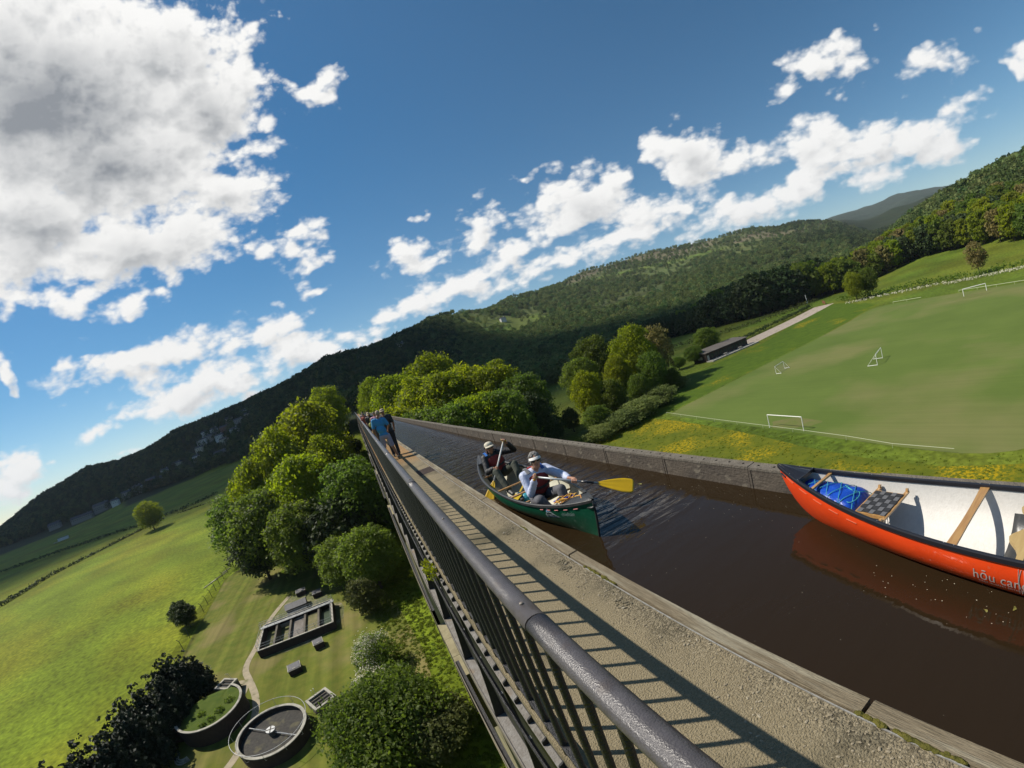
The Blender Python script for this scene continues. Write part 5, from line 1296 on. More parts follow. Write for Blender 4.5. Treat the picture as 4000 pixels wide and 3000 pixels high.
def head(mb, c, fwd, up, s=1.0):
    """head with brow, nose, chin, ears; returns frame"""
    c = Vector(c); f_ = Vector(fwd).normalized(); u = Vector(up); u = (u-f_*u.dot(f_)).normalized(); r_ = f_.cross(u)
    rot = Matrix((r_, f_, u)).transposed()
    mb.ell(c+u*.02*s, (.073*s, .092*s, .100*s), rot, 16, 12)
    mb.ell(c-u*.055*s+f_*.022*s, (.052*s, .062*s, .062*s), rot, 14, 10)
    mb.ell(c-u*.105*s+f_*.055*s, (.022*s, .020*s, .016*s), rot)
    mb.caps(c+u*.012*s+f_*.086*s, .011*s, c-u*.030*s+f_*.106*s, .014*s, 8)
    mb.caps(c-u*.064*s+f_*.078*s-r_*.02*s, .010*s, c-u*.064*s+f_*.078*s+r_*.02*s, .010*s, 8)
    for q in (-1, 1):
        mb.ell(c+r_*q*.076*s-u*.012*s-f_*.005*s, (.010*s, .020*s, .030*s), rot)
        mb.ell(c+r_*q*.034*s-u*.03*s+f_*.066*s, (.02*s, .02*s, .02*s), rot)
    return rot, r_, f_, u
def face_bits(c, rot, r_, f_, u, s, parent, glasses=True, smile=True):
    if glasses:
        mb = MB()
        for q in (-1, 1): mb.ell(c+r_*q*.034*s+u*.012*s+f_*.088*s, (.031*s, .010*s, .021*s), rot, 12, 8)
        mb.bar(c+r_*-.01*s+u*.018*s+f_*.099*s, c+r_*.01*s+u*.018*s+f_*.099*s, .006, .006)
        for q in (-1, 1): mb.bar(c+r_*q*.062*s+u*.018*s+f_*.08*s, c+r_*q*.080*s+u*.008*s-f_*.01*s, .005, .010)
        mb.obj('sunglasses', mat('sunglass_black', (.012,.009,.009), .12), parent, True)
    else:
        mb = MB()
        for q in (-1, 1): mb.ell(c+r_*q*.032*s+u*.010*s+f_*.084*s, (.012*s, .006*s, .007*s), rot, 8, 6)
        e_ = mb.obj('eyes', mat('eye_dark', (.03,.02,.015), .2), parent, True); e_['kind'] = 'stuff'
    if smile:
        mb = MB(); mb.tube([c-u*(.060-.012*abs(t)**2)*s+f_*(.088-.012*t*t)*s+r_*t*.024*s for t in np.linspace(-1, 1, 7)], .005*s, 6, flat=.7); mb.obj('mouth', mat('lips', (.42,.12,.10), .5), parent, True)

def limb(mb, pts, rs, n=14):
    for a, b, r1, r2 in zip(pts, pts[1:], rs, rs[1:]): mb.caps(a, r1, b, r2, n)

def paddler(name_lab, J, mats, near_v=.011, rootloc=None):
    root = empty('person', rootloc or tuple(J['pel']), name_lab, 'person')
    L = root.location
    for k in J:
        if isinstance(J[k], Vector) and k not in ('toe', 'fwd', 'up'): J[k] = J[k]-L
    body = MB(); hc = J['head']; s = J.get('hs', 1.0)
    rot, r_, f_, u = head(body, hc, J['fwd'], J['up'], s)
    limb(body, [J['neck']-Vector((0,0,.06)), J['neck'], hc-u*.05*s], [.058, .052, .055])
    limb(body, [J['pel'], J['mid'], J['chest']], [.11, .105, .11])
    for S in 'LR':
        limb(body, [J['sh'+S], J['el'+S], J['wr'+S]], [.052, .040, .027])
        limb(body, [J['hip'+S], J['kn'+S], J['an'+S]], [.080, .056, .040])
    b = vox(body, 'body', mats['skin'], root, near_v, 2)
    return root, rot, r_, f_, u, hc, s

def vest_and_clothes(root, J, mats, v=.011):
    # jacket: torso and sleeves as one surface
    mb = MB(); side = (J['shR']-J['shL']).normalized(); upv = (J['chest']-J['pel']).normalized(); fr = upv.cross(side).normalized()
    rot = Matrix((side, fr, upv)).transposed()
    mb.ell(J['chest'], (.185, .125, .17), rot, 18, 12); mb.ell(J['mid'], (.165, .125, .17), rot, 18, 12); mb.ell(J['pel']+upv*.03, (.175, .14, .12), rot, 18, 12)
    for S in 'LR':
        limb(mb, [J['chest']+(J['sh'+S]-J['chest'])*.6+upv*.03, J['sh'+S], J['el'+S], J['wr'+S]+(J['el'+S]-J['wr'+S])*.12], [.085, .075, .060, .046])
        # cloth folds at the elbow and forearm
        for q in range(5):
            t = .15+.2*q; p = J['el'+S].lerp(J['wr'+S], t*.8); d = (J['wr'+S]-J['el'+S]).normalized(); o_ = d.orthogonal().normalized()
            mb.tube([p+(o_*math.cos(a+q)+d.cross(o_)*math.sin(a+q))*.050+d*.012*math.sin(2*a) for a in np.linspace(0, 4, 8)], .011, 6)
    limb(mb, [J['neck']-upv*.05+side*.04, J['neck']-upv*.05-side*.04], [.062, .062])
    vox(mb, 'jacket', mats['jacket'], root, v, 2)
    # trousers
    mb = MB(); mb.ell(J['pel']-upv*.02, (.165, .145, .12), rot, 16, 10)
    for S in 'LR': limb(mb, [J['hip'+S], J['kn'+S], J['an'+S]+(J['kn'+S]-J['an'+S])*.08], [.100, .074, .062])
    vox(mb, 'trousers', mats['trousers'], root, v, 2)
    for S in 'LR':
        mb = MB(); limb(mb, [J['an'+S]+Vector((0, 0, -.01)), J['an'+S]+J['toe']*.15+Vector((0, 0, -.035))], [.050, .040])
        vox(mb, 'shoe', mats.get('shoes', m_blk2), root, .012, 2)
    # buoyancy vest: front and back panels, belts, shoulder straps
    if 'vest' in mats:
        mb = MB(); c = (J['chest']*.45+J['mid']*.55)
        mb.ell(c+upv*.03, (.205, .165, .21), rot, 20, 14); mb.ell(c-upv*.10, (.195, .160, .12), rot, 20, 12)
        vo = vox(mb, 'buoyancy_vest', mats['vest'], root, v, 2)
        def ring(h, rx_, ry_, w_, m, nm, a0=0, a1=6.2832):
            t = MB(); n = 30; pts = []
            for i in range(n+1):
                a = a0+(a1-a0)*i/n; pts.append(c+upv*h+side*math.cos(a)*rx_+fr*math.sin(a)*ry_)
            V = []
            for p in pts: V += [p-upv*w_/2, p+upv*w_/2]
            t.add(V, [(2*i, 2*i+2, 2*i+3, 2*i+1) for i in range(n)]); o = t.obj(nm, m, vo); o.modifiers.new('t', 'SOLIDIFY').thickness = .012
        ring(-.005, .212, .176, .038, m_web, 'belt'); ring(-.150, .190, .160, .040, m_web, 'belt')
        for q in (-.075, .085):   # blue panels over the front
            t = MB(); V = []
            n = 12
            for i in range(n+1):
                h = -.16+.34*i/n; k = math.sqrt(max(0, 1-((h-.02)/.245)**2)); y = (.165*k+.012)*math.sqrt(max(0.05, 1-(q/.205)**2))
                for dx in (-.018, .018): V.append(c+upv*h+side*(q+dx)+fr*y)
            t.add(V, [(2*i, 2*i+1, 2*i+3, 2*i+2) for i in range(n)]); t.obj('blue_panel', mat('navy_panel', (.015,.03,.14), .7), vo)
        t = MB(); t.tube([c+upv*(.20-.004*abs(a)**2)+side*a*.075+fr*(.13-.01*a*a) for a in np.linspace(-1, 1, 9)], .016, 8); t.obj('red_collar', mat('coral_fabric', (.62,.06,.07), .6), vo, True)
        for q, mm in ((-1, mats['strapL']), (1, mats['strapR'])):
            t = MB(); pts = [c+upv*.17+side*q*.105+fr*.125, c+upv*.235+side*q*.115+fr*.085, c+upv*.265+side*q*.12+fr*.02, c+upv*.235+side*q*.12-fr*.08]
            V = []
            for p in pts: V += [p-side*.022, p+side*.022]
            t.add(V, [(2*i, 2*i+1, 2*i+3, 2*i+2) for i in range(3)]); o = t.obj('shoulder_strap', mm, vo); o.modifiers.new('t', 'SOLIDIFY').thickness = .014
    return side, fr, upv, rot
def paddle(grip, tip, shaft_m, lab, blade_n, L_blade=.50, bw=.105):
    grip = Vector(grip); tip = Vector(tip); d = (tip-grip).normalized(); n = Vector(blade_n); n = (n-d*n.dot(d)).normalized(); s = d.cross(n)
    e = empty('paddle', tuple(grip), lab, 'paddle'); b0 = (tip-grip)-d*L_blade
    mb = MB(); mb.tube([d*.03, b0+d*.02], .0145, 10); mb.obj('shaft', shaft_m, e, True)
    mb = MB(); mb.caps(-s*.045, .014, s*.045, .014, 10); mb.caps(Vector((0, 0, 0)), .013, d*.05, .015, 8); mb.obj('grip', mat('yellow_plastic', (.66,.42,.004), .42, (.62,.39,.004), 5, 2), e, True)
    mb = MB(); V = []; n_ = 22; m_ = 9
    for i in range(n_+1):
        t = i/n_; w = bw*(min(1, (t/.72)**.62))*(1-.0*t); w *= (1 if t < .90 else math.sqrt(max(0.02, 1-((t-.90)/.102)**2))*.35+.65) if t < .995 else .72
        if t == 0: w = .014
        for j in range(m_):
            q = -1+2*j/(m_-1); ridge = .010*math.exp(-(q/.16)**2)*(1-t)
            V.append(b0+d*(L_blade*t)+s*(q*w)+n*(ridge+.010*(q*q)*math.sin(math.pi*t)))
    mb.add(V, [(i*m_+j, i*m_+j+1, (i+1)*m_+j+1, (i+1)*m_+j) for i in range(n_) for j in range(m_-1)])
    o = mb.obj('blade', MATS['yellow_plastic'], e, True); o.modifiers.new('t', 'SOLIDIFY').thickness = .007
    return e, d, s

m_jw = mat('pale_blue_nylon', (.56,.61,.78), .6, (.50,.56,.76), 7, 4, .9, 14)
m_jb = mat('black_jacket', (.012,.012,.013), .6, (.018,.018,.02), 6, 4, .9, 12)
m_tg = mat('grey_trousers', (.085,.085,.10), .85, (.11,.11,.125), 5, 4, .8, 14)
m_to = mat('olive_trousers', (.040,.048,.034), .85, (.055,.062,.045), 5, 4, .8, 14)
m_vest = mat('red_vest', (.28,.028,.022), .75, (.22,.020,.018), 6, 3, .5, 20)
# front paddler
J = dict(pel=V3(1.84,5.90,-.03), mid=V3(1.83,5.85,.13), chest=V3(1.83,5.80,.29), neck=V3(1.84,5.74,.44), head=V3(1.86,5.68,.55), fwd=V3(-.28,-1,.20), up=V3(-.03,-.05,1),
  shL=V3(1.66,5.80,.37), elL=V3(1.63,5.66,.12), wrL=V3(1.665,5.43,.375), shR=V3(2.02,5.80,.36), elR=V3(2.14,5.52,.24), wrR=V3(2.06,5.17,.272),
  hipL=V3(1.75,5.84,-.06), knL=V3(1.645,5.40,.07), anL=V3(1.80,5.30,-.27), hipR=V3(1.95,5.84,-.06), knR=V3(1.99,5.38,.10), anR=V3(1.95,5.24,-.27), toe=V3(.05,-.7,0))
jj = dict(J)
root, rot, r_, f_, u, hc, s = paddler('smiling grey-haired paddler in the bow with white visor, sunglasses, pale blue jacket and red vest', jj, dict(skin=m_skin))
side, fr, upv, trot = vest_and_clothes(root, jj, dict(jacket=m_jw, trousers=m_tg, vest=m_vest, strapL=mat('grey_strap', (.22,.22,.22), .6), strapR=mat('blue_strap', (.03,.12,.48), .6)))
face_bits(hc, rot, r_, f_, u, s, root)
mb = MB(); g = np.random.default_rng(2)
for k in range(90):
    a = g.uniform(-math.pi, math.pi); e_ = g.uniform(-.35, 1.35)
    dv = r_*math.cos(a)*math.cos(e_)*.078+f_*math.sin(a)*math.cos(e_)*.094+u*(math.sin(e_)*.112+.02)
    if dv.dot(f_) > .035 and dv.dot(u) < .075: continue
    mb.ell(hc+dv, (.018+.008*g.random(),)*3, n=7, m_=5)
vox(mb, 'hair', mat('grey_hair', (.30,.29,.27), .9, (.20,.19,.18), 40, 4, 1.0, 90), root, .007, 0)
mb = MB(); V = []; n = 16
for i in range(n+1):
    a = -1.15+2.3*i/n
    for q, (rr_, hz) in enumerate(((1.0, .064), (1.02, .046), (1.0+.58*math.cos(a*1.2), .036-.012*math.cos(a)))):
        V.append(hc+r_*math.sin(a)*.086*rr_+f_*math.cos(a)*.104*rr_+u*hz)
mb.add(V, [(i*3+j, i*3+j+1, (i+1)*3+j+1, (i+1)*3+j) for i in range(n) for j in range(2)])
o = mb.obj('sun_visor', mat('white_cotton', (.80,.78,.74), .8), root, True); o.modifiers.new('t', 'SOLIDIFY').thickness = .006
mb = MB(); limb(mb, [jj['neck']+fr*.03-upv*.02-side*.05, jj['neck']+fr*.06-upv*.04, jj['neck']+fr*.03-upv*.02+side*.05], [.022, .026, .022]); vox(mb, 'scarf', mat('pink_scarf', (.48,.28,.38), .8, (.25,.22,.42), 40, 2), root, .008, 1)
G0, G1 = V3(1.655,5.355,.432), V3(2.68,4.60,-.035)
m_alu = mat('grey_shaft', (.34,.37,.39), .35, metal=.2); m_whs = mat('white_shaft', (.74,.73,.70), .4)
pe, pd, ps = paddle(G0, G1, m_alu, 'yellow-bladed canoe paddle held out over the water by the front paddler', V3(-.35,-.55,.75))
mb = MB(); mb.tube([(G1-G0)*.47-pd*0, (G1-G0)*.60], .0155, 10); mb.obj('shaft_sleeve', m_blk, pe, True)
hand('hand', jj['wrL'], G0-root.location, ps, m_skin, root)
hand('hand', jj['wrR'], (G0+(G1-G0)*.405)-root.location, pd, m_skin, root)
# rear paddler
J = dict(pel=V3(2.00,8.20,-.04), mid=V3(1.98,8.16,.12), chest=V3(1.95,8.12,.28), neck=V3(1.94,8.09,.42), head=V3(1.925,8.04,.525), fwd=V3(-.12,-1,.10), up=V3(-.05,-.1,1),
  shL=V3(1.78,8.12,.35), elL=V3(1.71,7.95,.10), wrL=V3(1.79,7.70,.19), shR=V3(2.13,8.12,.36), elR=V3(2.37,7.95,.33), wrR=V3(2.20,7.74,.56),
  hipL=V3(1.91,8.12,-.06), knL=V3(1.80,7.66,.12), anL=V3(1.84,7.36,-.24), hipR=V3(2.09,8.12,-.06), knR=V3(2.19,7.66,.13), anR=V3(2.14,7.38,-.24), toe=V3(0,-1,0))
jj = dict(J)
root, rot, r_, f_, u, hc, s = paddler('paddler in the stern with cream cap, black jacket, olive trousers and red vest, paddle upright', jj, dict(skin=m_skinT))
side, fr, upv, trot = vest_and_clothes(root, jj, dict(jacket=m_jb, trousers=m_to, vest=m_vest, strapL=mat('bright_blue_strap', (.03,.18,.60), .6), strapR=m_web))
face_bits(hc, rot, r_, f_, u, s, root)
mb = MB()
for k in range(60):
    a = g.uniform(-math.pi, math.pi); h = g.uniform(-.16, .07)
    dv = r_*math.cos(a)*.080+f_*math.sin(a)*.090
    if dv.dot(f_) > -.0: continue
    mb.ell(hc+dv+u*h-f_*.01, (.024, .024, .03), n=7, m_=5)
vox(mb, 'hair', mat('brown_hair', (.045,.022,.014), .6, (.07,.035,.02), 30, 3, 1.0, 80), root, .008, 1)
def cap(hc, r_, f_, u, parent, m, crown=.088, s=1.0, brim=.085):
    rot = Matrix((r_, f_, u)).transposed(); mb = MB()
    mb.ell(hc+u*.070*s, (crown*s, (crown+.014)*s, .062*s), rot, 18, 10)
    mb.ell(hc+u*.055*s, ((crown+.002)*s, (crown+.017)*s, .035*s), rot, 18, 8)
    c_ = vox(mb, 'cap', m, parent, .008, 1); mb = MB(); V = []; n = 14
    for i in range(n+1):
        a = -1.05+2.1*i/n
        for q in (0, 1): V.append(hc+r_*math.sin(a)*(crown+.004+q*brim*.15)*s+f_*(math.cos(a)*(crown+.016)+q*brim*math.cos(a*.9))*s+u*(.048-q*.022)*s)
    mb.add(V, [(2*i, 2*i+1, 2*i+3, 2*i+2) for i in range(n)]); o = mb.obj('brim', m, c_, True); o.modifiers.new('t', 'SOLIDIFY').thickness = .006
m_cap = mat('cream_cap', (.62,.57,.45), .85, (.54,.49,.38), 8, 3, .5, 20)
cap(hc, r_, f_, u, root, m_cap)
mb = MB(); q = (jj['mid']+jj['pel'])/2+fr*.19; rot3 = Matrix((side, fr, upv)).transposed(); mb.bar(q-upv*.06, q+upv*.05, .11, .02, fr); mb.obj('phone_pouch', mat('clear_pouch', (.035,.04,.045), .15), root)
mb = MB(); mb.tube([hc-u*.03+r_*.07, jj['neck']+fr*.10-side*.04, jj['mid']+fr*.17, q+upv*.05], .004, 5); mb.obj('lanyard', mat('tan_cord', (.40,.26,.18), .7), root)
G0, G1 = V3(2.145,7.70,.630), V3(1.405,7.56,-.40)
pe, pd, ps = paddle(G0, G1, m_whs, 'yellow-bladed paddle with white shaft held upright by the stern paddler', V3(-.75,-.75,.25))
hand('hand', jj['wrL'], (G0+(G1-G0)*.44)-root.location, pd, m_skinT, root)
hand('hand', jj['wrR'], G0-root.location, ps, m_skinT, root)

# --- walkers on the towpath
def walker(lab, H, x, y, J, mats, v=.016, capm=None, hairm=None, shorts=False, sleeves=True, fwd=V3(0,1,0), gl=False, long_hair=False, brim=.085):
    root = empty('person', (x, y, 0), lab, 'person'); body = MB(); k = H/1.75
    P = {a: Vector(b) for a, b in J.items()}
    rot, r_, f_, u = head(body, P['head'], fwd, V3(0, 0, 1), k)
    limb(body, [P['neck']-V3(0,0,.05), P['neck'], P['head']-V3(0,0,.05)], [.055, .052, .055])
    limb(body, [P['pel'], P['mid'], P['chest']], [.09, .085, .09])
    for S in 'LR':
        limb(body, [P['sh'+S], P['el'+S], P['wr'+S]], [.052, .042, .028])
        w = P['wr'+S]; d = (w-P['el'+S]).normalized(); o_ = d.orthogonal().normalized()
        body.ell(w+d*.045, (.034, .034, .045)); 
        for q in range(4): b0 = w+d*.07+o_*(q-1.5)*.018; body.caps(b0, .010, b0+d*(.065-.006*abs(q-1.2)), .008, 6)
        body.caps(w+d*.03+o_*.02, .012, w+d*.07+o_*.055, .009, 6)
        limb(body, [P['hip'+S], P['kn'+S], P['an'+S]], [.075, .056, .038])
    vox(body, 'body', mats['skin'], root, v, 1)
    side = (P['shR']-P['shL']).normalized(); upv = (P['chest']-P['pel']).normalized(); fr = upv.cross(side); rt = Matrix((side, fr, upv)).transposed()
    mb = MB(); mb.ell(P['chest'], (.195, .12, .17), rt, 18, 12); mb.ell(P['mid'], (.17, .125, .19), rt, 18, 12); mb.ell(P['pel']+upv*.02, (.17, .125, .10), rt, 16, 10)
    for S in 'LR':
        e = P['el'+S] if sleeves else P['sh'+S].lerp(P['el'+S], .75)
        limb(mb, [P['chest']+(P['sh'+S]-P['chest'])*.6+upv*.04, P['sh'+S], e], [.085, .075, .062])
        if sleeves == 'long': limb(mb, [e, P['wr'+S]], [.06, .045])
    vox(mb, 'shirt', mats['shirt'], root, v, 2)
    mb = MB(); mb.ell(P['pel']-upv*.03, (.165, .13, .12), rt, 16, 10)
    for S in 'LR':
        if shorts: limb(mb, [P['hip'+S], P['hip'+S].lerp(P['kn'+S], .84)], [.095, .086])
        else: limb(mb, [P['hip'+S], P['kn'+S], P['an'+S]], [.10, .072, .058])
    vox(mb, 'shorts' if shorts else 'trousers', mats['leg'], root, v, 2)
    for S in 'LR':
        mb = MB(); limb(mb, [P['an'+S]+V3(0,0,-.03)-f_*.03, P['an'+S]+f_*.13+V3(0,0,-.045)], [.045, .036])
        vox(mb, 'shoe', mats.get('shoe', m_blk2), root, v, 1)
    hc = P['head']
    if hairm:
        mb = MB(); mb.ell(hc+u*.035*k-f_*.012, (.082*k, .096*k, .092*k), rot, 16, 10)
        if long_hair: limb(mb, [hc-f_*.03+u*.02, hc-f_*.05-u*.12, hc-f_*.03-u*.30+r_*.04], [.085, .08, .04])
        vox(mb, 'hair', hairm, root, .012, 1)
    if capm: cap(hc, r_, f_, u, root, capm, s=k, brim=brim)
    if gl: face_bits(hc, rot, r_, f_, u, k, root, True, True)
    else: face_bits(hc, rot, r_, f_, u, k, root, False, True)
    return root
def stand(lean=0.0, dx=0.0, H=1.75, wid=.5, sway=0.0, armL=None, armR=None, hy=0):
    k = H/1.75
    J = dict(anL=(-.10,0,.09), knL=(-.10,.02,.50*k), hipL=(-.09,0,.88*k), anR=(.10,0,.09), knR=(.10,.02,.50*k), hipR=(.09,0,.88*k), pel=(0,0,.95*k), mid=(lean*.3,0,1.13*k), chest=(lean*.7,.02,1.33*k),
      neck=(lean,.02,1.50*k), head=(lean*1.15,.05,1.63*k), shL=(lean-.19,.02,1.43*k), shR=(lean+.19,.02,1.43*k), elL=(lean-.25,.0,1.15*k), elR=(lean+.25,0,1.15*k), wrL=(lean-.22,.12,.93*k), wrR=(lean+.22,.12,.93*k))
    if armL: J['elL'], J['wrL'] = armL
    if armR: J['elR'], J['wrR'] = armR
    return {a: (b[0]+dx, b[1], b[2]) for a, b in J.items()}
m_blue = mat('blue_tshirt', (.045,.25,.52), .85, (.055,.29,.58), 5, 4, .6, 12)
m_shorts = mat('lilac_shorts', (.34,.33,.44), .85, (.30,.29,.40), 5, 4, .5, 14)
m_gap = mat('khaki_cap', (.42,.34,.24), .85, (.36,.28,.20), 8)
# back view of man in blue leaning on the rail: pose taken joint by joint
walker('man in bright blue t-shirt and pale shorts seen from behind, leaning towards the handrail', 1.75, 0, 15,
  dict(head=(.44,.06,1.69), neck=(.39,.02,1.58), chest=(.385,.02,1.38), mid=(.385,0,1.13), pel=(.42,0,.92), shL=(.205,.02,1.50), shR=(.575,.02,1.44), elL=(.13,.02,1.20), wrL=(.15,.10,1.00), elR=(.67,.02,1.20), wrR=(.61,.10,1.05),
   hipL=(.32,0,.88), hipR=(.53,0,.87), knL=(.28,.10,.48), knR=(.57,.02,.46), anL=(.36,.22,.09), anR=(.64,-.03,.09)), dict(skin=m_skinT, shirt=m_blue, leg=m_shorts, shoe=m_blk2), .012, hairm=mat('cropped_grey_hair', (.36,.27,.20), .8), shorts=True, sleeves=False, fwd=V3(-.1,1,-.05))
walker('man in black t-shirt, khaki cap and sunglasses facing the camera, behind the man in blue', 1.80, .66, 15.75,
  stand(0, 0, 1.80), dict(skin=m_skinT, shirt=m_jb, leg=mat('dark_jeans', (.02,.022,.028), .85)), .014, capm=m_gap, fwd=V3(-.1,-1,0), gl=True, sleeves=False)
def turn(J, a):
    c, s_ = math.cos(a), math.sin(a); return {k: (p[0]*c-p[1]*s_, p[0]*s_+p[1]*c, p[2]) for k, p in J.items()}
walker('woman in pale pink top beside the rail, third walker along the towpath', 1.66, .58, 22.5, turn(stand(-.06, 0, 1.66), 2.9), dict(skin=m_skin, shirt=mat('pink_top', (.62,.34,.46), .85), leg=m_blk2), .02, hairm=mat('dark_brown_hair', (.035,.02,.012), .6), fwd=V3(-.3,-1,-.3), sleeves=False)
hb = MB(); hb.ell((.30, 22.3, 1.08), (.11, .06, .12)); hb.tube([(.30, 22.3, 1.18), (.36, 22.35, 1.42), (.42, 22.4, 1.18)], .008, 5)
hb.obj('handbag', mat('yellow_fabric', (.62,.58,.16), .7), None, True, label='small yellow bag hanging beside the woman in pink', cat='bag')
walker('woman with long auburn hair and straw sun hat in dark top, leaning over the rail', 1.68, .34, 25.6, turn(stand(-.10, 0, 1.68), 2.8), dict(skin=m_skin, shirt=m_jb, leg=m_blk2), .02, capm=mat('straw_hat', (.50,.38,.22), .8), hairm=mat('auburn_hair', (.16,.07,.03), .6), fwd=V3(-.4,-1,-.4), long_hair=True, sleeves=False, brim=.11)
walker('woman with dark hair and red-brown top further along the rail', 1.66, .12, 30, turn(stand(-.12, 0, 1.66), 2.6), dict(skin=m_skin, shirt=mat('rust_top', (.30,.07,.05), .85), leg=m_blk2), .024, hairm=mat('dark_brown_hair', (.035,.02,.012), .6), fwd=V3(-.5,-1,-.3))
walker('walker in grey-pink shirt, farthest of the group on the towpath', 1.70, .20, 36, turn(stand(-.10, 0, 1.70), 2.9), dict(skin=m_skin, shirt=mat('grey_pink_shirt', (.32,.24,.26), .85), leg=m_blk2), .026, hairm=mat('dark_brown_hair', (.035,.02,.012), .6), fwd=V3(-.2,-1,0))

# ================================================================== SEWAGE WORKS ON THE LAWN (left, below the railing)
m_brick = mat('dark_brick', (.055,.035,.026), .95, (.035,.024,.02), 2, 8, .8, 12)
m_cst = mat('pale_concrete', (.42,.40,.34), .9, (.30,.285,.235), 1.2, 8, .6, 10, col3=(.16,.15,.12), scale3=.8, thr3=(.55,.7))
m_cdk = mat('stained_concrete', (.15,.13,.10), .95, (.085,.075,.06), 1.2, 8, .6, 10)
m_galv = mat('galvanised_steel', (.46,.47,.47), .45, (.36,.37,.37), 5, 4, 0, metal=.35)
m_murk = mat('murky_tank_water', (.012,.012,.008), .08)
m_sludge = mat('filter_clinker', (.055,.050,.042), .95, (.030,.028,.024), 2.2, 8, 1.0, 9, col3=(.10,.09,.05), scale3=.7, thr3=(.56,.7))
m_lid = mat('slate_lid', (.11,.11,.12), .7, (.075,.075,.08), 2, 5)
Z0 = -34.0
def loc_tag(name, x, y, rz, label, cat, group=None): return empty(name, (x, y, Z0), label, cat, group, rz)
# rectangular settling tank, with five bays, walkway and handrails
TW, TD, TH = 15.2, 10.8, 1.5
tk = loc_tag('settling_tank', -25.6, 80.6, R(3.5), 'rectangular concrete settling tank with five bays and a railed steel walkway', 'tank')
def tb(a, b, nm, m, p=None, **k): mb = MB(); mb.box(a, b); return mb.obj(nm, m, p or tk, **k)
hx, hy = TW/2, TD/2
tb((-hx, -hy, -.5), (hx, -hy+.3, TH), 'wall', m_brick); tb((-hx, hy-.3, -.5), (hx, hy, TH), 'wall', m_brick)
tb((-hx, -hy+.301, -.5), (-hx+.3, hy-.301, TH), 'wall', m_brick); tb((hx-.3, -hy+.301, -.5), (hx, hy-.301, TH), 'wall', m_brick)
tb((-hx-.04, -hy-.04, TH+.002), (hx+.04, -hy+.34, TH+.09), 'coping', m_cst); tb((-hx-.04, hy-.34, TH+.002), (hx+.04, hy+.04, TH+.09), 'coping', m_cst)
tb((-hx-.04, -hy+.342, TH+.002), (-hx+.34, hy-.342, TH+.09), 'coping', m_cst); tb((hx-.34, -hy+.342, TH+.002), (hx+.04, hy-.342, TH+.09), 'coping', m_cst)
bx = [-hx+.3, -4.4, -1.35, 1.7, 4.6, hx-.3]
for q in bx[1:-1]: tb((q-.2, -hy+.301, -.5), (q+.2, hy-.301, TH-.05), 'divider', m_cdk)
for i in range(5):
    fill = (m_murk, m_murk, mat('drained_bed', (.22,.20,.18), .95, (.15,.13,.11), .8, 6), mat('weedy_bed', (.12,.12,.04), .95, (.20,.17,.08), .9, 6), mat('green_scum', (.035,.06,.03), .4))[i]
    z = (-.2, -.2, .9, .95, .5)[i]
    tb((bx[i]+(.201 if i else .001), -hy+.302, z-.3), (bx[i+1]-(.201 if i < 4 else .001), hy-2.0, z), 'bay_filling', fill)
tb((-hx-.4, hy-2.0, TH+.12), (hx+.4, hy-1.0, TH+.20), 'walkway', m_galv)
tb((-4.5, hy-.9, -.1), (1.0, hy+1.4, .55), 'inlet_channel', m_cst)
def handrail(parent, pts, h=1.05, z=0, post=1.5, m=None, close=False):
    m = m or m_galv
    P = [Vector((p[0], p[1], z)) for p in pts]
    for hh in (h, h*.55):
        mb = MB(); mb.tube([p+Vector((0, 0, hh)) for p in P+([P[0]] if close else [])], .032, 6); mb.obj('rail', m, parent)
    for a, b in zip(P, P[1:]):
        n = max(1, int((b-a).length/post))
        for i in range(n+1):
            p = a.lerp(b, i/n); mb = MB(); mb.tube([p, p+Vector((0, 0, h))], .035, 5); mb.obj('rail_post', m, parent)
handrail(tk, [(-hx-.35, hy-1.02), (hx+.35, hy-1.02)], z=TH+.2); handrail(tk, [(-hx-.35, hy-1.98), (hx+.35, hy-1.98)], z=TH+.2)
handrail(tk, [(-hx+.15, -hy+.15), (hx-.15, -hy+.15), (hx-.15, hy-2.1)], z=TH+.09); handrail(tk, [(-hx+.15, -hy+.15), (-hx+.15, hy-2.1)], z=TH+.09)
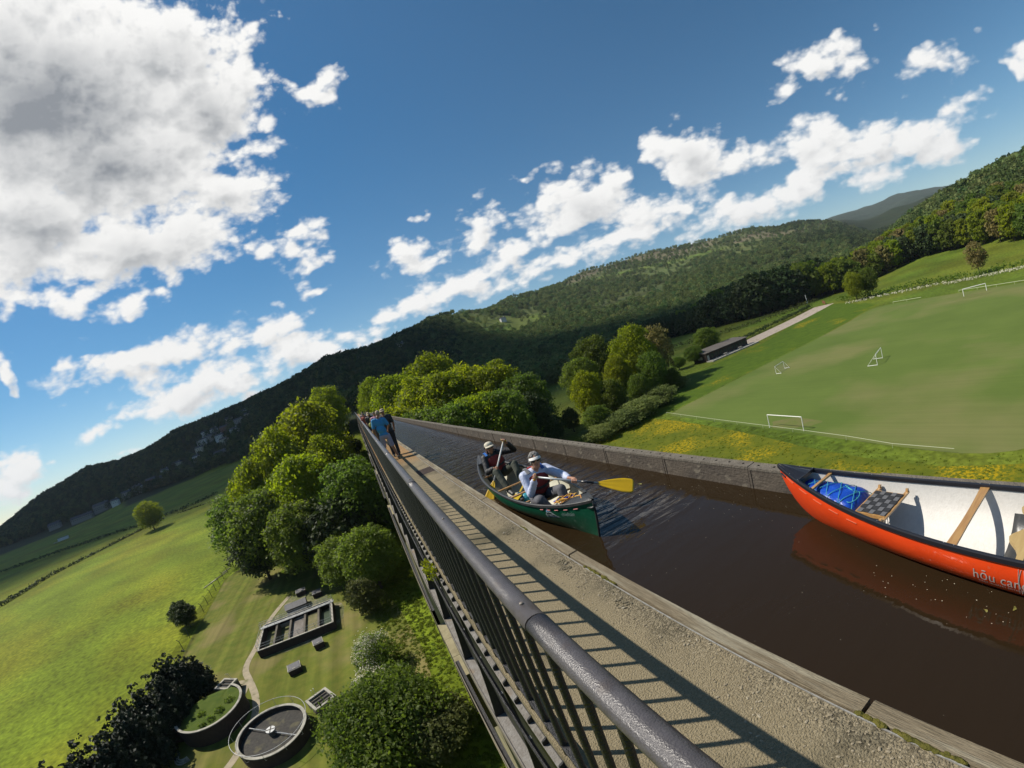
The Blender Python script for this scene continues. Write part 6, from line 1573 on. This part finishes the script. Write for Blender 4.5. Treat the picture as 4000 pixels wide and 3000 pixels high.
# kiosks and lidded chambers
def chamber(x, y, rz, w, d, h, lab, kind='lid', name='concrete_chamber'):
    e = loc_tag(name, x, y, rz, lab, 'chamber'); mb = MB()
    mb.box((-w/2, -d/2, -.3), (w/2, d/2, h)); mb.obj('body', m_brick if kind != 'open' else m_cdk, e)
    if kind == 'lid':
        mb = MB(); mb.box((-w/2-.06, -d/2-.06, h+.002), (w/2+.06, d/2+.06, h+.05)); mb.obj('rim', m_cst, e)
        mb = MB(); mb.box((-w/2+.06, -d/2+.06, h+.052), (w/2-.06, d/2-.06, h+.12)); mb.obj('lid', m_lid, e)
        mb = MB(); mb.box((-.25, -d/2+.2, h+.122), (.25, -d/2+.38, h+.16)); mb.obj('handle', m_cst, e)
    else:
        t = .35
        for a, b in (((-w/2-.04, -d/2-.04), (w/2+.04, -d/2+t)), ((-w/2-.04, d/2-t), (w/2+.04, d/2+.04)), ((-w/2-.04, -d/2+t+.002), (-w/2+t, d/2-t-.002)), ((w/2-t, -d/2+t+.002), (w/2+.04, d/2-t-.002))):
            mb = MB(); mb.box((a[0], a[1], h+.002), (b[0], b[1], h+.28)); mb.obj('rim', m_cst, e)
        mb = MB(); mb.box((-w/2+t, -d/2+t, h+.004), (w/2-t, d/2-t, h+.02)); mb.obj('opening', m_murk, e)
        for k in range(3): mb = MB(); mb.box((-w/2+t+.1, -.9+.8*k, h+.1), (w/2-t-.1, -.75+.8*k, h+.16)); mb.obj('beam', m_cdk, e)
        for s in (-.3, .1):
            mb = MB(); mb.tube([(s, d/2+.3, 0), (s, d/2-.1, h+1.3), (s, d/2-.5, h+1.3)], .03, 5); mb.obj('ladder_rail', m_galv, e)
        for k in range(4): mb = MB(); mb.bar((-.3, d/2+.28-.1*k, .25+.35*k), (.1, d/2+.28-.1*k, .25+.35*k), .03, .03); mb.obj('rung', m_galv, e)
    return e
chamber(-27.0, 99.5, R(8), 2.3, 2.2, 1.0, 'dark lidded box beyond the settling tank, left one of the pair at the lawn top')
chamber(-22.6, 95.0, R(8), 2.0, 2.2, 1.0, 'dark lidded box beyond the settling tank, right one of the pair at the lawn top')
chamber(-20.8, 71.4, R(12), 1.8, 2.0, 1.1, 'small grey lidded box just in front of the settling tank')
chamber(-24.8, 66.0, R(12), 2.2, 2.2, 1.0, 'grey lidded box standing alone on the lawn between tank and bushes')
chamber(-37.2, 66.8, R(-28), 3.2, 2.8, 1.3, 'square open concrete chamber with pale rim beside the earth path', 'open')
chamber(-19.4, 54.0, R(30), 3.4, 3.4, 1.1, 'square open chamber with crossed beams next to the big bush', 'open')
mh = loc_tag('pump_kiosk', -27.2, 92.0, R(6), 'low grey kiosk with shallow pitched lid behind the settling tank', 'kiosk')
mb = MB(); mb.box((-2.3, -1.6, -.1), (2.3, 1.6, 1.1)); mb.obj('body', m_cdk, mh)
mb = MB(); mb.add([(-2.5, -1.8, 1.102), (2.5, -1.8, 1.102), (2.5, 1.8, 1.102), (-2.5, 1.8, 1.102), (-2.5, 0, 1.75), (2.5, 0, 1.75)], [(0,1,5,4), (2,3,4,5), (0,4,3), (1,2,5), (3,2,1,0)]); mb.obj('roof', m_lid, mh)
mb = MB(); mb.box((-2.3, -2.6, .3), (2.3, -1.62, .42)); mb.obj('step', m_cst, mh)
tb((-3.6, hy+1.6, .1), (1.6, hy+2.9, .5), 'pipe_box', m_lid)
# round filter bed
def cyl_wall(R0, R1, z0, z1, n=56, a0=0, a1=360):
    mb = MB(); V = []
    for i in range(n+1):
        a = R(a0+(a1-a0)*i/n)
        for r, z in ((R0, z0), (R1, z0), (R1, z1), (R0, z1)): V.append((r*math.cos(a), r*math.sin(a), z))
    mb.add(V, [(i*4+j, i*4+(j+1) % 4, (i+1)*4+(j+1) % 4, (i+1)*4+j) for i in range(n) for j in range(4)] + ([] if a1-a0 == 360 else [(0,1,2,3), tuple(n*4+j for j in (3,2,1,0))]))
    return mb
rt = loc_tag('filter_bed', -26.2, 50.2, 0, 'round filter bed with dark clinker, central hub and two distributor arms inside a hoop rail', 'tank')
cyl_wall(4.75, 5.1, -.3, 1.7).obj('wall', m_brick, rt); cyl_wall(4.70, 5.14, 1.702, 1.80).obj('rim', m_cst, rt)
mb = MB(); mb.add([(4.74*math.cos(R(a)), 4.74*math.sin(R(a)), 1.05) for a in range(0, 360, 8)], [tuple(range(45))]); mb.obj('clinker_bed', m_sludge, rt)
mb = MB(); mb.tube([(0, 0, 1.0), (0, 0, 1.75)], .55, 20); mb.obj('hub', m_cdk, rt)
mb = MB(); mb.tube([(0, 0, 1.76), (0, 0, 1.88)], .68, 24); h_ = mb.obj('hub_cover', m_galv, rt); mb = MB(); mb.box((-.66, -.05, 1.885), (.66, .05, 1.93)); mb.obj('cross_bar', m_cdk, h_); mb = MB(); mb.box((-.05, -.66, 1.89), (.05, .66, 1.935)); mb.obj('cross_bar', m_cdk, h_)
for s in (0, 180):
    a = R(-32+s); mb = MB(); mb.tube([(.6*math.cos(a), .6*math.sin(a), 1.45), (4.5*math.cos(a), 4.5*math.sin(a), 1.45)], .075, 6); mb.obj('distributor_arm', m_galv, rt)
    mb = MB(); mb.tube([(0, 0, 1.9), (3.4*math.cos(a), 3.4*math.sin(a), 1.52)], .015, 4); mb.obj('stay_wire', m_galv, rt)
mb = MB(); mb.tube([(5.5*math.cos(R(a)), 5.5*math.sin(R(a)), 2.75) for a in range(0, 364, 6)], .035, 6, False); mb.obj('hoop_rail', m_galv, rt)
for a in range(0, 360, 30): mb = MB(); mb.tube([(5.12*math.cos(R(a)), 5.12*math.sin(R(a)), 1.4), (5.5*math.cos(R(a)), 5.5*math.sin(R(a)), 1.6), (5.5*math.cos(R(a)), 5.5*math.sin(R(a)), 2.75)], .03, 5); mb.obj('rail_post', m_galv, rt)
# grassed-over round tank with curved wall
gt = loc_tag('grassed_tank', -37.6, 59.2, 0, 'old round tank filled with grass, its curved pale-topped wall bulging towards the filter bed', 'tank')
cyl_wall(5.3, 5.6, -.3, 2.6, 60, -150, 60).obj('wall', m_brick, gt); cyl_wall(5.24, 5.66, 2.602, 2.72, 60, -150, 60).obj('coping', m_cst, gt)
mb = MB(); mb.bar((-4.85, -2.8, 1.1), (-9.4, -2.0, 1.1), .3, 2.9); mb.obj('wing_wall', m_brick, gt); mb = MB(); mb.bar((-4.85, -2.8, 2.62), (-9.4, -2.0, 2.62), .42, .11); mb.obj('wing_coping', m_cst, gt)
m_fill = mat('tank_grass', (.085,.115,.02), .95, (.055,.09,.015), .7, 8, 1.0, 2.5, spec=.1)
mb = MB(); V = []; nr = 10; na = 48
for i in range(nr+1):
    for j in range(na):
        a = 2*math.pi*j/na; r = 5.28*i/nr if -R(150) <= (a if a < math.pi else a-2*math.pi) <= R(60) else (5.28+ (4.0*math.sin(min(1, abs(((a if a < math.pi else a-2*math.pi) % (2*math.pi))-R(135))/R(75))*0+1)))*i/nr
        inner = -R(150) <= (a if a < math.pi else a-2*math.pi) <= R(60)
        z = 2.35 if inner else 2.35*(1-max(0, (r-4.2)/5.0))
        V.append((r*math.cos(a), r*math.sin(a), max(z, -.05)+.12*noise.noise(Vector((r*math.cos(a)*.6, r*math.sin(a)*.6, 0)))))
mb.add(V, [(i*na+j, i*na+(j+1) % na, (i+1)*na+(j+1) % na, (i+1)*na+j) for i in range(nr) for j in range(na)]); mb.obj('grass_fill', m_fill, gt, True)
link('weeds', leaf_mesh('weeds', [(2.2, -1.5, 2.3, .8), (1.2, -3.0, 2.3, .7), (3.4, .5, 2.3, .7), (-1, -1, 2.2, .8), (0, -4, 2.3, .6)], 900, .14, m_leafG, 51, .3), gt, kind='stuff')
for k in range(3):
    mb = MB(); r = 1.0+.28*k; mb.tube([(-3.4+r*math.cos(R(a)), -6.4+r*1.2*math.sin(R(a)), .35-.1*k) for a in range(190, 330, 14)], .12, 6); mb.obj('curved_pipe', m_cst, gt, True)
sb = loc_tag('concrete_marker', -41.3, 62.6, R(30), 'short pale concrete slab standing in the grass behind the grassed tank', 'slab'); mb = MB(); mb.box((-.2, -.9, -.2), (.2, .9, .9)); mb.obj('slab', m_cst, sb)
sheet('worn_ground', smooth_poly([(-39.5,63.6),(-34,62.8),(-33.4,66.5),(-35,69.4),(-39,69),(-40.6,66)], 2), Z0+.016, m_path)
sheet('gravel_apron', smooth_poly([(-34.6,73.4),(-16.6,74.6),(-16.0,86.8),(-20,88),(-20.6,97.5),(-29.5,102),(-31.5,95),(-34.2,87)], 2), Z0+.014, mat('tank_apron', (.11,.12,.035), .95, (.26,.22,.14), .45, 6, .6, 5, contrast=(.5,.72)))
# chain link fence with cranked posts
fe = empty('wire_fence', (-56.5, 110, Z0), 'chain-link fence with cranked concrete posts between the lawn and the meadow', 'fence')
m_post = mat('dark_post', (.07,.065,.055), .9); FP = [(-54.4,84),(-54.9,90),(-55.5,96),(-56.6,110.5),(-57,115.5),(-57.3,120.5),(-57.6,125.5),(-57.9,130.5),(-58,135.5),(-58,140.5),(-56.5,144)]
pm = MB(); pm.tube([(0, 0, -.3), (0, 0, 2.3), (-.45, -.1, 2.75)], .075, 6); PMm = pm.mesh('fence_post'); PMm.materials.append(m_post)
for x, y in FP: link('fence_post', PMm, fe, (x+56.5, y-110, 0))
m_link = bpy.data.materials.new('chain_link'); m_link.use_nodes = True
b = m_link.node_tree.nodes['Principled BSDF']; b.inputs['Base Color'].default_value = (.05,.07,.05,1); b.inputs['Alpha'].default_value = .34
mb = MB()
for a, b_ in zip(FP, FP[1:]): mb.add([(a[0]+56.5, a[1]-110, 0), (b_[0]+56.5, b_[1]-110, 0), (b_[0]+56.5, b_[1]-110, 2.3), (a[0]+56.5, a[1]-110, 2.3)], [(0,1,2,3)])
mb.obj('wire_mesh', m_link, fe)
for i, (x, y, l, a) in enumerate([(-62.2, 136.5, 9, 63), (-60.8, 139.5, 8, 60), (-59.8, 144.5, 4, 62)]):
    tb_ = MB(); c_, s_ = math.cos(R(a)), math.sin(R(a)); tb_.bar((-l/2*c_, -l/2*s_, .12), (l/2*c_, l/2*s_, .12), .28, .14); tb_.obj('timber_plank', m_cst, None, loc=(x, y, Z0), label=('longest pale timber lying in the meadow beside the fence', 'middle pale timber lying in the meadow by the fence', 'shortest pale timber lying nearest the grove')[i], cat='plank')
tr = empty('horse_trailer', (-416, 533, tz(-416, 533)), 'pale trailer parked far off in the sunlit corner of the meadow', 'trailer', rz=R(20))
mb = MB(); mb.box((-7, -2.2, .8), (7, 2.2, 4.4)); mb.obj('body', mat('trailer_white', (.6,.62,.66), .5), tr); mb = MB(); mb.box((-7.3, -2.4, 4.402), (7.3, 2.4, 4.9)); mb.obj('roof', m_lid, tr); mb = MB(); mb.box((-14, -1.5, .7), (-7.01, 1.5, 1.5)); mb.obj('ramp', m_cst, tr)

# ================================================================== PLAYING FIELD
m_gw = mat('white_goal_paint', (.80,.80,.74), .5)
ZP = -24.0
def full_goal(a, b, lab, h=2.44, r=.06):
    c = (Vector((a[0], a[1], 0))+Vector((b[0], b[1], 0)))/2; e = empty('goal', (c.x, c.y, ZP), lab, 'goal'); A_ = Vector((a[0]-c.x, a[1]-c.y, 0)); B_ = Vector((b[0]-c.x, b[1]-c.y, 0))
    for p in (A_, B_): mb = MB(); mb.tube([p, p+Vector((0, 0, h-.06))], r, 8); mb.obj('post', m_gw, e)
    mb = MB(); mb.tube([A_+Vector((0, 0, h)), B_+Vector((0, 0, h))], r*1.1, 8); mb.obj('crossbar', m_gw, e)
for k_, (x_, y_, sx_, sy_) in enumerate([(66.0, 44.2, 2.6, 5.0), (185.5, 32, 4, 6)]):
    o_ = sheet('worn_goalmouth', [(x_+sx_*math.cos(t)*(1+.15*math.sin(3*t)), y_+sy_*math.sin(t)*(1+.1*math.cos(5*t))) for t in np.linspace(0, 6.1, 26)], ZP+.012, mat('worn_turf', (.16,.155,.06), .95, (.125,.155,.04), .6, 6, .5, 5, spec=.1))
full_goal((63.6, 48.2), (62.4, 40.3), 'full-size white goal frame on the near side of the pitch', 2.5, .075)
full_goal((188.4, 36.8), (192.7, 29.0), 'white goal frame on the far side of the pitch by the hedge', 2.6, .13)
def small_goal(x, y, rz, w, h, d, lab, tip=0):
    e = empty('small_goal', (x, y, ZP), lab, 'goal', rz=rz)
    P = [(-w/2, 0, 0), (-w/2, 0, h), (w/2, 0, h), (w/2, 0, 0)]
    names = ('post', 'crossbar', 'post')
    for i in range(3): mb = MB(); mb.tube([P[i], P[i+1]], .07, 6); mb.obj(names[i], m_gw, e)
    for s in (-1, 1): mb = MB(); mb.tube([(s*w/2, 0, .07), (s*w/2, d, .07)], .07, 6); mb.obj('base_bar', m_gw, e); mb = MB(); mb.tube([(s*w/2, d, .07), (s*w/2, 0, h)], .03, 5); mb.obj('stay', m_gw, e)
    mt = bpy.data.materials.get('goal_net') or bpy.data.materials.new('goal_net'); mt.use_nodes = True; q = mt.node_tree.nodes['Principled BSDF']; q.inputs['Base Color'].default_value = (.25,.3,.25,1); q.inputs['Alpha'].default_value = .14
    mb = MB(); mb.add([(-w/2, d, .05), (w/2, d, .05), (w/2, 0, h), (-w/2, 0, h)], [(0,1,2,3)]); mb.obj('net', mt, e)
    return e
small_goal(105.6, 71.7, R(6), 5.6, 2.1, -1.6, 'small white training goal at the left of the pitch')
small_goal(105.2, 42.2, R(8), 6.4, 2.6, 2.4, 'small white training goal leaning in the middle of the pitch')
m_gw2 = mat('faded_rail_paint', (.50,.52,.36), .7)
# spectator rails
def rails(pts, lab, h=.95, post=3.0, r=.06):
    c = Vector((pts[0][0], pts[0][1], ZP)); e = empty('pitch_rail', tuple(c), lab, 'rail')
    P = [Vector((p[0]-c.x, p[1]-c.y, h)) for p in pts]
    for a, b in zip(P, P[1:]):
        mb = MB(); mb.tube([a, b], r, 6); mb.obj('rail', m_gw2, e); n = max(1, int((b-a).length/post))
        for i in range(n): p = a.lerp(b, i/n); mb = MB(); mb.tube([(p.x, p.y, 0), p], r*.7, 5); mb.obj('rail_post', m_gw2, e)
rails([(70.4,84.2),(66,64),(61.6,42),(59.2,31),(57.0,23),(56.0,14.5)], 'long white spectator rail along the near side of the pitch', .7, 6.8, .032)
rails([(205.5,70.5),(203,57)], 'short white rail at the far left corner of the pitch', .8, 6, .075)
rails([(202,41),(198,26),(193,6),(188,-12)], 'white rail behind the far goal', .8, 6, .08)
# clubhouse
hu = empty('clubhouse', (146.5, 127.0, ZP), 'long low dark wooden clubhouse with a row of windows and a patched felt roof', 'clubhouse', rz=R(-5))
m_tim = mat('dark_red_timber', (.055,.030,.022), .8, (.035,.020,.015), 3, 5, .5, 12); m_felt = mat('patched_roof_felt', (.17,.145,.12), .9, (.11,.095,.08), .35, 6, .5, 3, stretch=(1.6, .25, 1)); m_win = mat('dull_window', (.04,.045,.05), .2); m_pw = mat('pale_board', (.45,.42,.36), .7)
HL, HD, HH = 26.5, 8.2, 3.5
mb = MB(); mb.box((-HL/2, -HD/2, -.2), (HL/2, HD/2, HH)); mb.obj('wall', m_tim, hu)
mb = MB(); mb.add([(-HL/2-.5, -HD/2-.7, HH+.01), (HL/2+.5, -HD/2-.7, HH+.01), (HL/2+.5, HD/2+.5, HH+.8), (-HL/2-.5, HD/2+.5, HH+.8), (-HL/2-.5, -HD/2-.7, HH+.25), (HL/2+.5, -HD/2-.7, HH+.25), (HL/2+.5, HD/2+.5, HH+1.05), (-HL/2-.5, HD/2+.5, HH+1.05)], [(0,3,2,1),(4,5,6,7),(0,1,5,4),(2,3,7,6),(0,4,7,3),(1,2,6,5)]); mb.obj('roof', m_felt, hu)
for i in range(9): mb = MB(); x = -HL/2+2.6+i*2.6; mb.box((x, -HD/2-.06, 1.1), (x+1.9, -HD/2-.01, 2.7)); mb.obj('window', m_win, hu)
mb = MB(); mb.box((-HL/2+.5, -HD/2-.08, .1), (-HL/2+1.7, -HD/2-.01, 2.6)); mb.obj('door', m_pw, hu)
mb = MB(); mb.box((-HL/2-.06, -1.6, 1.2), (-HL/2-.01, 1.2, 2.4)); mb.obj('window', m_pw, hu)
mb = MB(); mb.box((-HL/2-.5, -HD/2-4.2, .0), (HL/2+3, -HD/2-.09, .45)); mb.obj('terrace', m_cst, hu)
for i in range(10):
    mb = MB(); x = -HL/2+2+i*2.7; mb.tube([(x, -HD/2-4.0, .45), (x, -HD/2-4.0, 1.4)], .05, 5); mb.obj('terrace_post', m_pw, hu)
for i, x in enumerate((-4.0, 5.5)):
    t = empty('picnic_table', tuple(hu.matrix_basis @ Vector((x, -HD/2-2.2, .45))), ('pale picnic table on the left part of the clubhouse terrace', 'pale picnic table on the right part of the clubhouse terrace')[i], 'table', rz=R(-5))
    mb = MB(); mb.box((-1, -.4, .7), (1, .4, .78)); mb.obj('tabletop', m_pw, t)
    for s in (-1, 1): mb = MB(); mb.box((-1, s*.75-.15, .4), (1, s*.75+.15, .46)); mb.obj('bench', m_pw, t); mb = MB(); mb.bar((s*.8, -.8, .0), (s*.8, .3, .72), .1, .08); mb.obj('leg', m_pw, t); mb = MB(); mb.bar((s*.8, .8, .0), (s*.8, -.3, .74), .1, .08); mb.obj('leg', m_pw, t)
ga = empty('field_gate', (269.5, 136.5, ZP), 'reddish timber field gate at the top of the gravel track', 'gate', rz=R(35))
for k in range(4): mb = MB(); mb.box((-5, -.08, .3+.5*k), (5, .08, .5+.5*k)); mb.obj('bar', mat('red_timber', (.30,.10,.06), .8), ga)
for s in (-5, 0, 5): mb = MB(); mb.box((s-.15, -.15, 0), (s+.15, .15, 2.3)); mb.obj('post', MATS['red_timber'], ga)
wp = empty('marker_post', (300, 165, tz(300, 165)), 'thin white marker post standing in the field beyond the gate', 'post'); mb = MB(); mb.tube([(0,0,0),(0,0,6.5)], .22, 6); mb.obj('pole', m_gw, wp); mb = MB(); mb.box((-.5,-.4,0),(.5,.4,1.6)); mb.obj('base', m_gw, wp)
# big old stones / low walls etc. under the bridge: rough grass tufts
mat('bank_leaf', (.13,.16,.015), .7, (.10,.13,.012), .5, 3, spec=.15, rnd=.1, transl=.4)
TS = bpy.data.collections.new('tuft_sources')
for i in range(3):
    gg = np.random.default_rng(70+i); TS.objects.link(bpy.data.objects.new('grass_tuft_%s' % 'abc'[i], leaf_mesh('grass_tuft', [(0, 0, .15, .35), (.3, .1, .1, .25), (-.2, .25, .1, .25)], 40, .13, (MATS['green_leaf'], MATS['bank_leaf'], MATS['olive_leaf'])[i], 70+i, .3)))
g = np.random.default_rng(77); P = []
while len(P) < 5200:
    y = g.uniform(24, 100); x = g.uniform(-10, 3)-(0.0 if y > 60 else 3); 
    if x > 1: continue
    P.append((x, y, -34.1, .35+.6*g.random()**2, g.random()*6.28, int(g.choice([0, 1, 1, 1]))))
scatter('rough_grass', P, 'rank grass and weeds under the bridge', TS)
P = []
while len(P) < 7000:
    x = g.uniform(38, 80); y = g.uniform(-10, 96)
    xe = np.interp(y, [-10, 3, 12, 20, 52, 85, 96], [60, 60, 54, 55, 62, 68.5, 72]); 
    if x > xe+.5 or x < xe-26: continue
    P.append((x, y, -24.2, .35+.4*g.random()**2, g.random()*6.28, int(g.choice([1, 1, 1, 0]))))
scatter('meadow_grass', P, 'long grass between the canal and the pitch', TS)

# ================================================================== VILLAGE ON THE HILLSIDE
m_slate = mat('slate_roof', (.07,.07,.08), .8, (.05,.05,.06), .5, 3); m_dkw = mat('dark_pane', (.03,.035,.045), .2)
WALLS = {'white': mat('white_render', (.62,.61,.58), .8), 'brick': mat('red_brick_far', (.20,.095,.065), .9), 'cream': mat('cream_render', (.50,.45,.34), .8), 'stone': mat('grey_stone_far', (.26,.245,.22), .9)}
def house(az, r, colr, w, d, h, rot, lab, grp=None):
    x = r*math.sin(R(az)); y = r*math.cos(R(az)); z = tz(x, y)-1.0+6
    e = empty('house', (x, y, z), lab, 'house', grp, rz=R(rot)); m = WALLS[colr]
    mb = MB(); mb.box((-w/2, -d/2, -8), (w/2, d/2, h)); mb.obj('wall', m, e)
    mb = MB(); mb.add([(-w/2-.4, -d/2-.4, h+.01), (w/2+.4, -d/2-.4, h+.01), (w/2+.4, d/2+.4, h+.01), (-w/2-.4, d/2+.4, h+.01), (-w/2-.4, 0, h+d*.38), (w/2+.4, 0, h+d*.38)], [(0,1,5,4), (2,3,4,5), (0,4,3), (1,2,5), (3,2,1,0)]); ro = mb.obj('roof', m_slate, e)
    mb = MB(); mb.box((w*.3-.5, -.5, h+d*.2), (w*.3+.5, .5, h+d*.38+1.4)); mb.obj('chimney', m, ro)
    for i in range(max(2, int(w/4))):
        for k in range(2):
            xx = -w/2+w*(i+.5)/max(2, int(w/4)); mb = MB(); mb.box((xx-.7, -d/2-.1, .8+k*2.9), (xx+.7, -d/2-.01, 2.3+k*2.9)); mb.obj('window', m_dkw, e)
H_ = [(-32.9, 1020, 'stone', 34, 12, 9, 10, 'large pale grey building at the left end of the village, facing the meadow'), (-29.8, 1010, 'cream', 22, 10, 7, 5, 'long cream house left of the white village house'), (-28.4, 1000, 'white', 20, 10, 9, 0, 'tall white house in the lower row of the village'),
 (-26.6, 1000, 'brick', 24, 10, 7, 0, 'red brick terrace right of the tall white house'), (-24.7, 1010, 'white', 18, 9, 7, -8, 'white house in the trees at the middle of the village'), (-23.1, 1000, 'cream', 22, 9, 7, -10, 'cream house with long roof at the middle of the village'),
 (-20.7, 960, 'white', 14, 9, 7, -10, 'small white house alone below the upper village'), (-19.4, 1060, 'white', 24, 9, 7, -5, 'white terrace at the top left of the upper village'), (-18.1, 1050, 'stone', 22, 9, 7, -5, 'grey stone house in the upper village'),
 (-17.2, 1010, 'white', 20, 9, 7, -12, 'white house in the middle of the upper village'), (-16.3, 1050, 'brick', 22, 9, 8, -6, 'brick house in the upper village, beneath the skyline trees'), (-15.4, 1100, 'cream', 20, 9, 7, -6, 'cream house highest in the upper village'),
 (-15.2, 980, 'white', 20, 9, 7, -14, 'white house at the lower edge of the upper village'), (-14.3, 1020, 'stone', 22, 9, 7, -10, 'stone terrace at the right of the upper village'), (-13.4, 1060, 'white', 18, 9, 7, -10, 'white cottage at the right end of the upper village'),
 (-17.7, 880, 'stone', 26, 10, 6, -8, 'long low stone barn under the upper village'), (-38.3, 1080, 'stone', 26, 12, 5, 15, 'low grey farm shed at the far left of the field edge'), (-35.3, 1010, 'stone', 46, 12, 4, 12, 'very long low shed at the edge of the shaded field'),
 (-20.0, 1010, 'cream', 18, 9, 7, -6, 'cream house at the left of the upper village, beside the white terrace'), (-18.8, 1110, 'white', 16, 9, 7, -6, 'small white house above the white terrace at the village top'), (-17.6, 1090, 'white', 18, 9, 7, -4, 'white house beneath the skyline woods, above the grey stone house'),
 (-16.8, 960, 'cream', 20, 9, 7, -12, 'cream bungalow row just above the long low barn'), (-13.0, 1000, 'cream', 16, 9, 7, -12, 'cream cottage at the lower right corner of the upper village'), (-25.8, 960, 'stone', 20, 9, 6, -4, 'grey cottage at the field edge below the brick terrace'), (-31.3, 980, 'white', 16, 9, 6, 4, 'small white cottage between the pale grey building and the cream house'),
 (8.6, 900, 'white', 18, 9, 7, 10, 'white cottage among dark trees on the hill ahead'), (22.7, 1180, 'white', 16, 9, 6, 10, 'tiny white farmhouse in the bright fields on the hill')]
for q in H_: house(*q)
# lit fields on the hill ahead, draped just above the slope
def hill_field(name, azs, rs, m):
    mb = MB(); V = []; n = 10
    for i in range(n+1):
        for j in range(n+1):
            a = azs[0]+(azs[1]-azs[0])*i/n+(.5*math.sin(j*.7)); r = rs[0]+(rs[1]-rs[0])*j/n+12*math.sin(i*.9); x = r*math.sin(R(a)); y = r*math.cos(R(a)); V.append((x, y, tz(x, y)+1.2))
    mb.add(V, [(i*(n+1)+j, (i+1)*(n+1)+j, (i+1)*(n+1)+j+1, i*(n+1)+j+1) for i in range(n) for j in range(n)]); o = mb.obj(name, m, None, True, kind='structure')
m_hf = mat('hill_pasture', (.135,.165,.035), .95, (.10,.13,.03), .02, 4, spec=.1)
hill_field('hill_pasture', (17.6, 21.8), (1090, 1290), m_hf); hill_field('hill_pasture', (22.2, 26.4), (1110, 1280), m_hf); hill_field('hill_pasture', (36.5, 42), (1010, 1110), m_hf); hill_field('hill_pasture', (50, 55), (1250, 1450), m_hf)

# ------------------------------------------------------------------ valley air
hz = MB(); hz.box((-6500, -6500, -62), (6500, 7500, 620)); m_hz = bpy.data.materials.new('valley_haze'); m_hz.use_nodes = True
nt = m_hz.node_tree; nt.nodes.clear(); o_ = nt.nodes.new('ShaderNodeOutputMaterial'); pv = nt.nodes.new('ShaderNodeVolumePrincipled'); pv.inputs['Color'].default_value = (.80,.88,1.0,1); pv.inputs['Density'].default_value = 4.0e-5; pv.inputs['Anisotropy'].default_value = .2
nt.links.new(pv.outputs[0], o_.inputs['Volume']); hz.obj('haze', m_hz, kind='stuff')
